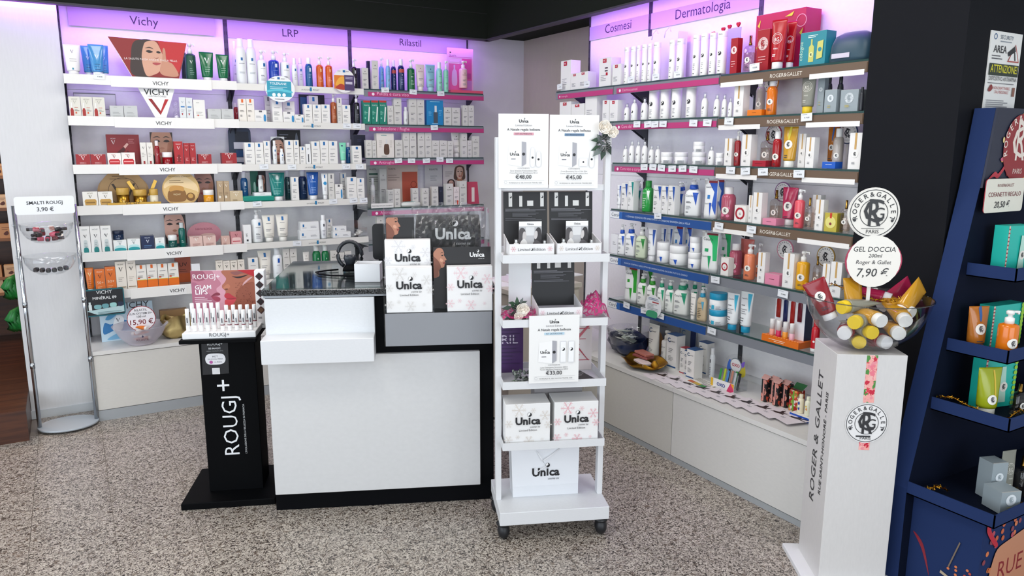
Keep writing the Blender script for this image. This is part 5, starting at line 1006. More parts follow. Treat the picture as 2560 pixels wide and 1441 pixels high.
shelf_bay('shelving_unit','tall shelving bay with glass shelves and pink rails in back corner',(1.731,5.112,0),0,.90,ZS['C'][1:],[('P','Pulizia e cura viso'),('P','Idratazione / Rughe'),('P','Antirughe'),('P','Antirughe'),('P','')],('Rilastil',.163,.444,2.224,2.335,.013,.887,.004))
R90=-PI/2
shelf_bay('shelving_unit','narrow glass shelving bay at far end of right wall',(2.9,3.952,0),R90,.574,ZS['D'][1:],[('P','Antirughe'),('P','Antirughe')],('Cosmesi',.246,.291,2.21,2.29,.01,.564,.006))
shelf_bay('shelving_unit','glass shelving bay in middle of right wall with blue rails below',(2.9,3.378,0),R90,.788,ZS['E'][1:],[('P','Dermocosmesi'),('P','Cura del viso'),('P','Cura viso e corpo'),('U','3 CERAMIDI ESSENZIALI PER RIPRISTINARE LA FUNZIONE BARRIERA DELLA PELLE'),('U',"RILASCIO CONTINUO DEGLI ATTIVI PER UN'IDRATAZIONE CHE DURA TUTTO IL GIORNO"),('U','')],('Dermatologia',.39,.403,2.205,2.29,.01,.778,.006))
shelf_bay('shelving_unit','glass shelving bay with brown rails beside dark pillar',(2.9,2.590,0),R90,.755,ZS['G'][1:],[('R',)]*4+[('N',),('N',)],None)
# base cabinets: one carcass per bay, doors with a shadow gap
def base_cab(name,label,loc,rz,w,h,depth,toe,doorc='#d9d6cf',doors=1):
    e=empty(name,loc,rz); tag(e,label,'cabinet')
    G().box(0,-depth+.018,toe,w,-.001,h-.024,mat('#bdbab3',.5)).build('carcass',e); G().box(0,-depth-.004,h-.022,w,-.001,h,mat('#e2e0dc',.35,'grain')).build('top',e); G().box(0,-depth+.002,0,w,-depth+.02,toe,mat('#a3a7aa',.35)).build('plinth',e)
    dw=w/doors
    for i in range(doors): G().bbox(i*dw+.0015,-depth,toe+.003,(i+1)*dw-.0015,-depth+.0175,h-.026,mat(doorc,.4,'grain'),.0012).build('door',e)
    return e
base_cab('base_cabinet','low cream base cabinet below the leftmost shelving bay',(.033,5.112,0),0,.90,.412,.41,.062)
base_cab('base_cabinet','low cream base cabinet below middle bay, behind the till counter',(.934,5.112,0),0,.797,.412,.41,.062)
base_cab('base_cabinet','low cream base cabinet in the back corner behind the trolley',(1.732,5.112,0),0,.76,.412,.41,.062)
base_cab('base_cabinet','low white base cabinet nearest the dark pillar',(2.9,2.642,0),R90,.803,.385,.408,.028,'#dcdad6')
base_cab('base_cabinet','low white base cabinet behind the white trolley, right wall',(2.9,3.378,0),R90,.735,.385,.408,.028,'#d0cdc6')
base_cab('base_cabinet','short base cabinet at far end of right wall',(2.9,3.952,0),R90,.573,.385,.408,.028,'#d0cdc6')
# beige side desk behind the trolley with loose papers
e=empty('side_desk',(2.0,3.42,0)); tag(e,'beige side desk behind the white trolley','desk'); G().box(0,0,.02,.47,.40,.77,mat('#bdb4a4',.5,'grain')).build('body',e); G().box(-.01,-.01,.77,.48,.41,.795,mat('#c9c1b2',.4,'grain')).build('top',e); G().box(.01,-.004,.62,.46,0,.755,mat('#c4bbab',.5)).build('drawer',e)
rp=random.Random(3)
for i in range(5):
    o=G().box(-.105,-.148,0,.105,.148,.006,mat(['#e8e6e4','#dcd4d6','#e9e9ee','#d8cfc4','#ececec'][i],.5)).build('magazine',None,(2.14+.07*i-.02*(i%2),3.62,.7955+.0065*i),rad(rp.uniform(-25,25))); tag(o,'loose white magazine in pile on side desk, %s from bottom'%NTH[i+1],'magazine','papers on the side desk')
# ---------------------------------------------------------------- extra carton styles and the products
sty('darkjar','navy jar standing on a carton','#152a48','#101f3a',[('l',.3,.7,.35,1,.1,'#b8c8dc')],rough=.15)
sty('trayorange','low orange display box','#e37a14',d=[('l',.35,.65,.55,1,.1,'#7a3a08')]); sty('trayred','low crimson display box','#a8182e',d=[('l',.2,.8,.55,1,.1,'#5a0a18')]); sty('trayblue','low royal blue display box','#1f5cbf',d=[('l',.25,.8,.6,1,.12,'#dfe9f8')])
sty('traypink','low pink display box','#e08aa6',d=[('l',.3,.7,.55,1,.1,'#7a3048')]); sty('trayyellow','low yellow display box','#e8a81c',d=[('l',.3,.7,.55,1,.1,'#7a5008')])
GIFT=[('o',.2,.45,.16,.012,'#e0a0a8'),('o',.42,.3,.13,.012,'#e0a0a8'),('o',.7,.62,.15,.012,'#e0a0a8'),('p',[(.26,.62),(.5,.82),(.54,.74),(.3,.54)],'#d8d43a'),('t','G',.76,.62,.1,'#d8d43a',{'b':.009}),('p',[(.04,.82),(.1,.92),(.08,.78)],'#d8d43a'),('p',[(.03,.45),(.1,.5),(.09,.4)],'#d8d43a'),('p',[(.6,.9),(.78,.97),(.74,.9)],'#d8d43a'),('p',[(.9,.6),(.97,.68),(.95,.56)],'#d8d43a'),('o',.93,.8,.1,.012,'#e0a0a8'),('p',[(.05,.62),(.12,.66),(.1,.56)],'#d8d43a')]
sty('giftbox','large raspberry gift box with lime print','#b51a4a',d=GIFT); sty('tealbox','teal gift carton with bottle print','#2a8a98',d=[('t','cologne',.12,.45,.6,'#bfe0c8',{'rot':90}),('l',.3,.8,.9,2,.05,'#d8eeea'),('p',[(.36,.1),(.56,.1),(.56,.55),(.49,.62),(.49,.78),(.43,.78),(.43,.62),(.36,.55)],'#c8c86a'),('rg',.46,.32,.08,'#2a5a4a','#e0e0a0'),('p',[(.68,.16),(.9,.2),(.92,.72),(.7,.68)],'#d0cc70'),('e',.8,.45,.07,.07,'#2a8a98')])
place_products(P)
# price tags clipped to the rails
from collections import defaultdict
tz=defaultdict(list)
for t in TG: tz[t[0]].append(t)
rp=random.Random(5)
for zn,ts in tz.items():
    left=zn[0] in 'ABC'; ts.sort(key=lambda t:t[1] if left else -t[2])
    for i,(z,x,y,zz) in enumerate(ts):
        g=G(); g.box(-.027,0,-.016,.027,.0012,.016,mat('#e9edf1',.4)); g.decor([('l',.12,.9,.86,1,.1,'#9aa0aa'),('t','€ %d,%d0'%(rp.randint(9,39),rp.choice((5,9))),.56,.36,.44,'#22252c',{'b':.01})],lambda a,b,o:(a,-o,b-.016),.054,.032)
        o=g.build('price_tag',None,(x,y,zz),0 if left else R90,0,rad(rp.uniform(-4,4)))
        w_='%s shelf of %s'%(ORD[int(zn[1])],BAYS[zn[0]])
        tag(o,('white price tag on rail, %s'%w_) if len(ts)==1 else 'white price tag, %s from left, rail of %s'%(NTH[i+1],w_),'price tag','price tags on the shelf rails')
# ---------------------------------------------------------------- printed cards and signs
def card(name,label,cat,loc,w,h,rz=0,items=(),col='#efece8',outline=None,th=.003,tilt=0,edge=None,parts=()):
    """flat printed board standing at loc (bottom centre)"""
    pts=outline or [(0,0),(1,0),(1,1),(0,1)]; g=G(); g.prism([((u-.5)*w,v*h) for u,v in pts],0,th,mat(edge or col,.5),mat(col,.4)); g.decor(items,flat,w,h)
    o=g.build(name,None,loc,rz,tilt); return tag(o,label,cat)
def circ(n=40): return [(.5+.5*math.cos(2*PI*i/n),.5+.5*math.sin(2*PI*i/n)) for i in range(n)]
def rrect(r,k=5,asp=1.):
    o=[]; ru,rv=r,r*asp
    for cx,cy,a0 in ((1-ru,rv,-90),(1-ru,1-rv,0),(ru,1-rv,90),(ru,rv,180)):
        for i in range(k+1): a=rad(a0+90*i/k); o.append((cx+ru*math.cos(a),cy+rv*math.sin(a)))
    return o
def face(cx,cy,s,asp,skin='#c79478',hair='#2c211e',lip='#a84a4a',shade='#a87258'):
    """frontal portrait; s = face width as a fraction of the width, asp = width/height"""
    f=lambda pts:[(cx+x*s,cy+y*s*asp) for x,y in pts]
    return [('s',f([(-.75,-.9),(-.8,.1),(-.62,.75),(0,1.02),(.62,.75),(.75,.1),(.7,-.9)]),hair),('s',f([(-.26,-1.5),(-.3,-.6),(.3,-.6),(.3,-1.5)]),shade),
     ('s',f([(-.5,.25),(-.46,-.35),(-.2,-.78),(0,-.86),(.2,-.78),(.46,-.35),(.5,.25),(.3,.74),(-.3,.74)]),skin),('s',f([(.16,-.7),(.42,-.3),(.48,.2),(.3,.1),(.22,-.35)]),shade),
     ('s',f([(-.36,.17),(-.22,.25),(-.06,.17),(-.22,.12)]),'#2a1c1a'),('s',f([(.08,.17),(.24,.25),(.38,.17),(.24,.12)]),'#2a1c1a'),('s',f([(-.42,.33),(-.2,.42),(-.04,.33),(-.2,.37)]),hair),('s',f([(.06,.33),(.22,.42),(.42,.33),(.22,.37)]),hair),
     ('s',f([(-.1,-.17),(0,-.1),(.12,-.17),(.0,-.23)]),shade),('s',f([(-.2,-.42),(0,-.36),(.2,-.42),(0,-.54)]),lip)]
def cpos(k,dz=0): x,y,z,w_,h_=CD[k]; return (x,y,z+dz),w_,h_
def ccard(k,name,label,cat,items=(),zfloor=None,**kw):
    p,w_,h_=cpos(k)
    if zfloor is not None: h_=p[2]+h_-zfloor; p=(p[0],p[1],zfloor)
    if CD[k][1]<4.5 and CD[k][0]>2: kw.setdefault('rz',R90)
    return card(name,label,cat,p,w_,h_,items=items,**kw)
zA,zB,zC=ZS['A'],ZS['B'],ZS['C']
# red trapezoid poster with portrait on the top left shelf
tr=[(.27,0),(.86,0),(1,.96),(0,1)]
ccard('a1poster','display_poster','red trapezoid poster with woman touching her face','poster',[('p',[(.13,.55),(.27,.02),(.86,.02),(1,.96),(0,1)],'#8e1f1e'),('p',[(.62,.97),(1,.96),(.87,.2),(.72,.35)],'#c3262a'),('s',[(.26,.12),(.27,.6),(.30,.86),(.38,.97),(.55,.97),(.6,.7),(.5,.1)],'#3a2a25'),('s',[(.44,.1),(.40,.5),(.44,.86),(.5,.95),(.6,.94),(.66,.7),(.68,.46),(.62,.22),(.54,.12)],'#d8a48a'),('s',[(.62,.2),(.66,.5),(.68,.78),(.71,.76),(.72,.5),(.8,.4),(.86,.12),(.7,.1)],'#c98f74'),('s',[(.46,.70),(.5,.73),(.55,.69),(.5,.66)],'#2a1a18'),('s',[(.59,.69),(.62,.72),(.65,.68),(.62,.66)],'#2a1a18'),('s',[(.45,.77),(.51,.81),(.56,.76),(.51,.78)],'#3a2a22'),('s',[(.55,.56),(.58,.54),(.62,.56),(.59,.52)],'#a86a54'),('s',[(.53,.41),(.58,.43),(.64,.41),(.58,.36)],'#b0494a'),('l',.29,.84,.06,2,.03,'#77706a'),('t','LA SALUTE PASSA ANCHE DALLA PELLE.',.52,.47,.68,'#f0e6e2')],zfloor=zA[1]+.001,outline=tr,col='#f0ece6')
ccard('a2tri','hanging_sign','white trapezoid hanging sign with big red V','sign',[('t','VICHY',.51,.70,.66,'#1c1c20',{'b':.01}),('t','LABORATOIRES',.51,.63,.46,'#8a8a8e'),('p',[(.28,.57),(.37,.57),(.57,.2),(.56,.08)],'#8d1018'),('p',[(.56,.08),(.57,.2),(.70,.57),(.79,.57)],'#b3141c')],zfloor=zA[2]+.011,outline=[(.42,0),(.70,0),(1,1),(0,1)],col='#f4f3f0',th=.006)
ccard('a2sign','shelf_card','pale card with thin frame behind grey serum cartons','card',[('t','VICHY',.55,.72,.22,'#22222a'),('r',.0,.96,1,1,'#77757e'),('r',0,0,.01,1,'#77757e'),('r',.99,0,1,1,'#77757e'),('l',.6,.95,.4,2,.2,'#44424a')],zfloor=zA[2]+.001,col='#d8d4de')
ccard('a3face','portrait_card','portrait card behind red jar and serum bottle','poster',[('r',0,.0,1,1,'#caa48e')]+face(.5,.62,.95,.66,'#b98a70','#3a2c26')+[('r',.0,.0,1,.06,'#9a141c')],zfloor=zA[3]+.001)
ccard('a4round1','round_card','bronze round backing card with V at left of gold jars','card',[('e',.5,.44,.46,.46,'#b8925f'),('o',.5,.42,.30,.01,'#5a3f20'),('p',[(.27,.66),(.32,.66),(.47,.2),(.43,.2)],'#3a2814'),('p',[(.74,.66),(.69,.66),(.55,.2),(.59,.2)],'#3a2814'),('l',.25,.8,.82,1,.05,'#5a3f20'),('l',.3,.7,.9,1,.05,'#5a3f20')],zfloor=zA[4]+.001,outline=[(.5+.5*math.cos(rad(a)),max(0,.44+.56*math.sin(rad(a)))) for a in range(-52,233,9)],col='#a8814f')
ccard('a4round2','round_card','golden round card printed with open gold jar','card',[('e',.5,.5,.48,.48,'#dcb878'),('s',[(.06,.5),(.3,.6),(.9,.4),(.96,.3),(.9,.62),(.5,.9),(.12,.7)],'#ecd0a0'),('t','NEOVADIOL LONGEVITY',.5,.84,.62,'#3a2814'),('l',.2,.7,.74,2,.06,'#7a5a30'),('s',[(.18,.1),(.58,.1),(.62,.34),(.52,.46),(.24,.46),(.14,.34)],'#8a5f2a'),('s',[(.2,.40),(.38,.44),(.56,.40),(.55,.54),(.38,.58),(.21,.54)],'#c89448'),('t','VICHY',.38,.28,.2,'#f0deb0'),('e',.74,.22,.12,.12,'#7a5222'),('e',.74,.25,.07,.07,'#c89a50')],zfloor=zA[4]+.001,outline=[(.5+.5*math.cos(rad(a)),max(0,.46+.54*math.sin(rad(a)))) for a in range(-58,239,9)],col='#c9a05c')
ccard('a4face','portrait_card','dark haired portrait card behind amber jar','poster',[('r',0,0,1,1,'#8a6a60')]+face(.42,.55,1.0,.58,'#b07f72','#2a1c1a'),zfloor=zA[4]+.001)
ccard('a5face','portrait_card','portrait card behind green serum and jar','poster',[('r',0,0,1,1,'#c9d0d2')]+face(.45,.60,.95,.64,'#d3a596','#241c1e')+[('r',0,0,1,.08,'#14606a')],zfloor=zA[5]+.001)
ccard('a5oval','oval_card','pink oval backing card behind rose cartons','card',[('t','NEOVADIOL',.5,.66,.5,'#8a3a4c'),('s',[(.2,.3),(.5,.5),(.8,.45),(.75,.2),(.3,.2)],'#e7c0b4')],zfloor=zA[5]+.001,outline=[(.5+.5*math.cos(rad(a)),max(0,.48+.52*math.sin(rad(a)))) for a in range(-60,241,10)],col='#cf8c98')
# gold tray, sticks and hourglass on the fourth and second left shelves
e=empty('gold_display_tray',(.315,4.865,zA[4])); tag(e,'gold display tray in front of the bronze round card','display tray'); q=G().box(-.13,-.004,0,.15,.005,.022,mat('#a5803c',.35,'metal')); q.decor([('t','VICHY',.5,.3,.3,'#4a3410')],lambda a,b,o:(a,-.004-o,b),.26,.022); q.build('front_edge',e)
for i,(dx,an) in enumerate(((.03,-28),(.09,24))):
    o=G().box(-.009,0,0,.009,.004,.10,mat('#c29a4c',.35,'metal')).build('gold_stick',None,(.352+dx-.03,4.945,zA[4]+.052),0,0,rad(an)); tag(o,'flat gold stick leaning %s out of gold jar'%('left','right')[i],'applicator','gold sticks')
p,w_,h_=cpos('hourglass'); e=empty('hourglass',(p[0],p[1]+.02,zA[2])); tag(e,'small clear hourglass on the second shelf of left bay','hourglass'); G().lathe([(.020,.006),(.021,.02),(.017,.045),(.004,.058),(.017,.072),(.021,.095),(.012,.112)],CLEAR,n=18).build('glass',e); G().lathe([(.024,0),(.024,.006)],mat('#2f5f50',.3),n=18).build('base',e); G().lathe([(.017,.008),(.012,.02),(.003,.027)],mat('#f2f2f0',.6),n=14).build('sand',e)
# teal framed sign hung from the lowest left shelf
ccard('a6sign','hanging_sign','teal framed black sign with row of cream jars','sign',[('s',[(.02,.04),(.98,.04),(.98,.97),(.02,.97)],'#14606a'),('r',.03,.05,.97,.95,'#14161c'),('t','VICHY',.5,.82,.4,'#f0f2f2'),('t','MINÉRAL 89',.5,.62,.6,'#f0f2f2',{'b':.01}),('p',[(.03,.22),(.97,.34),(.97,.1),(.03,.05)],'#b8d4d6'),('p',[(.03,.05),(.3,.05),(.03,.22)],'#14161c'),('r',.08,.24,.16,.44,'#e2ecec'),('r',.09,.44,.14,.54,'#e2ecec'),('s',[(.24,.28),(.38,.28),(.4,.4),(.31,.43),(.22,.4)],'#7fb4b8'),('s',[(.44,.3),(.57,.3),(.58,.42),(.5,.45),(.42,.42)],'#6aa4aa'),('s',[(.63,.32),(.77,.32),(.78,.44),(.7,.47),(.62,.44)],'#9fd4d0'),('s',[(.83,.33),(.94,.33),(.95,.45),(.88,.48),(.82,.45)],'#1c2a44'),('l',.3,.9,.16,2,.05,'#7a9aa0')],outline=rrect(.06,4,1.27),col='#1a6a74',th=.005)
ccard('a7card','display_poster','pale blue poster with splashing water on left base cabinet','poster',[('t','VICHY',.66,.84,.55,'#2a2c30'),('s',[(.05,.2),(.3,.3),(.45,.18),(.62,.4),(.4,.55),(.2,.45),(.08,.5)],'#2a78b4'),('s',[(.1,.05),(.5,.08),(.7,.3),(.4,.25)],'#7ab4d8'),('s',[(.22,.3),(.38,.28),(.44,.6),(.3,.66)],'#eef2f4'),('V',.33,.5,.07,'#2a2c30'),('s',[(.5,.5),(.6,.72),(.7,.6),(.62,.5)],'#1f5fa0'),('s',[(.1,.6),(.2,.75),(.3,.7),(.18,.58)],'#4a9ac8')],zfloor=.4125,col='#c4dcea',tilt=rad(-4))
ccard('a7box','carton','tan carton with dark lettering beside frosted bowl','carton',[('l',.15,.4,.76,1,.05,'#4a3420'),('t','NEOVADIOL',.5,.60,.74,'#33240f'),('l',.3,.7,.5,1,.05,'#4a3420')],zfloor=.4125,col='#a8845a',th=.05)
# frosted bowl with sale sign
bw=empty('frosted_bowl',(.29,4.775,.4125)); tag(bw,'frosted plastic bowl of sun cream on left base cabinet','bowl')
g=G(); g.lathe([(.06,0),(.072,.004),(.115,.05),(.138,.098),(.146,.112),(.152,.114),(.150,.110),(.134,.096),(.110,.05),(.068,.010)],mat('#d8d2dc',.35,'frost',.42),n=32,cap=False); g.build('wall',bw); G().lathe([(.001,.002),(.066,.002),(.066,.006),(.001,.006)],mat('#d8d2dc',.35,'frost',.6),n=24,cap=False).build('bottom',bw)
def lay(a,b,o): t=a/.118; return (.118*math.sin(t),-.118*math.cos(t)-.004-o,.03+b*.94)
q=G(); q.decor([('t','RILASTIL',.5,.3,.9,'#5a2a3a'),('p',[(.5,1.0),(.58,.84),(.5,.68),(.42,.84)],'#3a3a5a')],lambda a,b,o:lay(a,b,o+.006),.075,.05); q.build('lettering',bw)
e=empty('round_sale_sign',(.30,4.78,.43)); tag(e,'round red-rimmed price sign standing in frosted bowl','sign')
q=G(); q.prism([(.076*math.cos(2*PI*i/36),.13+.076*math.sin(2*PI*i/36)) for i in range(36)],0,.002,mat('#a0202e',.5)); q.decor([('e',.5,.5,.48,.48,'#efedf0'),('t','RILASTIL',.5,.80,.44,'#2a2a30',{'b':.006}),('t','SUN SYSTEM 50+',.5,.67,.8,'#2a2a30',{'b':.006}),('t','100 ml',.5,.55,.3,'#2a2a30',{'b':.006}),('t','15,90 €',.5,.28,.8,'#7a1420',{'b':.006})],lambda a,b,o:(a,-o,.054+b),.152,.152); q.build('disc',e); G().box(-.004,.0021,-.01,.004,.005,.09,mat('#e8e8e8',.4)).build('stick',e)
rp=random.Random(11)
for i in range(5):
    a_=i*1.257+.4; d_=Vector((-math.cos(a_),-math.sin(a_),.08)).normalized(); o=product('tu',['vorangetube','rilwhitetube','vorangetube','rilwhitetube','vorangetube'][i],(.29+.05*math.cos(a_),4.775+.05*math.sin(a_),.4125+.026+.017*i),.036,.095,.028,0,'sun cream tube lying in frosted bowl, %s from bottom'%NTH[i+1],'tubes in frosted bowl'); o.rotation_mode='QUATERNION'; o.rotation_quaternion=d_.to_track_quat('Z','Y')
# gold gift bag
e=empty('gold_bag',(.50,4.83,.4125)); tag(e,'crumpled gold foil bag on left base cabinet behind black stand','bag'); g=G(); n=20; secs=[]
vs=[]; fs=[]
for k,(r,z) in enumerate(((.06,0),(.085,.02),(.095,.06),(.08,.10),(.09,.13))):
    for i in range(n): a=2*PI*i/n; q=r*(1+.16*math.sin(5*a+k)+.07*math.sin(9*a+2*k)); vs.append((q*math.cos(a),.6*q*math.sin(a),z*(1+.12*math.sin(3*a))))
for k in range(4):
    for i in range(n): fs.append((k*n+i,k*n+(i+1)%n,(k+1)*n+(i+1)%n,(k+1)*n+i))
fs.append(tuple(range(n))[::-1]); G().add(vs,fs,mat('#c9b27a',.3,'foil'),True).build('body',e); G().box(-.05,-.03,.08,.05,-.024,.085,mat('#e8dcb0',.4,'metal')).build('ribbon',e)
# signs and cards of the middle bay
ccard('b1sign1','round_shelf_sign','round turquoise sign clipped to middle bay\'s top shelf','sign',[('r',.06,.2,.88,.80,'#2a9ab4'),('t','TOLERIANE',.44,.66,.56,'#e8f4f6',{'b':.006}),('l',.16,.74,.58,3,.06,'#c8e8ee'),('s',[(.08,.36),(.4,.42),(.88,.36),(.86,.44),(.5,.5),(.08,.44)],'#5ac4d4'),('e',.28,.27,.06,.06,'#eef6f8'),('e',.45,.27,.06,.06,'#eef6f8'),('e',.62,.27,.06,.06,'#eef6f8'),('r',.42,.87,.5,.95,BL),('l',.2,.4,.9,1,.04,GR),('l',.54,.75,.9,1,.04,GR),('r',.3,.1,.62,.115,'#55555a')],outline=circ(),col='#eef0f0',th=.004)
ccard('b1sign2','round_shelf_sign','round orange and violet sign clipped to middle bay\'s top shelf','sign',[('r',.04,.16,.5,.72,'#d9781c'),('s',[(.1,.3),(.48,.35),(.48,.66),(.25,.6)],'#e8a83a'),('s',[(.1,.18),(.5,.12),(.5,.3),(.3,.36)],'#b03a24'),('r',.5,.1,.95,.74,'#4a3a66'),('l',.55,.88,.66,2,.06,'#d8d0e4'),('r',.55,.36,.86,.46,'#c8c0d4'),('r',.44,.85,.55,.94,BL),('l',.2,.42,.9,1,.04,GR),('l',.58,.8,.9,1,.04,GR)],outline=circ(),col='#eceae8',th=.004)
ccard('b2photo','photo_card','dark photo card behind white cartons in middle bay','poster',[('r',.05,.1,.5,.9,'#2a5a80'),('s',[(.15,.15),(.4,.15),(.38,.6),(.2,.6)],'#7fa8c4'),('r',.8,.1,.97,.9,'#17171c')],zfloor=zB[2]+.001,col='#1c222c')
ccard('b3navy','blister_card','navy rounded blister card at left of middle bay\'s third shelf','card',[('r',.3,.62,.9,.9,'#101a2c'),('r',.22,.42,.72,.6,'#d8dade'),('r',.3,.2,.8,.38,'#1f4a78'),('r',.25,.05,.9,.18,'#b8bcc4')],zfloor=zB[3]+.001,outline=rrect(.18,5,.63),col='#28374f')
ccard('b3frame','photo_stand','white framed portrait stand with two small bottles','display stand',[('r',.05,.12,.95,.86,'#2a2226')]+face(.52,.55,.8,.52,'#c79a86','#1c1618')+[('r',.35,.90,.65,.95,'#55555a'),('r',.4,.04,.6,.07,'#55555a')],zfloor=zB[3]+.001,col='#eef0f0')
ccard('b3black','photo_card','black photo card at back of middle bay\'s third shelf','poster',[('l',.1,.6,.86,3,.08,'#9aa4ac'),('s',[(.76,.3),(.9,.3),(.9,.7),(.83,.92),(.76,.7)],'#6a747c')],zfloor=zB[3]+.001,col='#15181c')
ccard('b4face','photo_stand','green photo card with dropper print in middle bay','poster',[('r',0,0,.5,1,'#12624e'),('r',.5,0,1,1,'#1a1416')]+face(.72,.6,.42,.7,'#a87a6a','#181214')+[('s',[(.18,.15),(.32,.15),(.3,.5),(.2,.5)],'#9fc8b8')],zfloor=zB[4]+.037,col='#0f5142')
p,w_,h_=cpos('b4green'); o=G().bbox(-w_/2,0,0,w_/2-.012,.085,.034,mat('#0c8a78',.3),.006).build('flat_box',None,(p[0],p[1],zB[4]+.0008)); tag(o,'flat emerald green box lying on middle bay\'s fourth shelf','box')
q=G().box(-.052,0,0,.052,.06,.02,mat('#eef0f0',.4)); q.decor([('l',.35,.65,.6,1,.2,'#33333a')],flat,.104,.02); o=q.build('white_sign_block',None,(1.056,4.885,zB[4]+.0352)); tag(o,'small white sign block on top of emerald flat box','sign')
# acrylic box with samples
p,w_,h_=cpos('acry'); e=empty('acrylic_box',(p[0]-.006,4.925,zB[5])); tag(e,'clear acrylic sample box at right end of middle bay','box')
for a in ((-.056,-.05,0,.056,-.047,.06),(-.056,.047,0,.056,.05,.105),(-.056,-.047,0,-.053,.047,.06),(.053,-.047,0,.056,.047,.06),(-.053,-.047,0,.053,.047,.003)): G().box(*a,CLEAR).build('panel',e)
for i in range(6):
    q=G(); q.lathe([(.007,0),(.007,.035),(.002,.045)],mat(['#e8e6e0','#d6d2c8','#e0ddd4'][i%3],.4),n=10); o=q.build('sample_tube',None,(p[0]-.035+.012*i,4.915+.012*(i%3),zB[5]+.012+.009*(i//2)),rad(40*i),rad(85)); tag(o,'tiny white sample tube in acrylic box, %s from left'%NTH[i+1],'sample','samples in acrylic box')
# corner bay cards
ccard('c1pink','display_poster','pink poster behind pink pump bottle on corner bay\'s top shelf','poster',[('p',[(.1,.92),(.16,.9),(.1,.88)],K_),('t','RILASTIL',.22,.82,.26,'#8a4a7a'),('r',.06,.08,.56,.66,'#e06aa8'),('r',.56,.3,.94,.78,'#d8509a'),('r',.56,.08,.94,.3,'#c884c4'),('s',[(.18,.2),(.36,.2),(.36,.46),(.3,.54),(.3,.62),(.24,.62),(.24,.54),(.18,.46)],'#d8b8dc'),('r',.5,.34,.9,.46,'#b8488a'),('r',.06,.8,.94,.81,'#b04a8a'),('l',.1,.5,.72,2,.05,'#f2d8ea'),('l',.1,.4,.05,1,.03,'#5a2a4a')],zfloor=zC[1]+.001,col='#e3b4d6')
p,w_,h_=cpos('c1tray'); q=G().box(-w_/2,0,0,w_/2,.15,.018,mat('#d8506e',.4)); o=q.build('pink_tray',None,(p[0]+.005,4.862,zC[1]+.0005)); tag(o,'flat pink display tray on corner bay\'s top shelf','display tray')
ccard('c4b1','display_poster','pale green poster with black text at back of corner bay','poster',[('t','RILASTIL',.3,.9,.34,K_),('r',.1,.78,.6,.82,'#2a5a4a'),('l',.1,.7,.72,3,.05,'#55595a'),('r',.7,.3,.95,.9,'#e6e6e2'),('l',.1,.5,.4,3,.05,'#7a7e7c')],zfloor=zC[4]+.001,col='#c2c6bc')
ccard('c4b2','display_poster','beige poster with terracotta panel at back of corner bay','poster',[('t','RILASTIL',.2,.88,.22,K_),('r',.5,.05,.98,.82,'#c0583e'),('o',.86,.5,.1,.02,'#8a3a28'),('l',.06,.42,.75,3,.06,'#8a7a6c'),('l',.06,.3,.4,3,.06,'#8a7a6c')],zfloor=zC[4]+.001,col='#d6c4b4')
ccard('c4b3','display_poster','white grey poster beside beige poster in corner bay','poster',[('t','RILASTIL',.5,.84,.5,'#44484c'),('l',.3,.7,.7,3,.05,'#8a8e90'),('l',.2,.45,.4,4,.05,'#a0a4a4')],zfloor=zC[4]+.001,col='#c6c6c4')
ccard('c4b4','display_poster','pinkish poster with two portraits in corner bay','poster',[('r',.52,.55,.92,.94,'#c8b4ae')]+face(.72,.77,.3,.63,'#d8b4a4','#5a4238')+[('r',.18,.36,.5,.56,'#c8b4ae')]+face(.34,.47,.22,.63,'#d0a898','#3a2a26')+[('l',.08,.4,.8,3,.05,'#8a8684')],zfloor=zC[4]+.001,col='#d8d0cc')
ccard('c4pink','leaflet_stand','rose leaflet stand at right end of corner bay','stand',[('p',[(0,0),(1,0),(.8,1),(.0,1)],'#c04460'),('r',.36,.1,.6,.75,'#e8dcd8')],zfloor=zC[4]+.001,outline=[(0,0),(1,0),(.85,1),(0,1)],col='#c8506c',th=.03)
p,w_,h_=cpos('c4tray'); e=empty('acrylic_tray',(1.838,4.87,zC[4])); tag(e,'clear acrylic tray with white label on corner bay','display tray'); G().box(-.075,0,.03,.085,.003,.115,CLEAR).build('front_panel',e); G().box(-.075,.085,0,.085,.088,.12,CLEAR).build('rear_panel',e); q=G().box(-.075,-.002,.0,.085,.0,.032,mat('#eceae6',.4)); q.decor([('t','ROUTINE ANTI-ETA GLOBALE',.5,.35,.9,'#44484c')],lambda a,b,o:(.005+a,-.002-o,b),.16,.032); q.build('label',e); G().box(-.075,.003,0.0008,.085,.085,.004,CLEAR).build('floor_panel',e)
g=G(); g.loft([(0,0,.07,.034,.004,3),(0,0,.078,.04,.016,3),(0,0,.074,.036,.03,3),(0,0,.05,.02,.036,3)],mat('#dcdfd8',.3),20); g.box(-.04,-.02,.0352,.03,.02,.0375,mat('#5aa09c',.3)); o=g.build('wipes_packet',None,(2.06,4.905,zC[4]-.003)); tag(o,'soft white packet of wipes lying on corner bay shelf','packet')
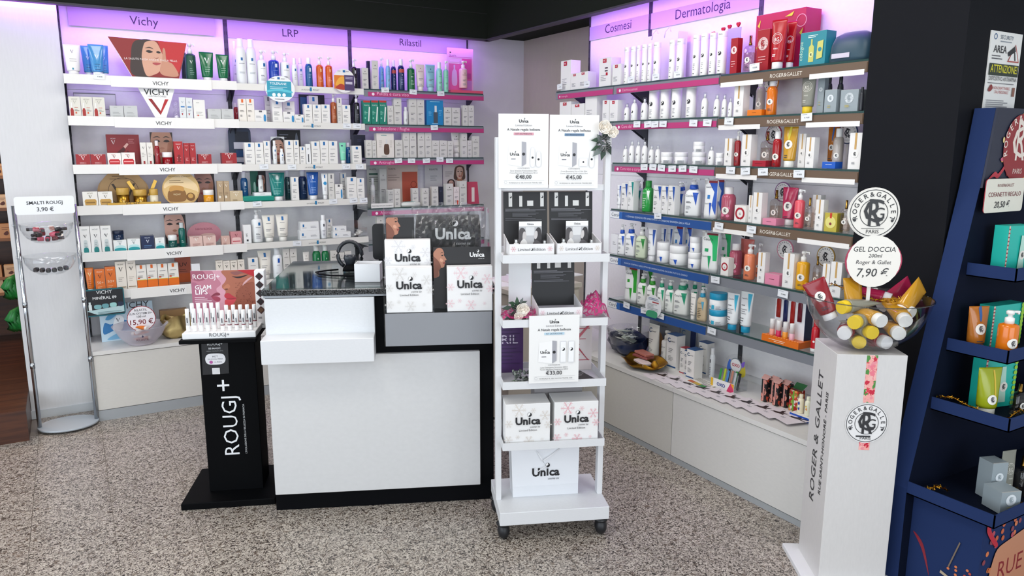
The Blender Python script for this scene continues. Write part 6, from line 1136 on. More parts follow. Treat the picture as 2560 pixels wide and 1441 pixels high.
# right wall: gift bag, hearts, round seals, teal washbag
p,w_,h_=cpos('e1bag'); e=empty('gift_bag',(p[0],p[1],ZS['E'][1]),R90); tag(e,'white paper gift bag behind white cylinder bottles','bag'); q=G(); q.prism([(-.135,0),(.135,0),(.14,.255),(-.14,.255)],0,.06,mat('#e9e6ec',.5)); q.box(.1355,.0,.0,.137,.06,.25,mat('#e0dde6',.5)); q.build('body',e)
for s in (-1,1): G().tube([(s*.05-.02,-.002,.235),(s*.05-.012,-.004,.262),(s*.05+.02,-.004,.285),(s*.05+.03,-.002,.26)],.0025,mat('#e4dcec',.6)).build('handle',e)
ccard('e1lav','display_card','lavender card pinned behind rightmost white cylinder bottle','card',[('l',.2,.8,.7,4,.1,'#b0a8d8')],zfloor=ZS['E'][1]+.001,col='#b9aee0')
for i,(yy,zz) in enumerate(((2.80,2.105),(2.735,2.117),(2.695,2.124),(2.64,2.128))):
    h=G(); h.prism([(.011*a,.011*b) for a,b in smooth_loop([(0,-1),(.55,-.45),(1,.25),(.85,.8),(.4,.95),(0,.55),(-.4,.95),(-.85,.8),(-1,.25),(-.55,-.45)],3)],-.004,.004,mat('#b3122a',.35)); e=empty('heart_pick',(2.80,yy,ZS['E'][1]),R90); tag(e,'red heart on stick behind white cylinder bottles, %s from left'%NTH[i+1],'decoration','red hearts'); h.build('heart',e,(0,0,zz-ZS['E'][1])); G().box(-.0025,-.0015,0,.0025,.0015,zz-ZS['E'][1]-.008,mat('#6a1a28',.5)).build('stick',e)
for k,rim,wh in (('g2r','#c8843a','orange bottle on second shelf'),('g3r','#8a1428','deep red bottles on third shelf'),('g3r2','#17305e','blue tray on third shelf'),('g4r','#8a5a8a','raspberry tube on fourth shelf'),('g5r','#c87a90','ribbon carton on fifth shelf'),('g5r2','#a8843a','yellow pump bottle on fifth shelf')):
    x,y,z,w_,h_=CD[k]; z0=ZS['G'][int(k[1])]; R=.046; zc=z+h_-R; e=empty('round_seal_sign',(x,y,z0),R90); tag(e,'round white seal sign with dark rim behind %s'%wh,'sign'); q=G(); q.prism([(R*math.cos(2*PI*i/32),zc-z0+R*math.sin(2*PI*i/32)) for i in range(32)],0,.003,mat(rim,.4)); q.decor([('e',.5,.5,.45,.45,'#f0eeea'),('arc','ROGER&GALLET',.5,.5,.33,190,-10,.115,'#22222a'),('t','C',.48,.33,.3,'#22222a'),('t','R',.52,.28,.2,'#22222a',{'h':1.7,'b':.007}),('e',.28,.28,.025,.025,'#22222a'),('e',.72,.28,.025,.025,'#22222a'),('l',.36,.64,.18,1,.03,'#22222a')],lambda a,b,o:(a,-o,zc-z0-R+b),2*R,2*R); q.build('disc',e); G().box(-.004,.0031,0,.004,.006,zc-z0,mat('#d8d4d0',.5)).build('stem',e)
e=empty('wash_bag',(2.735,1.965,ZS['G'][1]),R90); tag(e,'dark teal wash bag with white tag beside teal carton','bag'); g=G(); g.loft([(0,0,.088,.05,0,4),(0,0,.092,.055,.02,3.5),(0,0,.09,.05,.07,3),(0,0,.078,.036,.105,2.6),(0,0,.05,.02,.118,2.2)],mat('#1c4456',.45,'velvet'),22); g.build('body',e); G().box(-.06,-.0575,.018,.02,-.0555,.036,mat('#d8d0e0',.4)).build('tag',e); G().tube([(.085,0,.05),(.102,-.01,.058),(.112,-.01,.056)],.003,mat('#101820',.5)).build('zip_pull',e)
# lipstick display on the sixth shelf of the near bay
e=empty('lipstick_display',(2.70,2.155,.697),R90); tag(e,'orange and white lipstick display on glass shelf by big bowl','display stand')
q=G().box(-.10,-.05,0,.10,.05,.028,mat('#e0701c',.4)); q.decor([('l',.2,.8,.62,1,.2,'#f6dcc0'),('l',.35,.65,.36,1,.2,'#f6dcc0')],lambda a,b,o:(a,-.05-o,b),.2,.028); q.build('base',e)
for i in range(14): G().loft([(0,0,.007,.004,0,2),(0,0,.007,.004,.004,2)],mat('#e8822c',.4),8).build('scallop',e,(-.093+.0143*i,-.046,.028))
G().box(-.075,.0,.028,.085,.03,.21,mat('#eceef2',.4)).build('backboard',e); G().box(.0855,.001,.028,.087,.05,.2,mat('#1c2450',.4)).build('side_board',e)
for i,c in enumerate(('#a3241c','#14245a','#a8201c','#6a1228')): G().loft([(0,0,.011,.004,.07 if i in(1,2) else .11,3),(0,0,.011,.004,.19,3),(0,0,.006,.003,.198,2)],mat(c,.35),12).build('printed_lipstick',e,(-.055+.038*i,-.003,0))
for i,c in enumerate(('#e8a090','#c81a50','#e8952a','#e8b0bc')):
    e2=empty('lipstick',(2.70-.028,2.155+.062-.036*i,.7255),R90); tag(e2,'white capped lip balm with %s foot on orange display'%('salmon','magenta','amber','pale pink')[i],'lipstick','lip balms on orange display'); G().lathe([(.011,0),(.0115,.002),(.0115,.03)],mat(c,.3),n=14).build('body',e2); G().lathe([(.0112,.03),(.0112,.072),(.0105,.074)],mat('#f0eeec',.35),n=14).build('cap',e2)
ccard('e6sign','round_shelf_sign','small round white sign hanging on blue rail with green foot','sign',[('l',.2,.85,.86,2,.06,'#3a5a8a'),('r',.45,.66,.85,.71,'#a8323c'),('l',.15,.8,.6,5,.06,'#9aa0a4'),('s',[(.1,.02),(.7,.0),(.75,.28),(.2,.28)],'#3a9a70')],outline=circ(28),col='#e6eaec',th=.002)
# ---------------------------------------------------------------- counter
CK=Fr(.647,3.095,-23.5); BLK=mat('#0c0d10',.5,'matte'); cnt=empty('till_counter',CK.p(0,0),CK.a); tag(cnt,'white and black till counter with granite top','counter')
G().box(.0,.012,.0,.947,.62,.935,BLK).build('body',cnt); G().bbox(.004,-.012,.082,.886,.0115,.694,mat('#d9d9d9',.38,'grain'),.002).build('front_panel',cnt)
G().bbox(.004,-.012,.695,.447,.0115,.940,mat('#e2e4e6',.38,'grain'),.002).build('upper_panel',cnt); G().bbox(.0,-.11,.690,.447,-.0125,.790,mat('#e4e5e7',.35,'grain'),.002).build('purse_ledge',cnt)
G().box(.0,.0,.942,.947,.62,.951,mat('#9fa3a8',.35)).build('trim',cnt)
GRAN=granite(); g=G(); g.bbox(-.008,-.006,.9515,.955,.80,.976,GRAN,.003); g.build('worktop',cnt)
G().box(.002,.0,.9765,.945,.74,.9825,GLASS).build('glass_sheet',cnt)
# open white box, scanner, cable and terminal on the worktop
e=empty('open_white_box',CK.p(.417,.16,.9835),CK.a+rad(-4)); tag(e,'open white cardboard box on granite worktop','box'); wb=mat('#f0f1f3',.4)
for nm,a in (('side',(-.054,-.05,0,.054,-.048,.076)),('side',(-.054,.048,0,.054,.05,.076)),('side',(-.054,-.048,0,-.052,.048,.076)),('side',(.052,-.048,0,.054,.048,.076)),('bottom',(-.052,-.048,0,.052,.048,.002))): G().box(*a,wb).build(nm,e)
o=G().box(-.045,-.03,0,.045,.03,.003,mat('#e4e2de',.5)).build('paper_slips',None,CK.p(.417,.16,1.04),CK.a+rad(12)); tag(o,'folded paper slips inside open white box','paper')
e=empty('barcode_scanner',CK.p(.315,.42,.9835),CK.a); tag(e,'black loop-shaped barcode scanner on stand','scanner'); q=G(); q.loft([(0,0,.036,.03,0,2.5),(0,0,.034,.028,.012,2.5),(0,0,.02,.016,.03,2)],BLK,18); q.build('foot',e)
q=G(); q.tube([(.055*math.cos(rad(a)),0,.075+.062*math.sin(rad(a))) for a in range(-60,241,15)],.009,mat('#23262c',.3),9); q.build('loop',e); q=G(); q.loft([(0,0,.016,.012,.02,2),(0,-.004,.03,.014,.06,2),(0,-.004,.026,.012,.075,2)],mat('#2f333a',.3),14); q.build('head',e)
q=G(); q.tube([CK.p(u,v,z) for u,v,z in ((.26,.42,.99),(.2,.40,.988),(.165,.36,.988),(.19,.30,.988),(.25,.26,.988),(.33,.235,.99),(.40,.225,.992))],.004,BLK); o=q.build('scanner_cable'); tag(o,'black cable curling from scanner across the glass','cable')
e=empty('payment_terminal',CK.p(.47,.36,.9835),CK.a); tag(e,'black rounded till screen seen from behind','screen'); g=G(); g.prism([(a*.09-.045,.06+b*.165) for a,b in rrect(.2,5,.55)],-.009,.009,mat('#101114',.3)); g.build('screen',e); G().box(-.02,-.006,.0,.02,.006,.08,BLK).build('neck',e); G().lathe([(.05,0),(.05,.008)],BLK,n=20).build('foot',e)
# acrylic gift display hanging at the counter front
AC=empty('acrylic_display',CK.p(.711,-.02,.0),CK.a); tag(AC,'clear acrylic stepped display at right front of counter','display stand')
fa=mat((.86,.87,.89),.1,'clear'); G().box(-.216,-.105,.757,.216,-.101,.892,mat('#b9bcc2',.25,'frost',.45)).build('front_panel',AC); G().box(-.216,-.101,.890,.216,-.02,.893,fa).build('lower_shelf',AC); G().box(-.216,-.02,.99,.216,.10,.993,fa).build('upper_shelf',AC); G().box(-.216,.10,.985,.216,.103,1.30,fa).build('back_panel',AC); G().box(-.216,-.0215,.893,.216,-.0185,.99,fa).build('riser',AC)
for s in (-1,1): G().prism([(-.105,.757),(-.02,.757),(-.02,.975),(.10,.985),(.10,1.30),(.06,1.30),(-.02,1.10),(-.105,.92)],-.002,.002,CLEAR).build('side_panel',AC,(s*.2185,0,0),PI/2)
def snow(u,v,r,c,k):
    o=[]
    for i in range(6):
        a=PI*i/3; dx,dy=math.cos(a),math.sin(a); w_=.05*r
        def P2(t,s): return (u+r*t*dx-s*dy,v+(r*t*dy+s*dx)*k)
        o.append(('p',[P2(0,-w_),P2(1,-w_),P2(1,w_),P2(0,w_)],c))
        for t in (.5,.75):
            for sg in (-1,1): b=a+sg*PI/3; ex,ey=math.cos(b)*r*.3,math.sin(b)*r*.3; bx,by=u+r*t*dx,v+r*t*dy*k; o.append(('p',[(bx-w_*dy*.8,by+w_*dx*.8*k),(bx+w_*dy*.8,by-w_*dx*.8*k),(bx+ex+w_*dy*.8,by+ey*k-w_*dx*.8*k),(bx+ex-w_*dy*.8,by+ey*k+w_*dx*.8*k)],c))
    return o
def ulogo(u,v,w_,k,c='#1a1a1e',c2='#f2f1f0',sub=True): 
    o=[('t','Un ca',u,v,w_,c,{'b':.035}),('r',u+w_*.028,v,u+w_*.092,v+w_*.27*k,c),('m',u+w_*.06,v+w_*.40*k,w_*.085,c,c2)]
    if sub: o.append(('t','come te',u+w_*.28,v-w_*.15*k,w_*.4,'#55555a' if c!='#f2f2f2' else '#d8d8d8',{'sh':.35}))
    return o
def unica_box(label,loc,rz,s,c,d=.05):
    o=snow(.3,.86,.16,c,1)+snow(.62,.84,.06,c,1)+snow(.88,.72,.12,c,1)+snow(.07,.55,.09,c,1)+snow(.95,.5,.09,c,1)+snow(.52,.14,.12,c,1)+snow(.27,.24,.05,c,1)+snow(.06,.18,.1,c,1)+snow(.82,.17,.04,c,1)+ulogo(.5,.53,.56,1)+[('t','Limited Edition',.5,.37,.40,'#3a3a40')]
    g=G(); g.bbox(-s/2,0,0,s/2,d,s,mat('#eeedec',.4),.0012); g.box(-s/2+.002,.001,s,s/2-.002,.003,s+.001,mat('#c8c6c6',.5)); g.decor(o,flat,s,s); b=g.build('gift_box',None,loc,rz); return tag(b,label,'gift box')
unica_box('white snowflake gift box, lower left on acrylic display',CK.p(.594,-.112,.8935),CK.a,.184,'#dcd9d6'); unica_box('white snowflake gift box, lower right with pink flakes, acrylic display',CK.p(.839,-.112,.8935),CK.a,.184,'#ecc8ce')
unica_box('white snowflake gift box standing behind lower left one',CK.p(.590,-.035,.9935),CK.a,.186,'#dcdadc')
def prof(cx,cy,s,asp):
    f=lambda pts:[(cx+x*s,cy+y*s*asp) for x,y in pts]
    return [('s',f([(-.75,1.2),(-.2,1.12),(.1,.95),(.1,.5),(-.2,.0),(-.5,-.5),(-.75,-.6)]),'#2a1f1e'),('s',f([(-.45,.8),(-.2,.98),(.08,.92),(.22,.7),(.27,.52),(.24,.4),(.30,.28),(.44,.04),(.46,-.04),(.36,-.09),(.30,-.12),(.35,-.2),(.37,-.26),(.31,-.30),(.34,-.36),(.29,-.43),(.27,-.58),(.14,-.68),(-.06,-.72),(-.16,-.95),(-.2,-1.4),(-.75,-1.4),(-.75,.2)]),'#b07a62'),('s',f([(-.75,.2),(-.4,.1),(-.1,-.3),(-.02,-.68),(-.2,-1.0),(-.24,-1.4),(-.75,-1.4)]),'#7c4c3c'),('s',f([(-.05,.1),(.1,.05),(.18,-.1),(.05,-.2),(-.1,-.08)]),'#cf9a80'),('s',f([(.02,.34),(.12,.40),(.21,.35),(.11,.30)]),'#1c1210'),('s',f([(-.04,.53),(.1,.62),(.22,.53),(.1,.57)]),'#2a1a14'),('s',f([(.18,-.24),(.36,-.21),(.35,-.29),(.3,-.31),(.33,-.37),(.2,-.36)]),'#8a4038'),('s',f([(.3,-.07),(.38,-.05),(.36,-.1)]),'#6a3a2c')]
card('display_card','black card with woman in profile behind left gift boxes','poster',CK.p(.560,.03,.994),.115,.272,CK.a,prof(.30,.87,.46,.42),'#1e1d1f')
card('display_card','black card with woman and white bottles behind right gift box','poster',CK.p(.812,-.050,.894),.236,.256,CK.a,prof(.13,.80,.21,.92)+ulogo(.76,.84,.26,.92,'#f2f2f2','#1e1d1f')+[('r',.58,.2,.68,.7,'#f0f0ee'),('m',.63,.42,.03,'#17171a','#f0f0ee'),('r',.72,.2,.76,.6,'#f0f0ee'),('r',.82,.2,.92,.7,'#f0f0ee'),('m',.87,.42,.03,'#17171a','#f0f0ee')],'#1e1d1f')
# black pouch in cellophane
e=empty('pouch_in_film',CK.p(.760,.045,.994),CK.a,rad(-4)); tag(e,'black fabric pouch with white lettering wrapped in clear film','pouch'); g=G(); g.loft([(0,0,.136,.012,.10,4),(0,0,.14,.018,.15,4),(0,0,.138,.018,.22,4),(0,0,.132,.008,.278,4)],mat('#16161a',.55,'velvet'),24); g.decor(ulogo(.58,.46,.6,1.6,'#f2f2f2','#16161a'),lambda a,b,o:(a,-.0195-o,.10+b),.25,.17); g.box(-.13,-.02,.0,.13,.01,.10,mat('#16161a',.6)); g.build('pouch',e)
vs=[];fs=[];nx,nz=22,16; rp=random.Random(2)
for j in range(nz+1):
    for i in range(nx+1): vs.append((-.152+.304*i/nx,-.027-.008*math.sin(i*1.7+j*.9)-.006*rp.random(),.05+.275*j/nz+.008*math.sin(i*.9)*(j/nz)))
for j in range(nz):
    for i in range(nx): a=j*(nx+1)+i; fs.append((a,a+1,a+nx+2,a+nx+1))
G().add(vs,fs,mat((.97,.98,.98),.06,'film')).build('film',e)
# ---------------------------------------------------------------- black totem stand with lip display
TT=Fr(.294,3.309,-21.6); e=empty('totem_stand',TT.p(0,0),TT.a); tag(e,'tall black promotional stand left of the counter','display stand'); MB_=mat('#0a0b0d',.55,'matte')
G().bbox(.0,.0,.0,.395,.37,.03,MB_,.003).build('foot',e); q=G(); q.bbox(.096,.108,.03,.328,.27,.735,MB_,.002)
q.decor([('t','ROUGJ',.60,.435,1.17,'#eceef0',{'rot':90,'b':-.004}),('t','+',.55,.70,.22,'#eceef0',{'rot':90}),('t',"L'EVOLUZIONE DELLA BELLEZZA IN FARMACIA",.74,.41,1.0,'#d4d6d8',{'rot':90})],lambda a,b,o:(.212+a,.108-o,.03+b),.232,.705); q.build('column',e)
G().bbox(.04,.02,.736,.352,.30,.752,MB_,.002).build('top_plate',e)
q=G(); q.prism([(.104,.575),(.214,.578),(.218,.732),(.108,.732)],-.002,-.0005,mat('#1b1c20',.4)); q.decor([('t','ROUGJ+',.52,.84,.56,'#e8eaec'),('t','BB MAGIC',.5,.73,.44,'#e8eaec',{'b':.007}),('t','CREMA COLORATA SPF15',.5,.665,.62,'#a8aaac'),('s',[(.14,.5),(.16,.36),(.3,.3),(.7,.3),(.86,.38),(.86,.52),(.72,.6),(.28,.6)],'#ecebee'),('t','HOT',.5,.5,.2,'#22222a',{'b':.007}),('t','ON SOCIAL MEDIA',.5,.435,.56,'#44444c'),('e',.34,.365,.065,.065,'#b85aa0'),('t','LA MODA',.6,.35,.28,'#77777f'),('r',.36,.02,.64,.2,'#ecebee'),('r',.38,.035,.62,.185,'#d8d8da')],lambda a,b,o:(.161+a,-.002-o,.574+b),.112,.158); q.build('leaflet',e,(0,.108,0))
d=empty('lip_display',TT.p(.20,.16,.7525),TT.a); tag(d,'white counter display of lip products with two faces poster','display stand')
q=G(); q.bbox(-.15,-.12,0,.148,.10,.026,mat('#f0f0f0',.35),.002); q.decor([('t','ROUGJ+',.5,.35,.28,'#44444a')],lambda a,b,o:(a,-.12-o,b),.29,.026); q.build('tray',d)
FP=[('r',0,0,1,1,'#cf97a6'),('s',[(0,1),(.30,1),(.36,.93),(.40,.86),(.455,.77),(.45,.72),(.41,.68),(.385,.65),(.39,.60),(.43,.565),(.435,.53),(.40,.505),(.42,.49),(.44,.45),(.425,.41),(.39,.39),(.40,.34),(.39,.26),(.40,.12),(.38,0),(0,0)],'#b87486'),('s',[(0,.75),(.18,.66),(.3,.5),(.36,.36),(.38,.0),(0,0)],'#a8627a'),('s',[(.0,1),(.18,1),(.24,.86),(.12,.8),(0,.86)],'#9c5468'),('s',[(.29,.505),(.37,.575),(.43,.56),(.43,.53),(.36,.515)],'#7e2a3e'),('s',[(.30,.495),(.37,.505),(.43,.47),(.42,.415),(.36,.41)],'#9a3a50'),
('s',[(.50,1),(1,1),(1,0),(.50,0),(.52,.1),(.505,.2),(.52,.29),(.515,.33),(.50,.36),(.515,.43),(.55,.46),(.52,.47),(.50,.51),(.52,.565),(.525,.60),(.50,.635),(.475,.67),(.48,.72),(.52,.77),(.545,.85)],'#a8644c'),('s',[(.72,.62),(.86,.74),(1,.7),(1,0),(.62,0),(.60,.2),(.66,.4)],'#93503a'),('s',[(.62,.96),(.8,.98),(.98,.99),(.98,.92),(.8,.93),(.7,.90)],'#8a5450'),('s',[(.80,.70),(.88,.78),(.96,.86),(.9,.84),(.82,.76)],'#d0a4a8'),('s',[(.64,.88),(.72,.845),(.80,.855),(.90,.91),(.80,.885),(.72,.875)],'#1c1216'),('s',[(.50,.52),(.56,.565),(.64,.50),(.69,.455),(.60,.45),(.53,.455)],'#b5303c'),('s',[(.51,.43),(.6,.445),(.68,.45),(.64,.36),(.57,.32),(.51,.34)],'#c9434c'),('s',[(.53,.455),(.6,.452),(.69,.456),(.6,.44)],'#5a1420'),('s',[(.49,.66),(.54,.64),(.585,.655),(.60,.70),(.56,.735)],'#bb7658'),('s',[(.51,.635),(.55,.628),(.565,.645),(.53,.648)],'#5c2c20'),('p',[(.72,1),(1,1),(1,.86)],'#b01c26'),('t','ROUGJ+',.24,.84,.42,'#f4eef0',{'b':.0}),('t','GLAM',.18,.65,.25,'#f4eef0',{'b':.012}),('t','LIPS',.15,.55,.19,'#f4eef0',{'b':.012}),('l',.04,.3,.50,4,.035,'#e8d0d8')]
rp=random.Random(9)
for i in range(60): FP.append(('e',rp.uniform(.68,.97),rp.uniform(.35,.76),.005,.005,'#6a3022'))
q=G(); q.box(-.148,.075,.026,.124,.08,.262,mat('#eeeeee',.4)); q.decor(FP,lambda a,b,o:(-.012+a,.075-o,.026+b),.272,.236); q.build('backboard',d)
q=G(); q.bbox(.126,.045,.0,.168,.10,.262,mat('#f1f1f1',.35),.002); q.decor([('p',[(.5,.83+.0-k),(.92,.9-k),(.5,.97-k),(.08,.9-k)],'#4a2228') for k in (0,.145,.29,.435,.58)]+[('p',[(.5,.85-k),(.8,.9-k),(.5,.95-k),(.2,.9-k)],'#1c1416' if i_<4 else '#6a4c34') for i_,k in enumerate((0,.145,.29,.435,.58))]+[('l',.2,.8,.2,2,.02,'#55555a'),('t','15,90',.5,.06,.4,'#33333a')],lambda a,b,o:(.147+a,.045-o,b),.042,.262); q.build('colour_chart',d)
ti=0
def lipst(u,v,z,h,band,lab):
    x,y,_=TT.p(.20+u,.16+v); e3=empty('lip_gloss',(x,y,z),TT.a); tag(e3,lab,'lip gloss','lip products on white display'); r=.0085; G().lathe([(r,0),(r*1.02,.002),(r*1.02,h*.28)],mat('#f0efee',.3),n=12).build('body',e3); 
    q=G(); q.lathe([(r*.98,h*.28),(r*.98,h*.99),(r*.9,h)],mat('#f4f4f4',.3),n=12); q.box(-.002,-r-.0006,h*.4,.002,-r+.001,h*.62,mat('#44444c',.5)); q.build('cap',e3)
    if band: G().lathe([(r*1.05,h*.265),(r*1.05,h*.30)],mat('#7a2a3a',.4),n=12).build('ring',e3)
for i in range(5): lipst(-.132+.0265*i,-.085,.7525+.0265,.098,0,'white lip gloss in front row of lip display, %s from left'%NTH[i+1])
for i in range(5): lipst(.008+.029*i,-.085,.7525+.0265,.088,1,'white lipstick with dark ring in front row, %s from left'%NTH[i+1])
for i in range(5): lipst(-.124+.0265*i,-.035,.7525+.0265,.112,0,'white lip gloss in rear row of lip display, %s from left'%NTH[i+1])
for i in range(5): lipst(.016+.029*i,-.035,.7525+.0265,.10,1,'white lipstick with dark ring in rear row, %s from left'%NTH[i+1])
# ---------------------------------------------------------------- white trolley
TW=Fr(1.3816,2.3948,-22.5); tro=empty('display_trolley',TW.p(0,0),TW.a); tag(tro,'white wheeled display trolley with trays in front of shelves','trolley'); WT=mat('#e3e4e6',.38,'grain')
G().bbox(-.02,-.03,.075,.425,.285,.13,WT,.002).build('base',tro)
for u in (-.022,.403): G().bbox(u,.085,.13,u+.022,.125,1.59,WT,.0015).build('post',tro)
G().bbox(.0,.098,1.39,.403,.112,1.412,WT,.001).build('crossbar',tro)
for z in (1.125,.876,.630,.380):
    t=G(); t.box(-.004,.0,z,.402,.26,z+.006,WT); t.box(-.006,-.004,z,.404,.0,z+.031,WT); t.box(-.006,.26,z,.404,.264,z+.031,WT); t.box(-.006,0,z,-.002,.26,z+.031,WT); t.box(.400,0,z,.404,.26,z+.031,WT); t.build('tray',tro)
for (u,v) in ((.0,.015),(.398,.0),(.0,.24),(.398,.24)):
    c=G(); c.loft([(0,0,.028,.028,.06,2),(0,0,.03,.03,.066,2),(0,0,.012,.012,.075,2)],mat('#17181b',.4),14); wv=c.build('caster',tro,(u,v,0)); k=G(); k.sphere((0,0,.035),.035,mat('#1a1b1f',.45),14,9,(.72,1,1)); k.build('wheel',wv)
pt=lambda u,v,z:TW.p(u,v,z)
def kit(ttl,rib,rc,price,l1,l2,pic):
    k=.187/.272
    return ulogo(.5,.885,.19,k,sub=False)+[('t','Limited Edition',.5,.835,.33,'#8a8a90'),('t','A Natale regala bellezza',.5,.775,.66,'#2a2a30',{'b':.006}),('r',.3,.715,.7,.75,rc),('t',rib,.5,.722,.32,'#44303a'),
     ('p',[(.18,.32),(.46,.29),(.46,.63),(.2,.6)],'#f6f5f4'),('p',[(.46,.29),(.55,.33),(.55,.62),(.46,.63)],'#a9a9b0')]+ulogo(.32,.44,.19,k,sub=False)+[('e',.5,.46,.03,.03,'#17171a'),('l',.25,.4,.40,1,.03,'#8a8a90')]+pic+[('t','CONTENENTE',.5,.26,.24,'#77777c'),('t',l1,.5,.225,.54,'#55555a'),('t',l2,.5,.195,.56,'#55555a'),('t',price,.5,.125,.32,'#22222a',{'b':.009}),('o',.14,.075,.028,.004,'#b0b0b4'),('t','IN REGALO IL GEL DOCCIA TRAVEL SIZE',.54,.06,.66,'#55555a'),('r',.1,.04,.92,.043,'#c8c8cc'),('r',.1,.1,.92,.103,'#c8c8cc')]
def bot(u,v,w_,h_): return [('s',[(u-w_/2,v),(u+w_/2,v),(u+w_/2,v+h_*.7),(u+w_*.3,v+h_),(u-w_*.3,v+h_),(u-w_/2,v+h_*.7)],'#dfe0e3'),('s',[(u-w_*.4,v+.006),(u+w_*.4,v+.006),(u+w_*.4,v+h_*.68),(u+w_*.24,v+h_*.96),(u-w_*.24,v+h_*.96),(u-w_*.4,v+h_*.68)],'#f6f6f6'),('e',u,v+h_*.45,.022,.022,'#17171a')]
card('price_poster','white Christmas kit poster with pink ribbon on trolley top','poster',pt(.083,.08,1.402),.19,.274,TW.a,kit('','KIT NUTRIENTE','#d79aa8','€48,00','Siero Idratante Antiossidante 30ml','Crema Nutriente Rivitalizzante 50 ml',bot(.68,.30,.09,.25)+bot(.80,.30,.09,.2)),'#f1f0ee',th=.002)
card('price_poster','white Christmas kit poster with blue ribbon on trolley top','poster',pt(.277,.078,1.40),.19,.274,TW.a,kit('','KIT RASSODANTE','#5a7fa0','€45,00','Crema Rassodante Viso e Collo 50ml','Crema Contorno Occhi e Labbra 30ml',[('r',.6,.3,.78,.42,'#e4e5e8'),('r',.615,.31,.765,.41,'#f6f6f6'),('e',.69,.36,.018,.018,'#17171a')]+bot(.86,.30,.09,.22)),'#f1f0ee',th=.002)
card('price_poster','white Christmas kit poster priced 33,00 hanging on middle trays','poster',pt(.192,-.012,.655),.196,.268,TW.a,kit('','KIT DETERSIONE','#b8d4e4','€33,00','Latte Detergente Struccante 200ml','Tonico Idratante Preparatore 200ml',[('r',.62,.3,.74,.62,'#dddde0'),('r',.63,.31,.73,.61,'#f5f5f5'),('m',.68,.5,.035,'#17171a','#f5f5f5'),('r',.78,.3,.9,.62,'#dddde0'),('r',.79,.31,.89,.61,'#f5f5f5'),('m',.84,.5,.035,'#17171a','#f5f5f5')]),'#f1f0ee',th=.002)
def open_box(label,u,z,leaf,flake):
    e=empty('open_gift_box',pt(u,.02,z),TW.a); tag(e,label,'gift box'); s=.0875; m=mat('#eceaea',.45); D_=.15
    q=G(); q.box(-s,0,0,s,.002,.062,m); q.decor([('t','Limited',.33,.3,.26,'#3a3a40'),('t','Edition',.67,.3,.26,'#3a3a40'),('m',.5,.44,.03,'#17171a','#eceaea')]+snow(.1,.5,.06,flake,4.6)+snow(.9,.5,.06,flake,4.6),lambda a,b,o:(a,-o,.024+b),2*s,.038); q.build('front',e)
    G().prism([(0,0),(D_,0),(D_,.085),(0,.063)],-.001,.001,m).build('side',e,(-s+.001,0,0),PI/2); G().prism([(0,0),(D_,0),(D_,.085),(0,.063)],-.001,.001,m).build('side',e,(s-.001,0,0),PI/2); G().box(-s,.002,0,s,D_,.002,mat('#2a2a2e',.6)).build('bottom',e)
    q=G(); q.box(-s,0,0,s,.003,.21,mat('#18181b',.5)); q.decor([('r',.12,.72,.2,.98,'#e6e6e2'),('m',.16,.9,.03,'#17171a','#e6e6e2'),('r',.36,.72,.43,.92,'#e6e6e2'),('r',.54,.73,.68,.83,'#e6e6e2'),('r',.84,.72,.92,.98,'#e6e6e2'),('m',.88,.9,.03,'#17171a','#e6e6e2'),('l',.04,.96,.68,3,.02,'#8a8a90'),('l',.2,.8,.6,4,.02,'#6a6a70'),('l',.04,.96,.5,2,.025,'#6a6a70')],flat,2*s,.21); q.build('lid',e,(0,D_-.004,.04),0,rad(-5))
    return e
a_=open_box('open gift box with black lid, left on trolley\'s top tray',.107,1.1325,1,'#e0a0a8'); b_=open_box('open gift box with black lid, right on trolley\'s top tray',.291,1.1325,1,'#d8c8b8'); c_=open_box('open gift box with black lid on trolley\'s second tray',.222,.8835,0,'#e8b8c4')
for nm,uu in (('left',.107),('right',.291)):
    card('booklet','white booklet with two women standing in %s open gift box'%nm,'booklet',pt(uu+.005,.085,1.138),.088,.135,TW.a,[('r',0,.35,1,.86,'#b8b8ba')]+[('r',.3,.6,.68,.84,'#d8d8d8'),('s',[(.0,.36),(.0,.72),(.1,.82),(.24,.79),(.28,.68),(.2,.5),(.12,.36)],'#4a4648'),('s',[(.16,.5),(.17,.66),(.24,.72),(.3,.66),(.33,.58),(.27,.5)],'#c4bfbd'),('s',[(.05,.35),(.14,.48),(.26,.5),(.36,.36)],'#e2e0de'),('s',[(.70,.36),(.70,.66),(.80,.82),(.94,.8),(1,.6),(1,.36)],'#2c282a'),('s',[(.66,.6),(.72,.72),(.80,.72),(.82,.6),(.75,.5),(.68,.52)],'#c9c4c2'),('s',[(.62,.35),(.72,.46),(.86,.44),(.98,.35)],'#5a5658'),('t','Unica',.5,.9,.28,'#22222a',{'b':.009}),('t','Il tuo protocollo',.5,.24,.62,'#33333a',{'b':.01}),('t','dermocosmetico',.5,.16,.6,'#33333a',{'b':.01})],'#f0efee',th=.002)
    for i,(du,k,w_,h_) in enumerate(((-.055,'ub',.030,.075),(.0,'ja',.05,.05),(.055,'ub',.028,.07))): product(k,'unsmall' if k=='ub' else 'unjar',pt(uu+du,.05,1.136),w_,h_,w_,TW.a,'small white %s in %s open gift box, %s'%('bottle' if k=='ub' else 'jar',nm,('left','middle','right')[i]),'contents of gift boxes')
for i,du in enumerate((-.045,.0,.05)): product('ja','unjar',pt(.222+du,.04,.8868),.038,.05,.038,TW.a,'white jar in second tray\'s gift box, %s from left'%NTH[i+1],'contents of gift boxes')
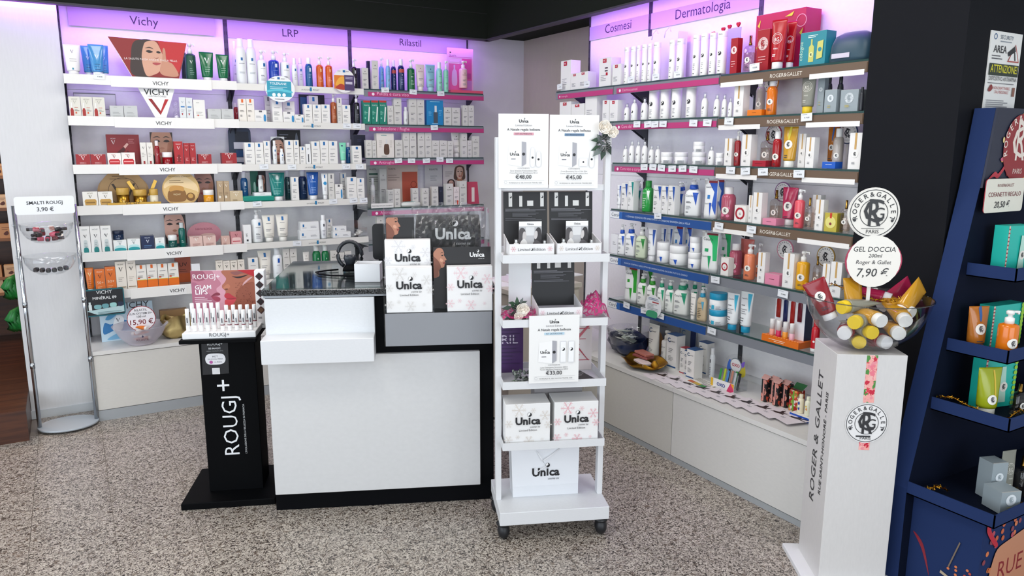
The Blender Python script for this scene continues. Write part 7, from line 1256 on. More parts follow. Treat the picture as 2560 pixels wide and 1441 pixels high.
# pink net scarf, white card, small flower bunches
net=mesh_net('#c02a72'); vs=[];fs=[];nx,ny=30,14; rp=random.Random(4)
for j in range(ny+1):
    for i in range(nx+1):
        u=-.005+.42*i/nx; v=-.008+.2*j/ny; z=.012*math.sin(i*.9+j*.7)+.010*math.sin(i*2.1-j)+.012
        if u>.325: z+=.10*max(0,1-abs(u-.375)/.06)*(1-abs(v-.09)/.12)
        if u>.41: z-=.05
        if v<0: z-=.004
        vs.append(pt(u,v,.896+max(z,.013 if .002<u<.40 else .0)+.004))
for j in range(ny):
    for i in range(nx): a=j*(nx+1)+i; fs.append((a,a+1,a+nx+2,a+nx+1))
hole=[f for f in fs if not all(.125<((vs[k][0]-TW.x)*math.cos(TW.a)+(vs[k][1]-TW.y)*math.sin(TW.a))<.325 for k in f)]
o=G().add(vs,hole,net,True).build('net_scarf'); tag(o,'magenta net fabric spread over trolley\'s second tray','fabric')
card('white_board','plain white board standing at left of trolley\'s second tray','board',pt(.085,.17,.883),.09,.215,TW.a,(),'#eef1f2',th=.004)
card('net_wrapped_card','white card wrapped in pink net threads between trays','card',pt(.30,.20,.637),.19,.225,TW.a,[('l',.05,.95,.9-.1*i,1,.05,'#b84a5a') for i in range(8)]+[('s',[(.1,.1),(.5,.5),(.9,.2),(.88,.24),(.5,.56),(.12,.14)],'#a8384a'),('s',[(.2,.9),(.4,.4),(.9,.8),(.86,.82),(.42,.46),(.24,.9)],'#c05a68')],'#e0d6d4',th=.004)
card('purple_bag','purple patterned bag with RIL letters behind the trays','bag',pt(.05,.20,.637),.11,.225,TW.a,[('t','RIL',.5,.55,.6,'#cfc4d8')]+[('l',.05,.95,.95-.07*i,1,.05,'#3a2450') for i in range(12)],'#4a2a62',th=.02)
def flowers(nm,label,loc,rz,roses):
    e=empty(nm,loc,rz); tag(e,label,'flowers'); rq=random.Random(len(label))
    for (x,y,z,r) in roses:
        q=G(); pm=mat('#f6f1e8',.6); pm2=mat('#efe6d8',.6)
        for lay,(k0,rr,nn) in enumerate(((0,1.0,5),(.6,.78,5),(.2,.55,4),(.9,.36,3))):
            for i in range(nn):
                a=2*PI*i/nn+k0; v2=[]
                for t,(kr,ky,wd) in enumerate(((.12,0,18),(.62,-.30,40),(.92,-.62,42),(1.04,-.66,26))):
                    for j in (-1,-.5,0,.5,1):
                        an=a+rad(wd*j); rd=r*rr*kr*(1-.06*abs(j)); v2.append((x+rd*math.cos(an),y+r*(ky*(1-.12*lay)-.16*lay)+.06*r*abs(j),z+rd*math.sin(an)))
                q.add(v2,[(t*5+j,t*5+j+1,(t+1)*5+j+1,(t+1)*5+j) for t in range(3) for j in range(4)],pm if i%2 else pm2,True)
        q.sphere((x,y-r*.55,z),r*.22,pm2); q.build('rose',e)
    lm=mat('#1f3326',.5); 
    for i in range(16):
        a=rq.uniform(0,2*PI); L_=rq.uniform(.035,.062); cx,cz=rq.uniform(-.012,.018),rq.uniform(-.05,.0); d=Vector((math.cos(a),rq.uniform(-.2,.3),math.sin(a)-.15)); s_=Vector((-d.z,0,d.x)); p0=Vector((cx,.006,cz)); q=G(); q.add([p0,p0+d*L_*.5+s_*L_*.2,p0+d*L_,p0+d*L_*.5-s_*L_*.2],[(0,1,2,3)],mat(rq.choice(('#1f3326','#33473a','#6f7a76','#2a4a30')),.5)); q.build('leaf',e)
    q=G()
    for i in range(40): a=i*2.4; r_=.004+.0035*math.sqrt(i); q.loft([(.0+r_*math.cos(a),-.012+i*.0004,.0062,.003,-.04+r_*math.sin(a)*1.2,2),(.0+r_*math.cos(a),-.016+i*.0004,.002,.002,-.037+r_*math.sin(a)*1.2,2)],mat('#6a6668',.6),7)
    q.build('pine_cone',e); return e
flowers('flower_spray','white roses with grey pine cone clipped to trolley post',pt(.388,.06,1.607),TW.a,[(-.005,-.012,.022,.026),(.028,-.008,.004,.022)])
flowers('flower_spray','small rose and dark cone on trolley\'s second tray',pt(.052,.05,.962),TW.a,[(.022,-.018,-.02,.026),(.004,-.03,-.045,.018)])
e=empty('dried_bunch',pt(.085,.06,.637),TW.a); tag(e,'dark dried seed bunch on trolley\'s third tray','plant')
q=G(); rq=random.Random(8)
for i in range(40): q.sphere((rq.uniform(-.04,.04),rq.uniform(-.03,.03),rq.uniform(.01,.05)),.006,mat(rq.choice(('#3a403c','#59605c','#7a8078')),.5),6,4)
q.build('seeds',e); q=G()
for i in range(9): a=rq.uniform(0,6.3); q.add([(0,0,.006),(.03*math.cos(a)-.006,.03*math.sin(a),.012),(.055*math.cos(a),.045*math.sin(a),.008),(.03*math.cos(a)+.006,.03*math.sin(a),.012)],[(0,1,2,3)],mat('#4f7a44',.5))
q.build('leaves',e)
card('dark_leaflet','black leaflet lying on right of trolley\'s third tray','leaflet',pt(.36,.03,.6375),.06,.14,TW.a+rad(20),[('l',.1,.9,.8,3,.08,'#d8d8d8')],'#1c1c20',th=.002,tilt=rad(-88))
unica_box('white snowflake gift box, left on trolley\'s fourth tray',pt(.096,.012,.3865),TW.a,.178,'#dcd4cc',.12); unica_box('white snowflake gift box with pink flakes, right on trolley\'s fourth tray',pt(.291,.012,.3865),TW.a,.178,'#e8b0b8',.12)
o=G().box(-.10,0,0,.10,.09,.215,mat('#8f8b8c',.5)).build('grey_box',None,pt(.245,.15,.3865),TW.a); tag(o,'grey carton behind the two snowflake boxes on trolley','carton')
e=empty('paper_bag',pt(.187,.10,.1305),TW.a); tag(e,'white paper carrier bag on trolley base','bag'); q=G(); q.prism([(-.137,0),(.137,0),(.140,.222),(-.145,.222)],0,.085,mat('#e9ebef',.45)); q.box(-.1375,-.0006,.0,.1375,.0,.045,mat('#e4e6ea',.45)); q.decor(ulogo(.5,.40,.42,1.25),lambda a,b,o:(a,-.0006-o,b),.274,.22); q.build('body',e); G().tube([(-.04,-.004,.20),(-.02,-.012,.165),(.0,-.014,.135),(-.035,-.014,.115),(-.045,-.012,.13)],.0022,mat('#f2f2f4',.6)).build('handle',e); G().tube([(.055,-.004,.205),(.02,-.01,.18),(-.012,-.013,.16)],.0022,mat('#f2f2f4',.6)).build('handle',e)
# ---------------------------------------------------------------- chrome bowl rack by the column
e=empty('bowl_rack',(-.118,4.70,0)); tag(e,'chrome rack with two clear half bowls against white column','display stand')
G().loft([(0,.0,.150,.125,.012,2),(0,.0,.150,.125,.022,2)],mat('#aeb6bd',.15),40).build('foot',e)
for x in (-.138,.138):
    G().lathe([(.011,.022),(.011,1.245)],CHROME,cx=x,cy=.0,n=16).build('pole',e)
    for z in (.36,.70): G().lathe([(.0125,z),(.0125,z+.03)],mat('#aeb4ba',.2,'metal'),cx=x,cy=0,n=16).build('joint',e)
    for z in (1.135,.965): G().lathe([(.016,z),(.018,z+.008),(.016,z+.016)],CLEAR,cx=x,cy=0,n=14).build('clamp',e)
for k,z in enumerate((1.15,.98)):
    pr=[(.02,-.105),(.06,-.098),(.095,-.075),(.118,-.04),(.124,0),(.1215,0),(.1155,-.04),(.093,-.072),(.058,-.094),(.02,-.100)]
    b=G().lathe([(r,zz+z) for r,zz in pr],CLEAR,cx=0,cy=-.04,n=32,cap=False).build('bowl',e)
q=card('price_card','white paper card with nail polish price on chrome rack','sign',(-.115,4.679,1.197),.272,.095,0,[('t','SMALTI ROUGJ',.5,.56,.6,'#2a2c30',{'b':.009}),('t','3,90 €',.5,.18,.28,'#2a2c30',{'b':.009})],'#eef0f2',outline=rrect(.05,4,2.9),th=.002)
rq=random.Random(21); cols=['#7a1c2c','#c03050','#b98a80','#1c1c20','#241c1e','#a8223a','#d05a70','#2a2024']
def polish(loc,col,rx,rz,label,grp):
    e=empty('nail_polish',loc,rz,rx); tag(e,label,'nail polish',grp); G().loft([(0,0,.011,.011,0,3),(0,0,.012,.012,.006,3),(0,0,.012,.012,.026,3),(0,0,.006,.006,.031,2)],mat(col,.15),14).build('bottle',e); G().lathe([(.008,.031),(.0085,.056),(.007,.058)],mat('#17171a',.3),n=12).build('cap',e)
for i in range(12):
    k=i//4; a=2*PI*(i%4)/4+.5*k; r_=(.018,.034,.042)[k]; polish((-.118+r_*math.cos(a),4.66+r_*math.sin(a),1.068+.025*k),cols[(i*3+k)%8],rad(88),a+PI/2+rad(20*k),'nail polish bottle lying in upper clear bowl, %s from bottom'%NTH[i+1],'polishes in upper bowl')
for i in range(6): polish((-.183+.026*i,4.685,.895+.004*abs(i-2.5)),'#2c333c',rad(89),rad(4*(i-2.5)),'dark nail polish lying in lower clear bowl, %s from left'%NTH[i+1],'polishes in lower bowl')
# ---------------------------------------------------------------- white pedestal, big clear bowl and signs
PD=Fr(2.195,1.543,-34.2); pw=.232; pdp=.225; e=empty('white_pedestal',PD.p(0,0),PD.a); tag(e,'tall white cardboard pedestal with round seal in front of pillar','pedestal')
q=G(); q.bbox(0,0,.02,pw,pdp,.866,mat('#d8d5d3',.45,'grain'),.0015)
q.decor([('rg',.50,.72,.31,'#2a2a2e','#e9e7e6')],lambda a,b,o:(pw/2+a,-o-.0009,b),pw,.866); 
def pside(a,b,o): return (-o-.0004,pdp/2-a,b)
q.decor([('t','ROGER & GALLET',.5,.60,2.2,'#2a2a2e',{'rot':90,'h':1.0}),('t','RUE SAINT-HONORÉ - PARIS',.78,.60,1.7,'#2a2a2e',{'rot':90,'b':.01})],pside,pdp,.866); q.build('column',e)
flo=pattern('floral','#f0a8a0',['#c81a3c','#e8909a','#d83a4a','#f0b8b0','#4a8a3a','#e87a8a'],60); G().box(.098,-.0008,.697,.134,-.0002,.865,flo).build('floral_band',e); G().box(.098,-.0008,.525,.134,-.0002,.555,flo).build('floral_band',e)
G().bbox(-.05,-.04,0,pw+.05,pdp+.04,.02,mat('#e6e6e8',.42),.002).build('foot',e)
bc=PD.p(.125,.105,.8665); bowl=empty('big_clear_bowl',bc,PD.a); tag(bowl,'large clear bowl full of shower gel tubes on pedestal','bowl')
pr=[(.045,0),(.085,.008),(.13,.035),(.165,.075),(.19,.125),(.205,.178),(.2085,.180),(.206,.182),(.2025,.179),(.187,.125),(.162,.077),(.128,.038),(.083,.011),(.045,.004)]
G().lathe(pr,CLEAR,n=44,cap=False).build('wall',bowl); G().lathe([(.001,.001),(.047,.001),(.047,.004),(.001,.004)],CLEAR,n=24,cap=False).build('bottom',bowl)
rq=random.Random(31); TC=[('rgredtube','crimson'),('rggreytube','grey'),('rgyellowtube','golden'),('rgorangetube','orange')]
sty('gelred','crimson gel tube','#8a1622','#efeded',rgl(.6,.25),rough=.15); sty('gelgrey','grey gel tube','#8a897a','#f0cc1e',rgt('#d8d6cc'),rough=.2); sty('gelgold','golden gel tube','#c48f22','#efede8',rgl(.6,.25),rough=.12); sty('gelpink','raspberry gel tube','#a8244a','#efecea',rgl(.6,.25),rough=.15)
LIE=[('gelgrey',-.045,-.075,.034,12,2,'bottom left'),('gelred',.045,-.08,.036,-15,2,'bottom right'),('gelred',-.10,-.08,.066,30,3,'lower left'),('gelgrey',-.02,-.115,.078,-8,2,'lower front'),('gelgold',.07,-.105,.074,8,4,'lower right'),('gelgrey',-.085,-.115,.112,42,2,'middle left'),('gelgold',.0,-.13,.122,-16,6,'middle front'),('gelgold',.09,-.10,.116,4,14,'middle right'),('gelgold',.14,-.03,.128,-28,18,'right'),('gelgrey',-.11,-.06,.152,60,3,'upper left'),('gelpink',.10,.05,.16,-60,12,'upper rear right')]
c_,q_=math.cos(PD.a),math.sin(PD.a)
def bpos(x,y,z): return (bc[0]+x*c_-y*q_,bc[1]+x*q_+y*c_,bc[2]+z)
for (s_,x,y,z,yw,pt_,w_) in LIE:
    o=product('tu',s_,bpos(x,y,z),.074,.16,.05,0,'%s lying %s in big clear bowl'%(S[s_]['desc'],w_),'gel tubes in big bowl')
    a_=PD.a+PI/2-rad(yw); d_=Vector((math.cos(a_)*math.cos(rad(pt_)),math.sin(a_)*math.cos(rad(pt_)),math.sin(rad(pt_)))); o.rotation_mode='QUATERNION'; o.rotation_quaternion=d_.to_track_quat('Z','Y')
for s_,x,y,z,yw,pt_,w_ in (('gelred',-.125,-.02,.105,-70,62,'left'),('gelgold',-.04,.0,.10,-20,80,'centre'),('gelgold',.10,-.02,.125,60,40,'right'),('gelpink',.08,.08,.13,70,30,'rear right')):
    o=product('tu',s_,bpos(x,y,z),.078,.145,.05,0,'%s sticking up at %s of big clear bowl'%(S[s_]['desc'],w_),None); a_=PD.a+PI/2-rad(yw); d_=Vector((math.cos(a_)*math.cos(rad(pt_)),math.sin(a_)*math.cos(rad(pt_)),math.sin(rad(pt_)))); o.rotation_mode='QUATERNION'; o.rotation_quaternion=d_.to_track_quat('Z','X') if w_!='centre' else d_.to_track_quat('Z','Y')
G().tube([(.2055*math.cos(2*PI*i/48),.2055*math.sin(2*PI*i/48),.181) for i in range(49)],.0022,mat((.5,.52,.53),.05,'clear'),6).build('rim',bowl)
sg=empty('bowl_sign',PD.p(.125,.10,.92),PD.a); tag(sg,'tall sign with round seal and oval price card in bowl','sign'); G().box(-.006,.0025,0,.006,.006,.49,mat('#e8e4dc',.5)).build('stick',sg)
q=G(); R=.0865; q.prism([(-.009+R*math.cos(2*PI*i/44),.417+R*math.sin(2*PI*i/44)) for i in range(44)],-.002,.001,mat('#e2ded6',.45)); q.decor([('rg',.5,.5,.485,'#1f1f22','#e6e2da')],lambda a,b,o:(-.009+a,-.002-o,.417-R+b),2*R,2*R); q.build('seal_disc',sg)
q=G(); ov=[(.005+.095*math.cos(2*PI*i/44),.252+.083*math.sin(2*PI*i/44)) for i in range(44)]; q.prism(ov,-.003,.0,mat('#a8244a',.45)); q.decor([('e',.5,.5,.475,.475,'#ece8e0'),('t','GEL DOCCIA',.5,.70,.74,'#1f1f22',{'b':.006,'sh':.12}),('t','200ml',.52,.58,.24,'#1f1f22',{'b':.006,'sh':.2}),('t','Roger & Gallet',.5,.44,.62,'#2a2a2e',{'sh':.15}),('t','7,90 €',.5,.18,.56,'#1f1f22',{'b':.003,'sh':.15})],lambda a,b,o:(.005+a,-.003-o,.252-.083+b),.19,.166); q.build('price_oval',sg)
q=G(); rq=random.Random(41)
def tinsel(name,label,pts,n=60,r=.012,col='#b98a2c',parent=None):
    q=G(); rr=random.Random(len(label)+len(pts)); m=mat(col,.28,'metal')
    L=[Vector(p) for p in pts]
    for i in range(n):
        t=i/n*(len(L)-1); k=min(int(t),len(L)-2); p=L[k].lerp(L[k+1],t-k)
        for j in range(3):
            d=Vector((rr.uniform(-1,1),rr.uniform(-1,1),rr.uniform(-.6,1))).normalized()*r*rr.uniform(.5,1); s_=d.cross(Vector((rr.uniform(-1,1),rr.uniform(-1,1),.3))).normalized()*.0018; q.add([p-s_,p+s_,p+d+s_*.6,p+d-s_*.6],[(0,1,2,3)],m)
    q.tube(L,.0015,m,5); o=q.build(name); o['kind']='stuff'; tag(o,label,'tinsel'); return o
tinsel('tinsel','gold tinsel draped over gel tubes in big clear bowl',[PD.p(.03,.20,1.075),PD.p(.10,.15,1.05),PD.p(.15,.12,1.035),PD.p(.20,.10,1.03),PD.p(.26,.10,1.05)])
# ---------------------------------------------------------------- dark blue floor display at the right edge
NAVY=mat('#25355e',.6,'matte'); NAVY_SHADE=mat('#0f1526',.7,'matte'); cxs=2.89; ds=empty('floor_display',(cxs,1.40,0)); tag(ds,'dark blue cardboard floor display with stepped trays at right','display stand')  # darker navy: same board, shade between the trays put into its colour
def hw(z): return .635-.196*min(z,1.42)-.0*z
zt=1.70; L=lambda z:-(.608-.0) if z<.376 else -(.608-(z-.376)/(1.421-.376)*.243)
out=[(-.445,0),(.445,0),(.448,.376),(.205,1.421),(.164,1.69),(-.164,1.69),(-.205,1.421),(-.448,.376)]
G().prism(out,0,.07,NAVY,NAVY_SHADE).build('back_panel',ds); G().box(-.40,-.24,0,.40,-.001,.35,NAVY).build('base',ds)
for z,xl,yf in ((1.165,.229,-.16),(.905,.30,-.20),(.700,.357,-.256),(.405,.448,-.291)):
    g=G().box(-xl,yf,z-.046,xl,-.0005,z-.042,NAVY_SHADE); g.box(-xl,yf,z-.046,-xl+.004,-.0005,z,NAVY); g.box(xl-.004,yf,z-.046,xl,-.0005,z,NAVY); g.box(-xl,yf,z-.046,xl,yf+.004,z,NAVY); g.build('tray',ds)
q=G(); q.prism([(-.205,1.421),(.205,1.421),(.164,1.69),(-.164,1.69)],-.008,-.0005,mat('#1a2036',.5)); rq=random.Random(51); dec=[]
for i in range(22): a=rq.uniform(0,6.3); r_=rq.uniform(.17,.25); dec.append(('e',.5+r_*math.cos(a)*1.15,.5+r_*1.9*math.sin(a),rq.uniform(.014,.03),rq.uniform(.014,.03),rq.choice(('#d8862a','#e8b04a','#c85a7a','#e8a0b4','#8a2a2a','#f0d890'))))
dec+=[('s',[(.04,.10),(.14,.20),(.20,.18),(.30,.30),(.30,.25),(.20,.12),(.13,.14)],'#b8283a'),('p',[(.5+.27*math.cos(2*PI*i/28),.50+.43*math.sin(2*PI*i/28)) for i in range(28)],'#8f1a22'),('arc','ROGER&GALLET',.5,.52,.21,195,-15,.085,'#e8dcd0'),('t','C',.49,.38,.24,'#e8dcd0'),('t','R',.51,.34,.15,'#e8dcd0',{'h':1.8}),('t','PARIS',.5,.17,.15,'#e8dcd0')]
q.decor(dec,lambda a,b,o:(a,-.008-o,1.421+b),.40,.27); q.build('header_board',ds)
q=G(); q.decor([('s',[(.05,.6),(.2,.45),(.35,.2),(.22,.5)],'#8a2030')]+[('e',rq.uniform(.55,.95),rq.uniform(.05,.45),.02,.02,rq.choice(('#c8603a','#d87a4a','#b84a3a'))) for i in range(26)]+[('p',[(.5,.3),(.75,.25),(.76,.27),(.51,.33)],'#b8a890'),('p',[(.6,.4),(.72,.7),(.735,.69),(.62,.4)],'#7a6a5a')],lambda a,b,o:(-.4005-o,-.12-a,b),.24,.35); q.build('printed_flowers',ds)
q=G(); q.decor([('e',rq.uniform(.02,.3),rq.uniform(.3,.95),.012,.012,rq.choice(('#c8603a','#d87a4a','#8a3a4a','#b84a5a'))) for i in range(40)]+[('s',[(.10,.0),(.10,.55),(.2,.68),(.5,.68),(.5,.0)],'#c88a6a'),('t','RUE',.25,.3,.2,'#8a1a24'),('s',[(.03,.98),(.06,.85),(.12,.7),(.10,.68),(.02,.88)],'#c02038')],lambda a,b,o:(a,-.2405-o,b),.80,.35); q.build('printed_front',ds)
card('price_card','white card with red rim priced 20,50 on blue display','sign',(2.790,1.370,1.337),.25,.115,0,[('t','ROGER&GALLET',.5,.76,.42,'#7a2430'),('t','COFANETTI REGALO',.5,.47,.84,'#7a1c28'),('t','20,50 €',.45,.14,.4,'#22222a',{'b':.006,'sh':.15})],'#e6e2d4',outline=rrect(.05,4,2.2),th=.003,edge='#9a2030')
# things on the blue trays
def tealset(label,loc,rz,w_=.13,h_=.17,d_=.05):
    g=G(); g.box(-w_/2,-d_/2,0,w_/2,d_/2,h_,mat('#1fb8a8',.4)); g.decor([('r',0,0,.05,1,'#e8c8b8')]+[('r',.0,.04+.08*i,.05,.07+.08*i,'#a83a4a') for i in range(12)]+[('e',.93,.06+.1*i,.05,.05,'#9acc3a') for i in range(10)]+[('p',[(.45,.1),(.7,.1),(.62,.8),(.5,.8)],'#b8e0d0'),('rg',.6,.4,.12,'#2a2a2e','#ece8de')],lambda a,b,o:(a,-d_/2-o,b),w_,h_); o=g.build('gift_set',None,loc,rz); return tag(o,label,'gift set')
tealset('turquoise gift set at top right tray of blue display',(2.80,1.33,1.125),rad(-8)); tealset('turquoise gift set behind orange pump on blue display',(2.815,1.345,.865),rad(-6),.17,.15); tealset('turquoise gift set beside green tube on blue display',(2.745,1.31,.660),rad(-12),.15,.185)
sty('olivetube','olive green squeeze tube','#9aa41c','#e8e6d8',[('r',.6,.35,.68,.95,'#d8b83a')]+rgl(.35,.22),rough=.2)
product('tu','rgorangetube',(2.665,1.345,.865),.075,.155,.045,rad(-25),'burnt orange tube standing on blue display\'s second tray',None); product('pu','rgorange',(2.665,1.245,.865),.062,.16,.062,rad(-30),'orange pump bottle on blue display\'s second tray',None)
product('tu','olivetube',(2.635,1.27,.660),.085,.165,.05,rad(-25),'olive green tube on blue display\'s third tray',None); product('pf','rgperfume',(2.72,1.21,.660),.045,.11,.03,rad(-20),'green perfume bottle on blue display\'s third tray',None)
product('bx','rggreybox',(2.60,1.17,.365),.075,.075,.075,rad(-20),'small grey box on blue display\'s lowest tray',None); product('bx','rggreybox',(2.66,1.235,.365),.06,.135,.06,rad(-20),'taller grey box on blue display\'s lowest tray',None); product('tu','rggreytube',(2.715,1.215,.365),.06,.165,.045,rad(-15),'grey tube on blue display\'s lowest tray',None); product('pf','rgperfume',(2.77,1.19,.365),.06,.14,.04,rad(-10),'dark green perfume bottle on blue display\'s lowest tray',None)
tinsel('tinsel','gold tinsel along left lip of third blue tray',[(2.545,1.39,.70),(2.555,1.34,.712),(2.56,1.30,.698),(2.57,1.26,.69)],40,.01); tinsel('tinsel','gold tinsel by turquoise set on third blue tray',[(2.62,1.19,.67),(2.66,1.175,.70),(2.70,1.17,.68),(2.76,1.165,.67)],40,.01); tinsel('tinsel','gold tinsel at rear left of lowest blue tray',[(2.48,1.36,.378),(2.52,1.34,.392),(2.55,1.32,.38)],36,.012); tinsel('tinsel','gold tinsel before grey boxes on lowest blue tray',[(2.62,1.125,.372),(2.67,1.13,.385),(2.72,1.135,.372)],36,.012); tinsel('tinsel','gold tinsel on top right blue tray',[(2.70,1.26,1.13),(2.74,1.255,1.15),(2.78,1.25,1.13)],30,.012)
# wall notice
card('wall_notice','white surveillance and alarm notice on dark wall','sign',(2.892,1.476,1.645),.205,.31,0,[('o',.14,.94,.05,.015,'#2a5a8a'),('t','SECURITY',.5,.92,.42,'#5a6a7a'),('l',.3,.9,.9,1,.03,'#8a929a'),('t','AREA',.32,.77,.42,'#2a2a2e',{'b':.007}),('l',.08,.52,.74,2,.03,'#55555a'),('p',[(.58,.68),(.96,.68),(.80,.88)],'#b0524a'),('p',[(.62,.695),(.92,.695),(.79,.86)],'#efefec'),('p',[(.56,.78),(.78,.86),(.82,.8),(.6,.74)],'#1c1c20'),('p',[(.76,.79),(.8,.79),(.84,.7),(.8,.7)],'#1c1c20'),('r',.03,.52,.97,.65,'#1a2c1c'),('t','ATTENZIONE!',.5,.555,.86,'#e0d82a',{'b':.006,'h':1.35}),('t','DISPOSITIVO ANTIRAPINA',.5,.465,.9,'#2a2a2e',{'h':1.3}),('l',.04,.96,.44,1,.02,'#77777c'),('t','NON DISATTIVABILE',.5,.37,.54,'#b03a3a',{'h':1.2}),('t','DAL PERSONALE',.5,.325,.44,'#b03a3a',{'h':1.2}),('s',[(.06,.36),(.14,.42),(.2,.38),(.12,.34)],'#8a2a2a'),('r',.84,.3,.92,.4,'#8a5a4a'),('l',.05,.95,.25,6,.022,'#8a8a90'),('r',.0,.0,1,.1,'#3a6a94'),('t','SECURITY',.5,.03,.4,'#dfe8f0')],'#ecece8',th=.004)
# ---------------------------------------------------------------- things on the right base cabinets
zb=.3855
e=empty('leaflet_bowl',(2.70,3.245,zb),R90); tag(e,'dark blue film bag with clear bowl of sample sachets','bowl'); vs=[];fs=[]; n=26
for k,(r,z) in enumerate(((.05,0),(.11,.02),(.135,.06),(.13,.09),(.15,.105))):
    for i in range(n): a=2*PI*i/n; q_=r*(1+.08*math.sin(5*a+k)+.05*math.sin(8*a-k)); vs.append((q_*math.cos(a),.72*q_*math.sin(a),z*(1+.12*math.sin(3*a+1))))
for k in range(4):
    for i in range(n): fs.append((k*n+i,k*n+(i+1)%n,(k+1)*n+(i+1)%n,(k+1)*n+i))
fs.append(tuple(range(n))[::-1]); G().add(vs,fs,mat('#1a2748',.25),True).build('wrap',e)
G().lathe([(.10,.06),(.115,.1),(.125,.15),(.123,.15),(.113,.1),(.098,.063)],CLEAR,n=28,cap=False).build('bowl',e)
rq=random.Random(61)
for i in range(7):
    g=G(); g.box(-.03,-.04,0,.03,.04,.002,mat(['#d8dcd6','#e4e2da','#b8c0b4','#c8ccd0'][i%4],.4)); g.decor([('l',.1,.9,.8,4,.12,'#6a7068')],lambda a,b,o:(a,-.04+b,.002+o),.06,.08); o=g.build('sample_sachet',None,(2.69+rq.uniform(-.03,.03),3.245+rq.uniform(-.06,.06),zb+.075+.009*i),rad(rq.uniform(0,180)),rad(rq.uniform(5,30))); tag(o,'flat sample sachet in blue wrapped bowl, %s from bottom'%NTH[i+1],'sachet','sachets in blue bowl')
card('round_board','brown round cork board behind tall cream tube','board',(2.80,3.12,zb),.10,.15,R90,(),'#a87c4e',outline=circ(26),th=.006)
card('display_poster','grey poster behind tall cream tube on right base','poster',(2.86,3.13,zb),.25,.20,R90,[('t','Ceramol',.45,.8,.3,'#44484e'),('r',.0,.0,1,.35,'#4a5058')],'#8a8e94'); card('display_poster','grey and navy poster behind pump bottle on right base','poster',(2.865,2.94,zb),.12,.20,R90,[('t','C',.2,.72,.25,'#2a5a8a'),('r',.66,0,1,1,'#1a2c5c')],'#9aa0a4')
cer=[('t','C',.22,.78,.3,'#23456e',{'b':.03}),('t','eramol',.58,.80,.44,'#33373e'),('l',.2,.7,.6,3,.05,'#77777c'),('l',.2,.7,.38,4,.04,'#a0a09e'),('r',0,.05,1,.09,'#1f4f86')]
sty('certube','tall cream tube with blue band','#e6e2d8','#e9e6de',cer); sty('cerbox','white carton with blue lid','#e9e7e2',d=cer); sty('cerred','slim white carton with red lid','#e9e7e2',d=cer[:-1]+[('r',0,.0,1,.04,'#a82030')]); sty('cerpump','cream pump bottle with blue band','#e6e4dc','#e6e2d8',cer)
product('tu','certube',(2.735,3.07,zb),.085,.205,.05,R90,'tall cream tube with blue band beside sachet bowl',None); product('pu','cerpump',(2.742,2.975,zb),.055,.19,.055,R90,'cream pump bottle with blue band on right base',None)
def cbox(st,label,x,y,w_,h_,d_,lid):
    o=product('bx',st,(x,y,zb),w_,h_,d_,R90,label,None); G().box(-w_/2-.0004,-d_/2-.0004,h_+.0009,w_/2+.0004,d_/2+.0004,h_+.003,mat(lid,.4)).build('lid',o)
cbox('cerbox','tall white carton with blue lid behind gold plate',2.735,2.895,.075,.185,.06,'#1f4f86'); cbox('cerred','slim white carton with red lid on right base',2.72,2.805,.035,.135,.04,'#a82030'); cbox('cerbox','slim white carton with blue lid between two cartons',2.712,2.765,.035,.128,.04,'#1f4f86'); cbox('cerbox','front white carton with blue lid beside acrylic display',2.69,2.705,.055,.155,.06,'#1f4f86'); cbox('cerbox','rear white carton with blue lid against back panel',2.80,2.735,.06,.17,.05,'#1f4f86')
o=product('cy','lrpspray',(2.775,2.665,zb),.028,.16,.028,R90,'plain white spray bottle behind front carton',None)
# gold plate with palettes
e=empty('gold_plate',(2.60,2.985,zb),R90); tag(e,'gold foil bowl of make-up on right base cabinet','bowl'); vs=[];fs=[];n=30
for k,(r,z) in enumerate(((.05,0),(.09,.012),(.125,.04),(.118,.038),(.08,.014),(.03,.010))):
    for i in range(n): a=2*PI*i/n; q_=r*(1+.05*math.sin(7*a)+.03*math.sin(13*a+k)); vs.append((q_*1.15*math.cos(a),.85*q_*math.sin(a),z*(1+.25*math.sin(5*a)) ))
for k in range(5):
    for i in range(n): fs.append((k*n+i,k*n+(i+1)%n,(k+1)*n+(i+1)%n,(k+1)*n+i))
fs.append(tuple(range(n))[::-1]); G().add(vs,fs,mat('#b5842c',.3,'foil'),True).build('dish',e); G().lathe([(.018,.03),(.022,.05),(.008,.07)],mat('#b5842c',.3,'foil'),cx=.115,cy=-.03,n=12).build('twist',e)
for i,(dx,dy,c,lab) in enumerate(((-.02,.01,'#b06a5c','copper make-up palette on top in gold bowl'),(-.015,.0,'#8a4a44','brown make-up palette under the copper one'),(.03,-.04,'#e6d4d0','white cased make-up pencil box in gold bowl'))):
    g=G(); g.bbox(-.055,-.028,0,.055,.028,.012,mat(c,.25),.002); o=g.build('makeup_palette',None,(2.60+dy,2.985-dx,zb+(.066,.052,.036)[i]),R90+rad((-8,5,-14)[i])); tag(o,lab,'palette')
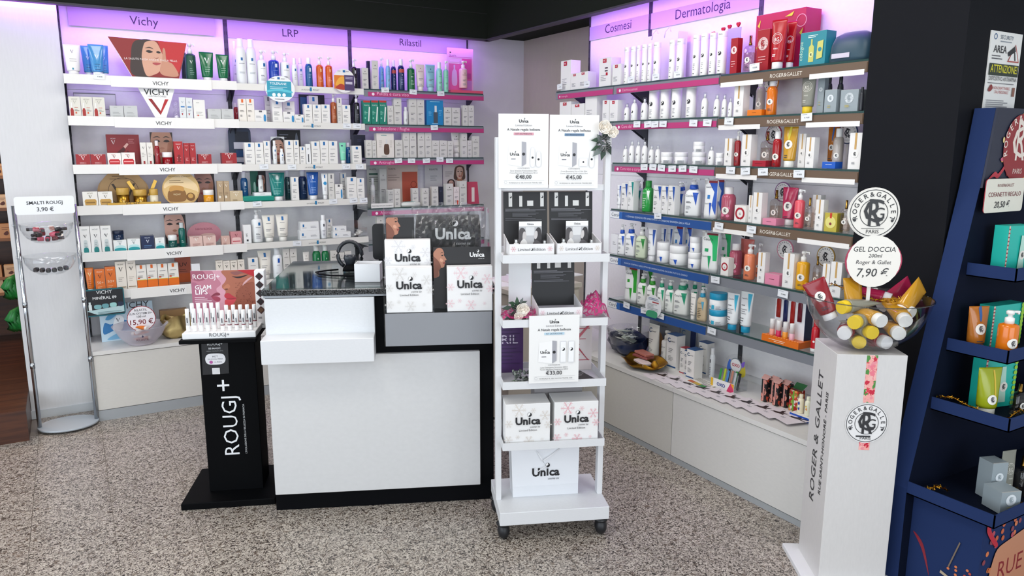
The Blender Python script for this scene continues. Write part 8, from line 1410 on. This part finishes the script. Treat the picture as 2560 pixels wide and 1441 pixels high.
# leaflets fanned along the cabinet edge
rq=random.Random(71)
for i in range(10):
    t=i/9; y=2.83-.80*t; x=2.565+.06*t; g=G(); g.box(-.052,-.072,0,.052,.072,.0008,mat('#e6dde2',.45)); g.decor([('l',.12,.5,.3,2,.05,'#6a6a72'),('s',[(.2,.55),(.45,.5),(.8,.72),(.98,.8),(.9,.86),(.6,.72),(.5,.85),(.35,.8),(.42,.66)],'#2c2528'),('s',[(.1,.46),(.6,.56),(.98,.6),(.98,.64),(.5,.6)],'#3a2c2c'),('r',.2,.9,.36,.92,'#55555c')],lambda a,b,o:(a,-.072+b,.0008+o),.104,.144,.0002,.00008)
    o=g.build('leaflet',None,(x,y,zb+.0006+.0012*i),R90+rad(-12+rq.uniform(-4,4))); tag(o,'pink white leaflet with black brush print in fan, %s from left'%NTH[i+1],'leaflet','leaflets along cabinet edge')
g=G(); g.box(-.075,-.05,0,.075,.05,.001,mat('#e8e4dc',.45)); g.decor([('l',.05,.95,.9,4,.1,'#33333a'),('r',.1,.1,.4,.35,'#c05a2a'),('r',.4,.1,.7,.35,'#c8a83a'),('r',.7,.1,.95,.35,'#3a8a4a')],lambda a,b,o:(a,-.05+b,.001+o),.15,.10); o=g.build('colour_leaflet',None,(2.655,2.62,zb+.004),R90+rad(-8)); tag(o,'leaflet with orange to green bar beside acrylic display','leaflet')
# acrylic nail-file display
e=empty('acrylic_nail_display',(2.77,2.50,zb),R90); tag(e,'small clear acrylic display with rainbow front','display stand')
q=G().box(-.075,-.092,0,.075,-.089,.045,mat('#eceae8',.3)); q.decor([('t','OXO',.45,.3,.36,'#1f3a8a',{'b':.03}),('r',0,0,.1,1,'#e8b82a'),('p',[(.7,0),(1,0),(1,1),(.85,1)],'#d83a6a'),('p',[(.86,1),(1,1),(1,.4)],'#e8a02a')],lambda a,b,o:(a,-.092-o,b),.15,.045); q.build('front',e)
for x in (-.075,.072): G().box(x,-.089,0,x+.003,.0,.05,CLEAR).build('side',e)
G().box(-.075,-.089,0,.075,.0,.003,CLEAR).build('floor_panel',e); q=G(); q.prism([(-.075,.0),(.075,.0),(.075,.10)]+[(.075*math.cos(rad(a)),.10+.065*math.sin(rad(a))) for a in range(15,180,15)]+[(-.075,.10)],0,.003,CLEAR)
q.decor([('s',[(.1,.5),(.2,.8),(.35,.6),(.25,.45)],'#3a6ac8'),('s',[(.65,.5),(.85,.7),(.9,.45),(.75,.35)],'#c8b83a'),('s',[(.7,.75),(.85,.85),(.8,.65)],'#7a5ac8'),('e',.48,.66,.25,.25,'#8a929a'),('e',.48,.66,.22,.22,'#eceaea'),('t','OXO',.48,.62,.34,'#b82a3a',{'b':.03})],lambda a,b,o:(a,-o,b),.15,.165); q.build('backboard',e)
for i in range(8):
    c=['#3a9a4a','#c8d83a','#2a2a30','#4a8ac8','#d0907a','#3a9a4a','#c0c4c8','#2a2a30'][i]; o=G().box(-.006,-.001,0,.006,.001,.085,mat(c,.4)).build('nail_file',None,(2.71+.012*(i%3),2.555-.016*i,zb+.004),R90,rad(-12)); tag(o,'small nail file in rainbow acrylic display, %s from left'%NTH[i+1],'nail file','nail files')
# floral cartons
fb=pattern('floral_black','#17181b',['#17181b','#d88a7a','#2f8a5a','#17181b','#c8503a','#222326'],55); fr=pattern('floral_red','#a8281e',['#c8402a','#e8dcd0','#8aa83a','#e89a4a','#a8281e'],70)
for i in range(4):
    e=empty('floral_box',(2.735+.018*(i%2),2.275-.034*i+.0,zb),R90+rad(-6)); tag(e,'black floral carton with pink folded top, %s from left'%NTH[i+1],'carton','black floral cartons'); G().bbox(-.0155,-.022,0,.0155,.022,.108,fb,.002).build('body',e); G().box(-.004,-.0226,.004,.004,-.0221,.106,mat('#d89a90',.4)).build('ribbon',e)
    G().add([(-.02,-.022,.108),(.02,-.022,.108),(.022,.0,.126),(-.022,.0,.126),(.018,.022,.112),(-.018,.022,.112)],[(0,1,2,3),(3,2,4,5)],mat('#d8a49a',.5)).build('folded_top',e)
e=empty('red_floral_box',(2.745,2.115,zb),R90); tag(e,'red floral carton with green folded top','carton'); G().bbox(-.024,-.024,0,.024,.024,.098,fr,.002).build('body',e); G().box(-.004,-.0248,.004,.004,-.0242,.096,mat('#6aa83a',.4)).build('ribbon',e); G().add([(-.03,-.026,.112),(.03,-.026,.112),(.026,.0,.10),(-.026,.0,.10),(.03,.03,.122),(-.03,.03,.122)],[(0,1,2,3),(3,2,4,5)],mat('#2f6a3a',.5)).build('folded_top',e)
e=empty('red_window_box',(2.80,2.03,zb),R90); tag(e,'crimson carton with arched window behind slim tubes','carton'); G().box(-.03,-.025,0,.03,.025,.15,mat('#b01830',.4)).build('body',e); G().prism([(.013*math.cos(rad(a)),.10+.02*math.sin(rad(a))) for a in range(0,181,20)]+[(-.013,.05),(.013,.05)],-.0262,-.0255,mat('#7a4a50',.3)).build('window',e)
e=empty('blue_tray',(2.69,2.03,zb),R90); tag(e,'white tray with blue front holding two slim tubes','display tray'); G().box(-.05,-.03,0,.05,.04,.02,mat('#eceae6',.4)).build('tray_top',e); G().box(-.05,-.0315,.0,.05,-.0302,.02,mat('#1f50b0',.4)).build('front',e)
sty('slimtube','slim cream tube with blue leaves','#ece2c4','#ece2c4',[('s',[(.3,.8),(.6,.9),(.7,.7),(.4,.65)],'#2a4a9a'),('s',[(.3,.4),(.7,.45),(.6,.25)],'#2a4a9a'),('e',.5,.55,.2,.2,'#f2eee4')]); sty('slimtube2','slim cream tube with orange leaves','#e8e6cc','#e8e6cc',[('s',[(.4,.5),(.7,.6),(.7,.4)],'#e0954a'),('e',.5,.7,.16,.16,'#d8b83a')])
product('cy','slimtube',(2.69,2.05,zb+.0205),.028,.085,.028,R90,'slim cream tube with blue leaves on blue tray',None); product('cy','slimtube2',(2.69,2.012,zb+.0205),.028,.085,.028,R90,'slim cream tube with orange leaves on blue tray',None)
# ---------------------------------------------------------------- dim side room: wooden shelf with cartons, green bunch
e=empty('wooden_shelf',(-.85,6.34,.174)); tag(e,'wooden shelf with cartons in dim side room at far left','shelf')
for z in (.37,.48,.75,.96,1.18,1.42,1.65): G().box(-.5,-.12,z-.02,.52,.2,z,WD2).build('board',e)
G().box(-.5,.2,.0,.52,.22,1.9,WD).build('back',e)
rq=random.Random(81); cc=['#d8a878','#e0b890','#c89468','#e8c8a4']
for k,(z,hh) in enumerate(((.544,.11),(.654,.08),(.924,.1),(1.134,.09),(1.354,.08),(1.594,.09))):
    for i in range(3):
        g=G(); w_=.075; g.box(-w_/2,-.03,0,w_/2,.03,hh,mat(cc[(i+k)%4],.5)); g.decor([('l',.2,.8,.75,2,.12,'#7a3a2a'),('s',[(.3,.3),(.6,.5),(.7,.3),(.5,.2)],'#5a2a20')],lambda a,b,o:(a,-.03-o,b),w_,hh); o=g.build('carton',None,(-.40-.09*i,6.26,z+.0005)); tag(o,'orange lit carton on wooden shelf, board %s from bottom, %s from right'%(NTH[k+1],NTH[i+1]),'carton','cartons in side room')
e=empty('green_bunch',(-.325,5.40,.18)); tag(e,'bunch of green banana shaped ornaments hanging beside white column','ornament')
for j,zz in enumerate((.50,.30)):
    for i in range(4):
        a=rad(-55+36*i); q=G(); q.tube([(.0,0,zz+.10),(-.018-.012*i*.3+.02*math.sin(a),-.02,zz+.075),(-.035+.03*math.sin(a),-.03,zz+.03),(-.03+.034*math.sin(a),-.028,zz-.02),(-.012+.03*math.sin(a),-.02,zz-.045)],[.008,.02,.024,.02,.006],mat(('#1f7a34','#2a8a3c','#1a6a2c')[i%3],.4),9); q.build('finger',e)
G().tube([(0,0,0.0),(0,0,.62)],.006,mat('#4a3a24',.6)).build('stalk',e)
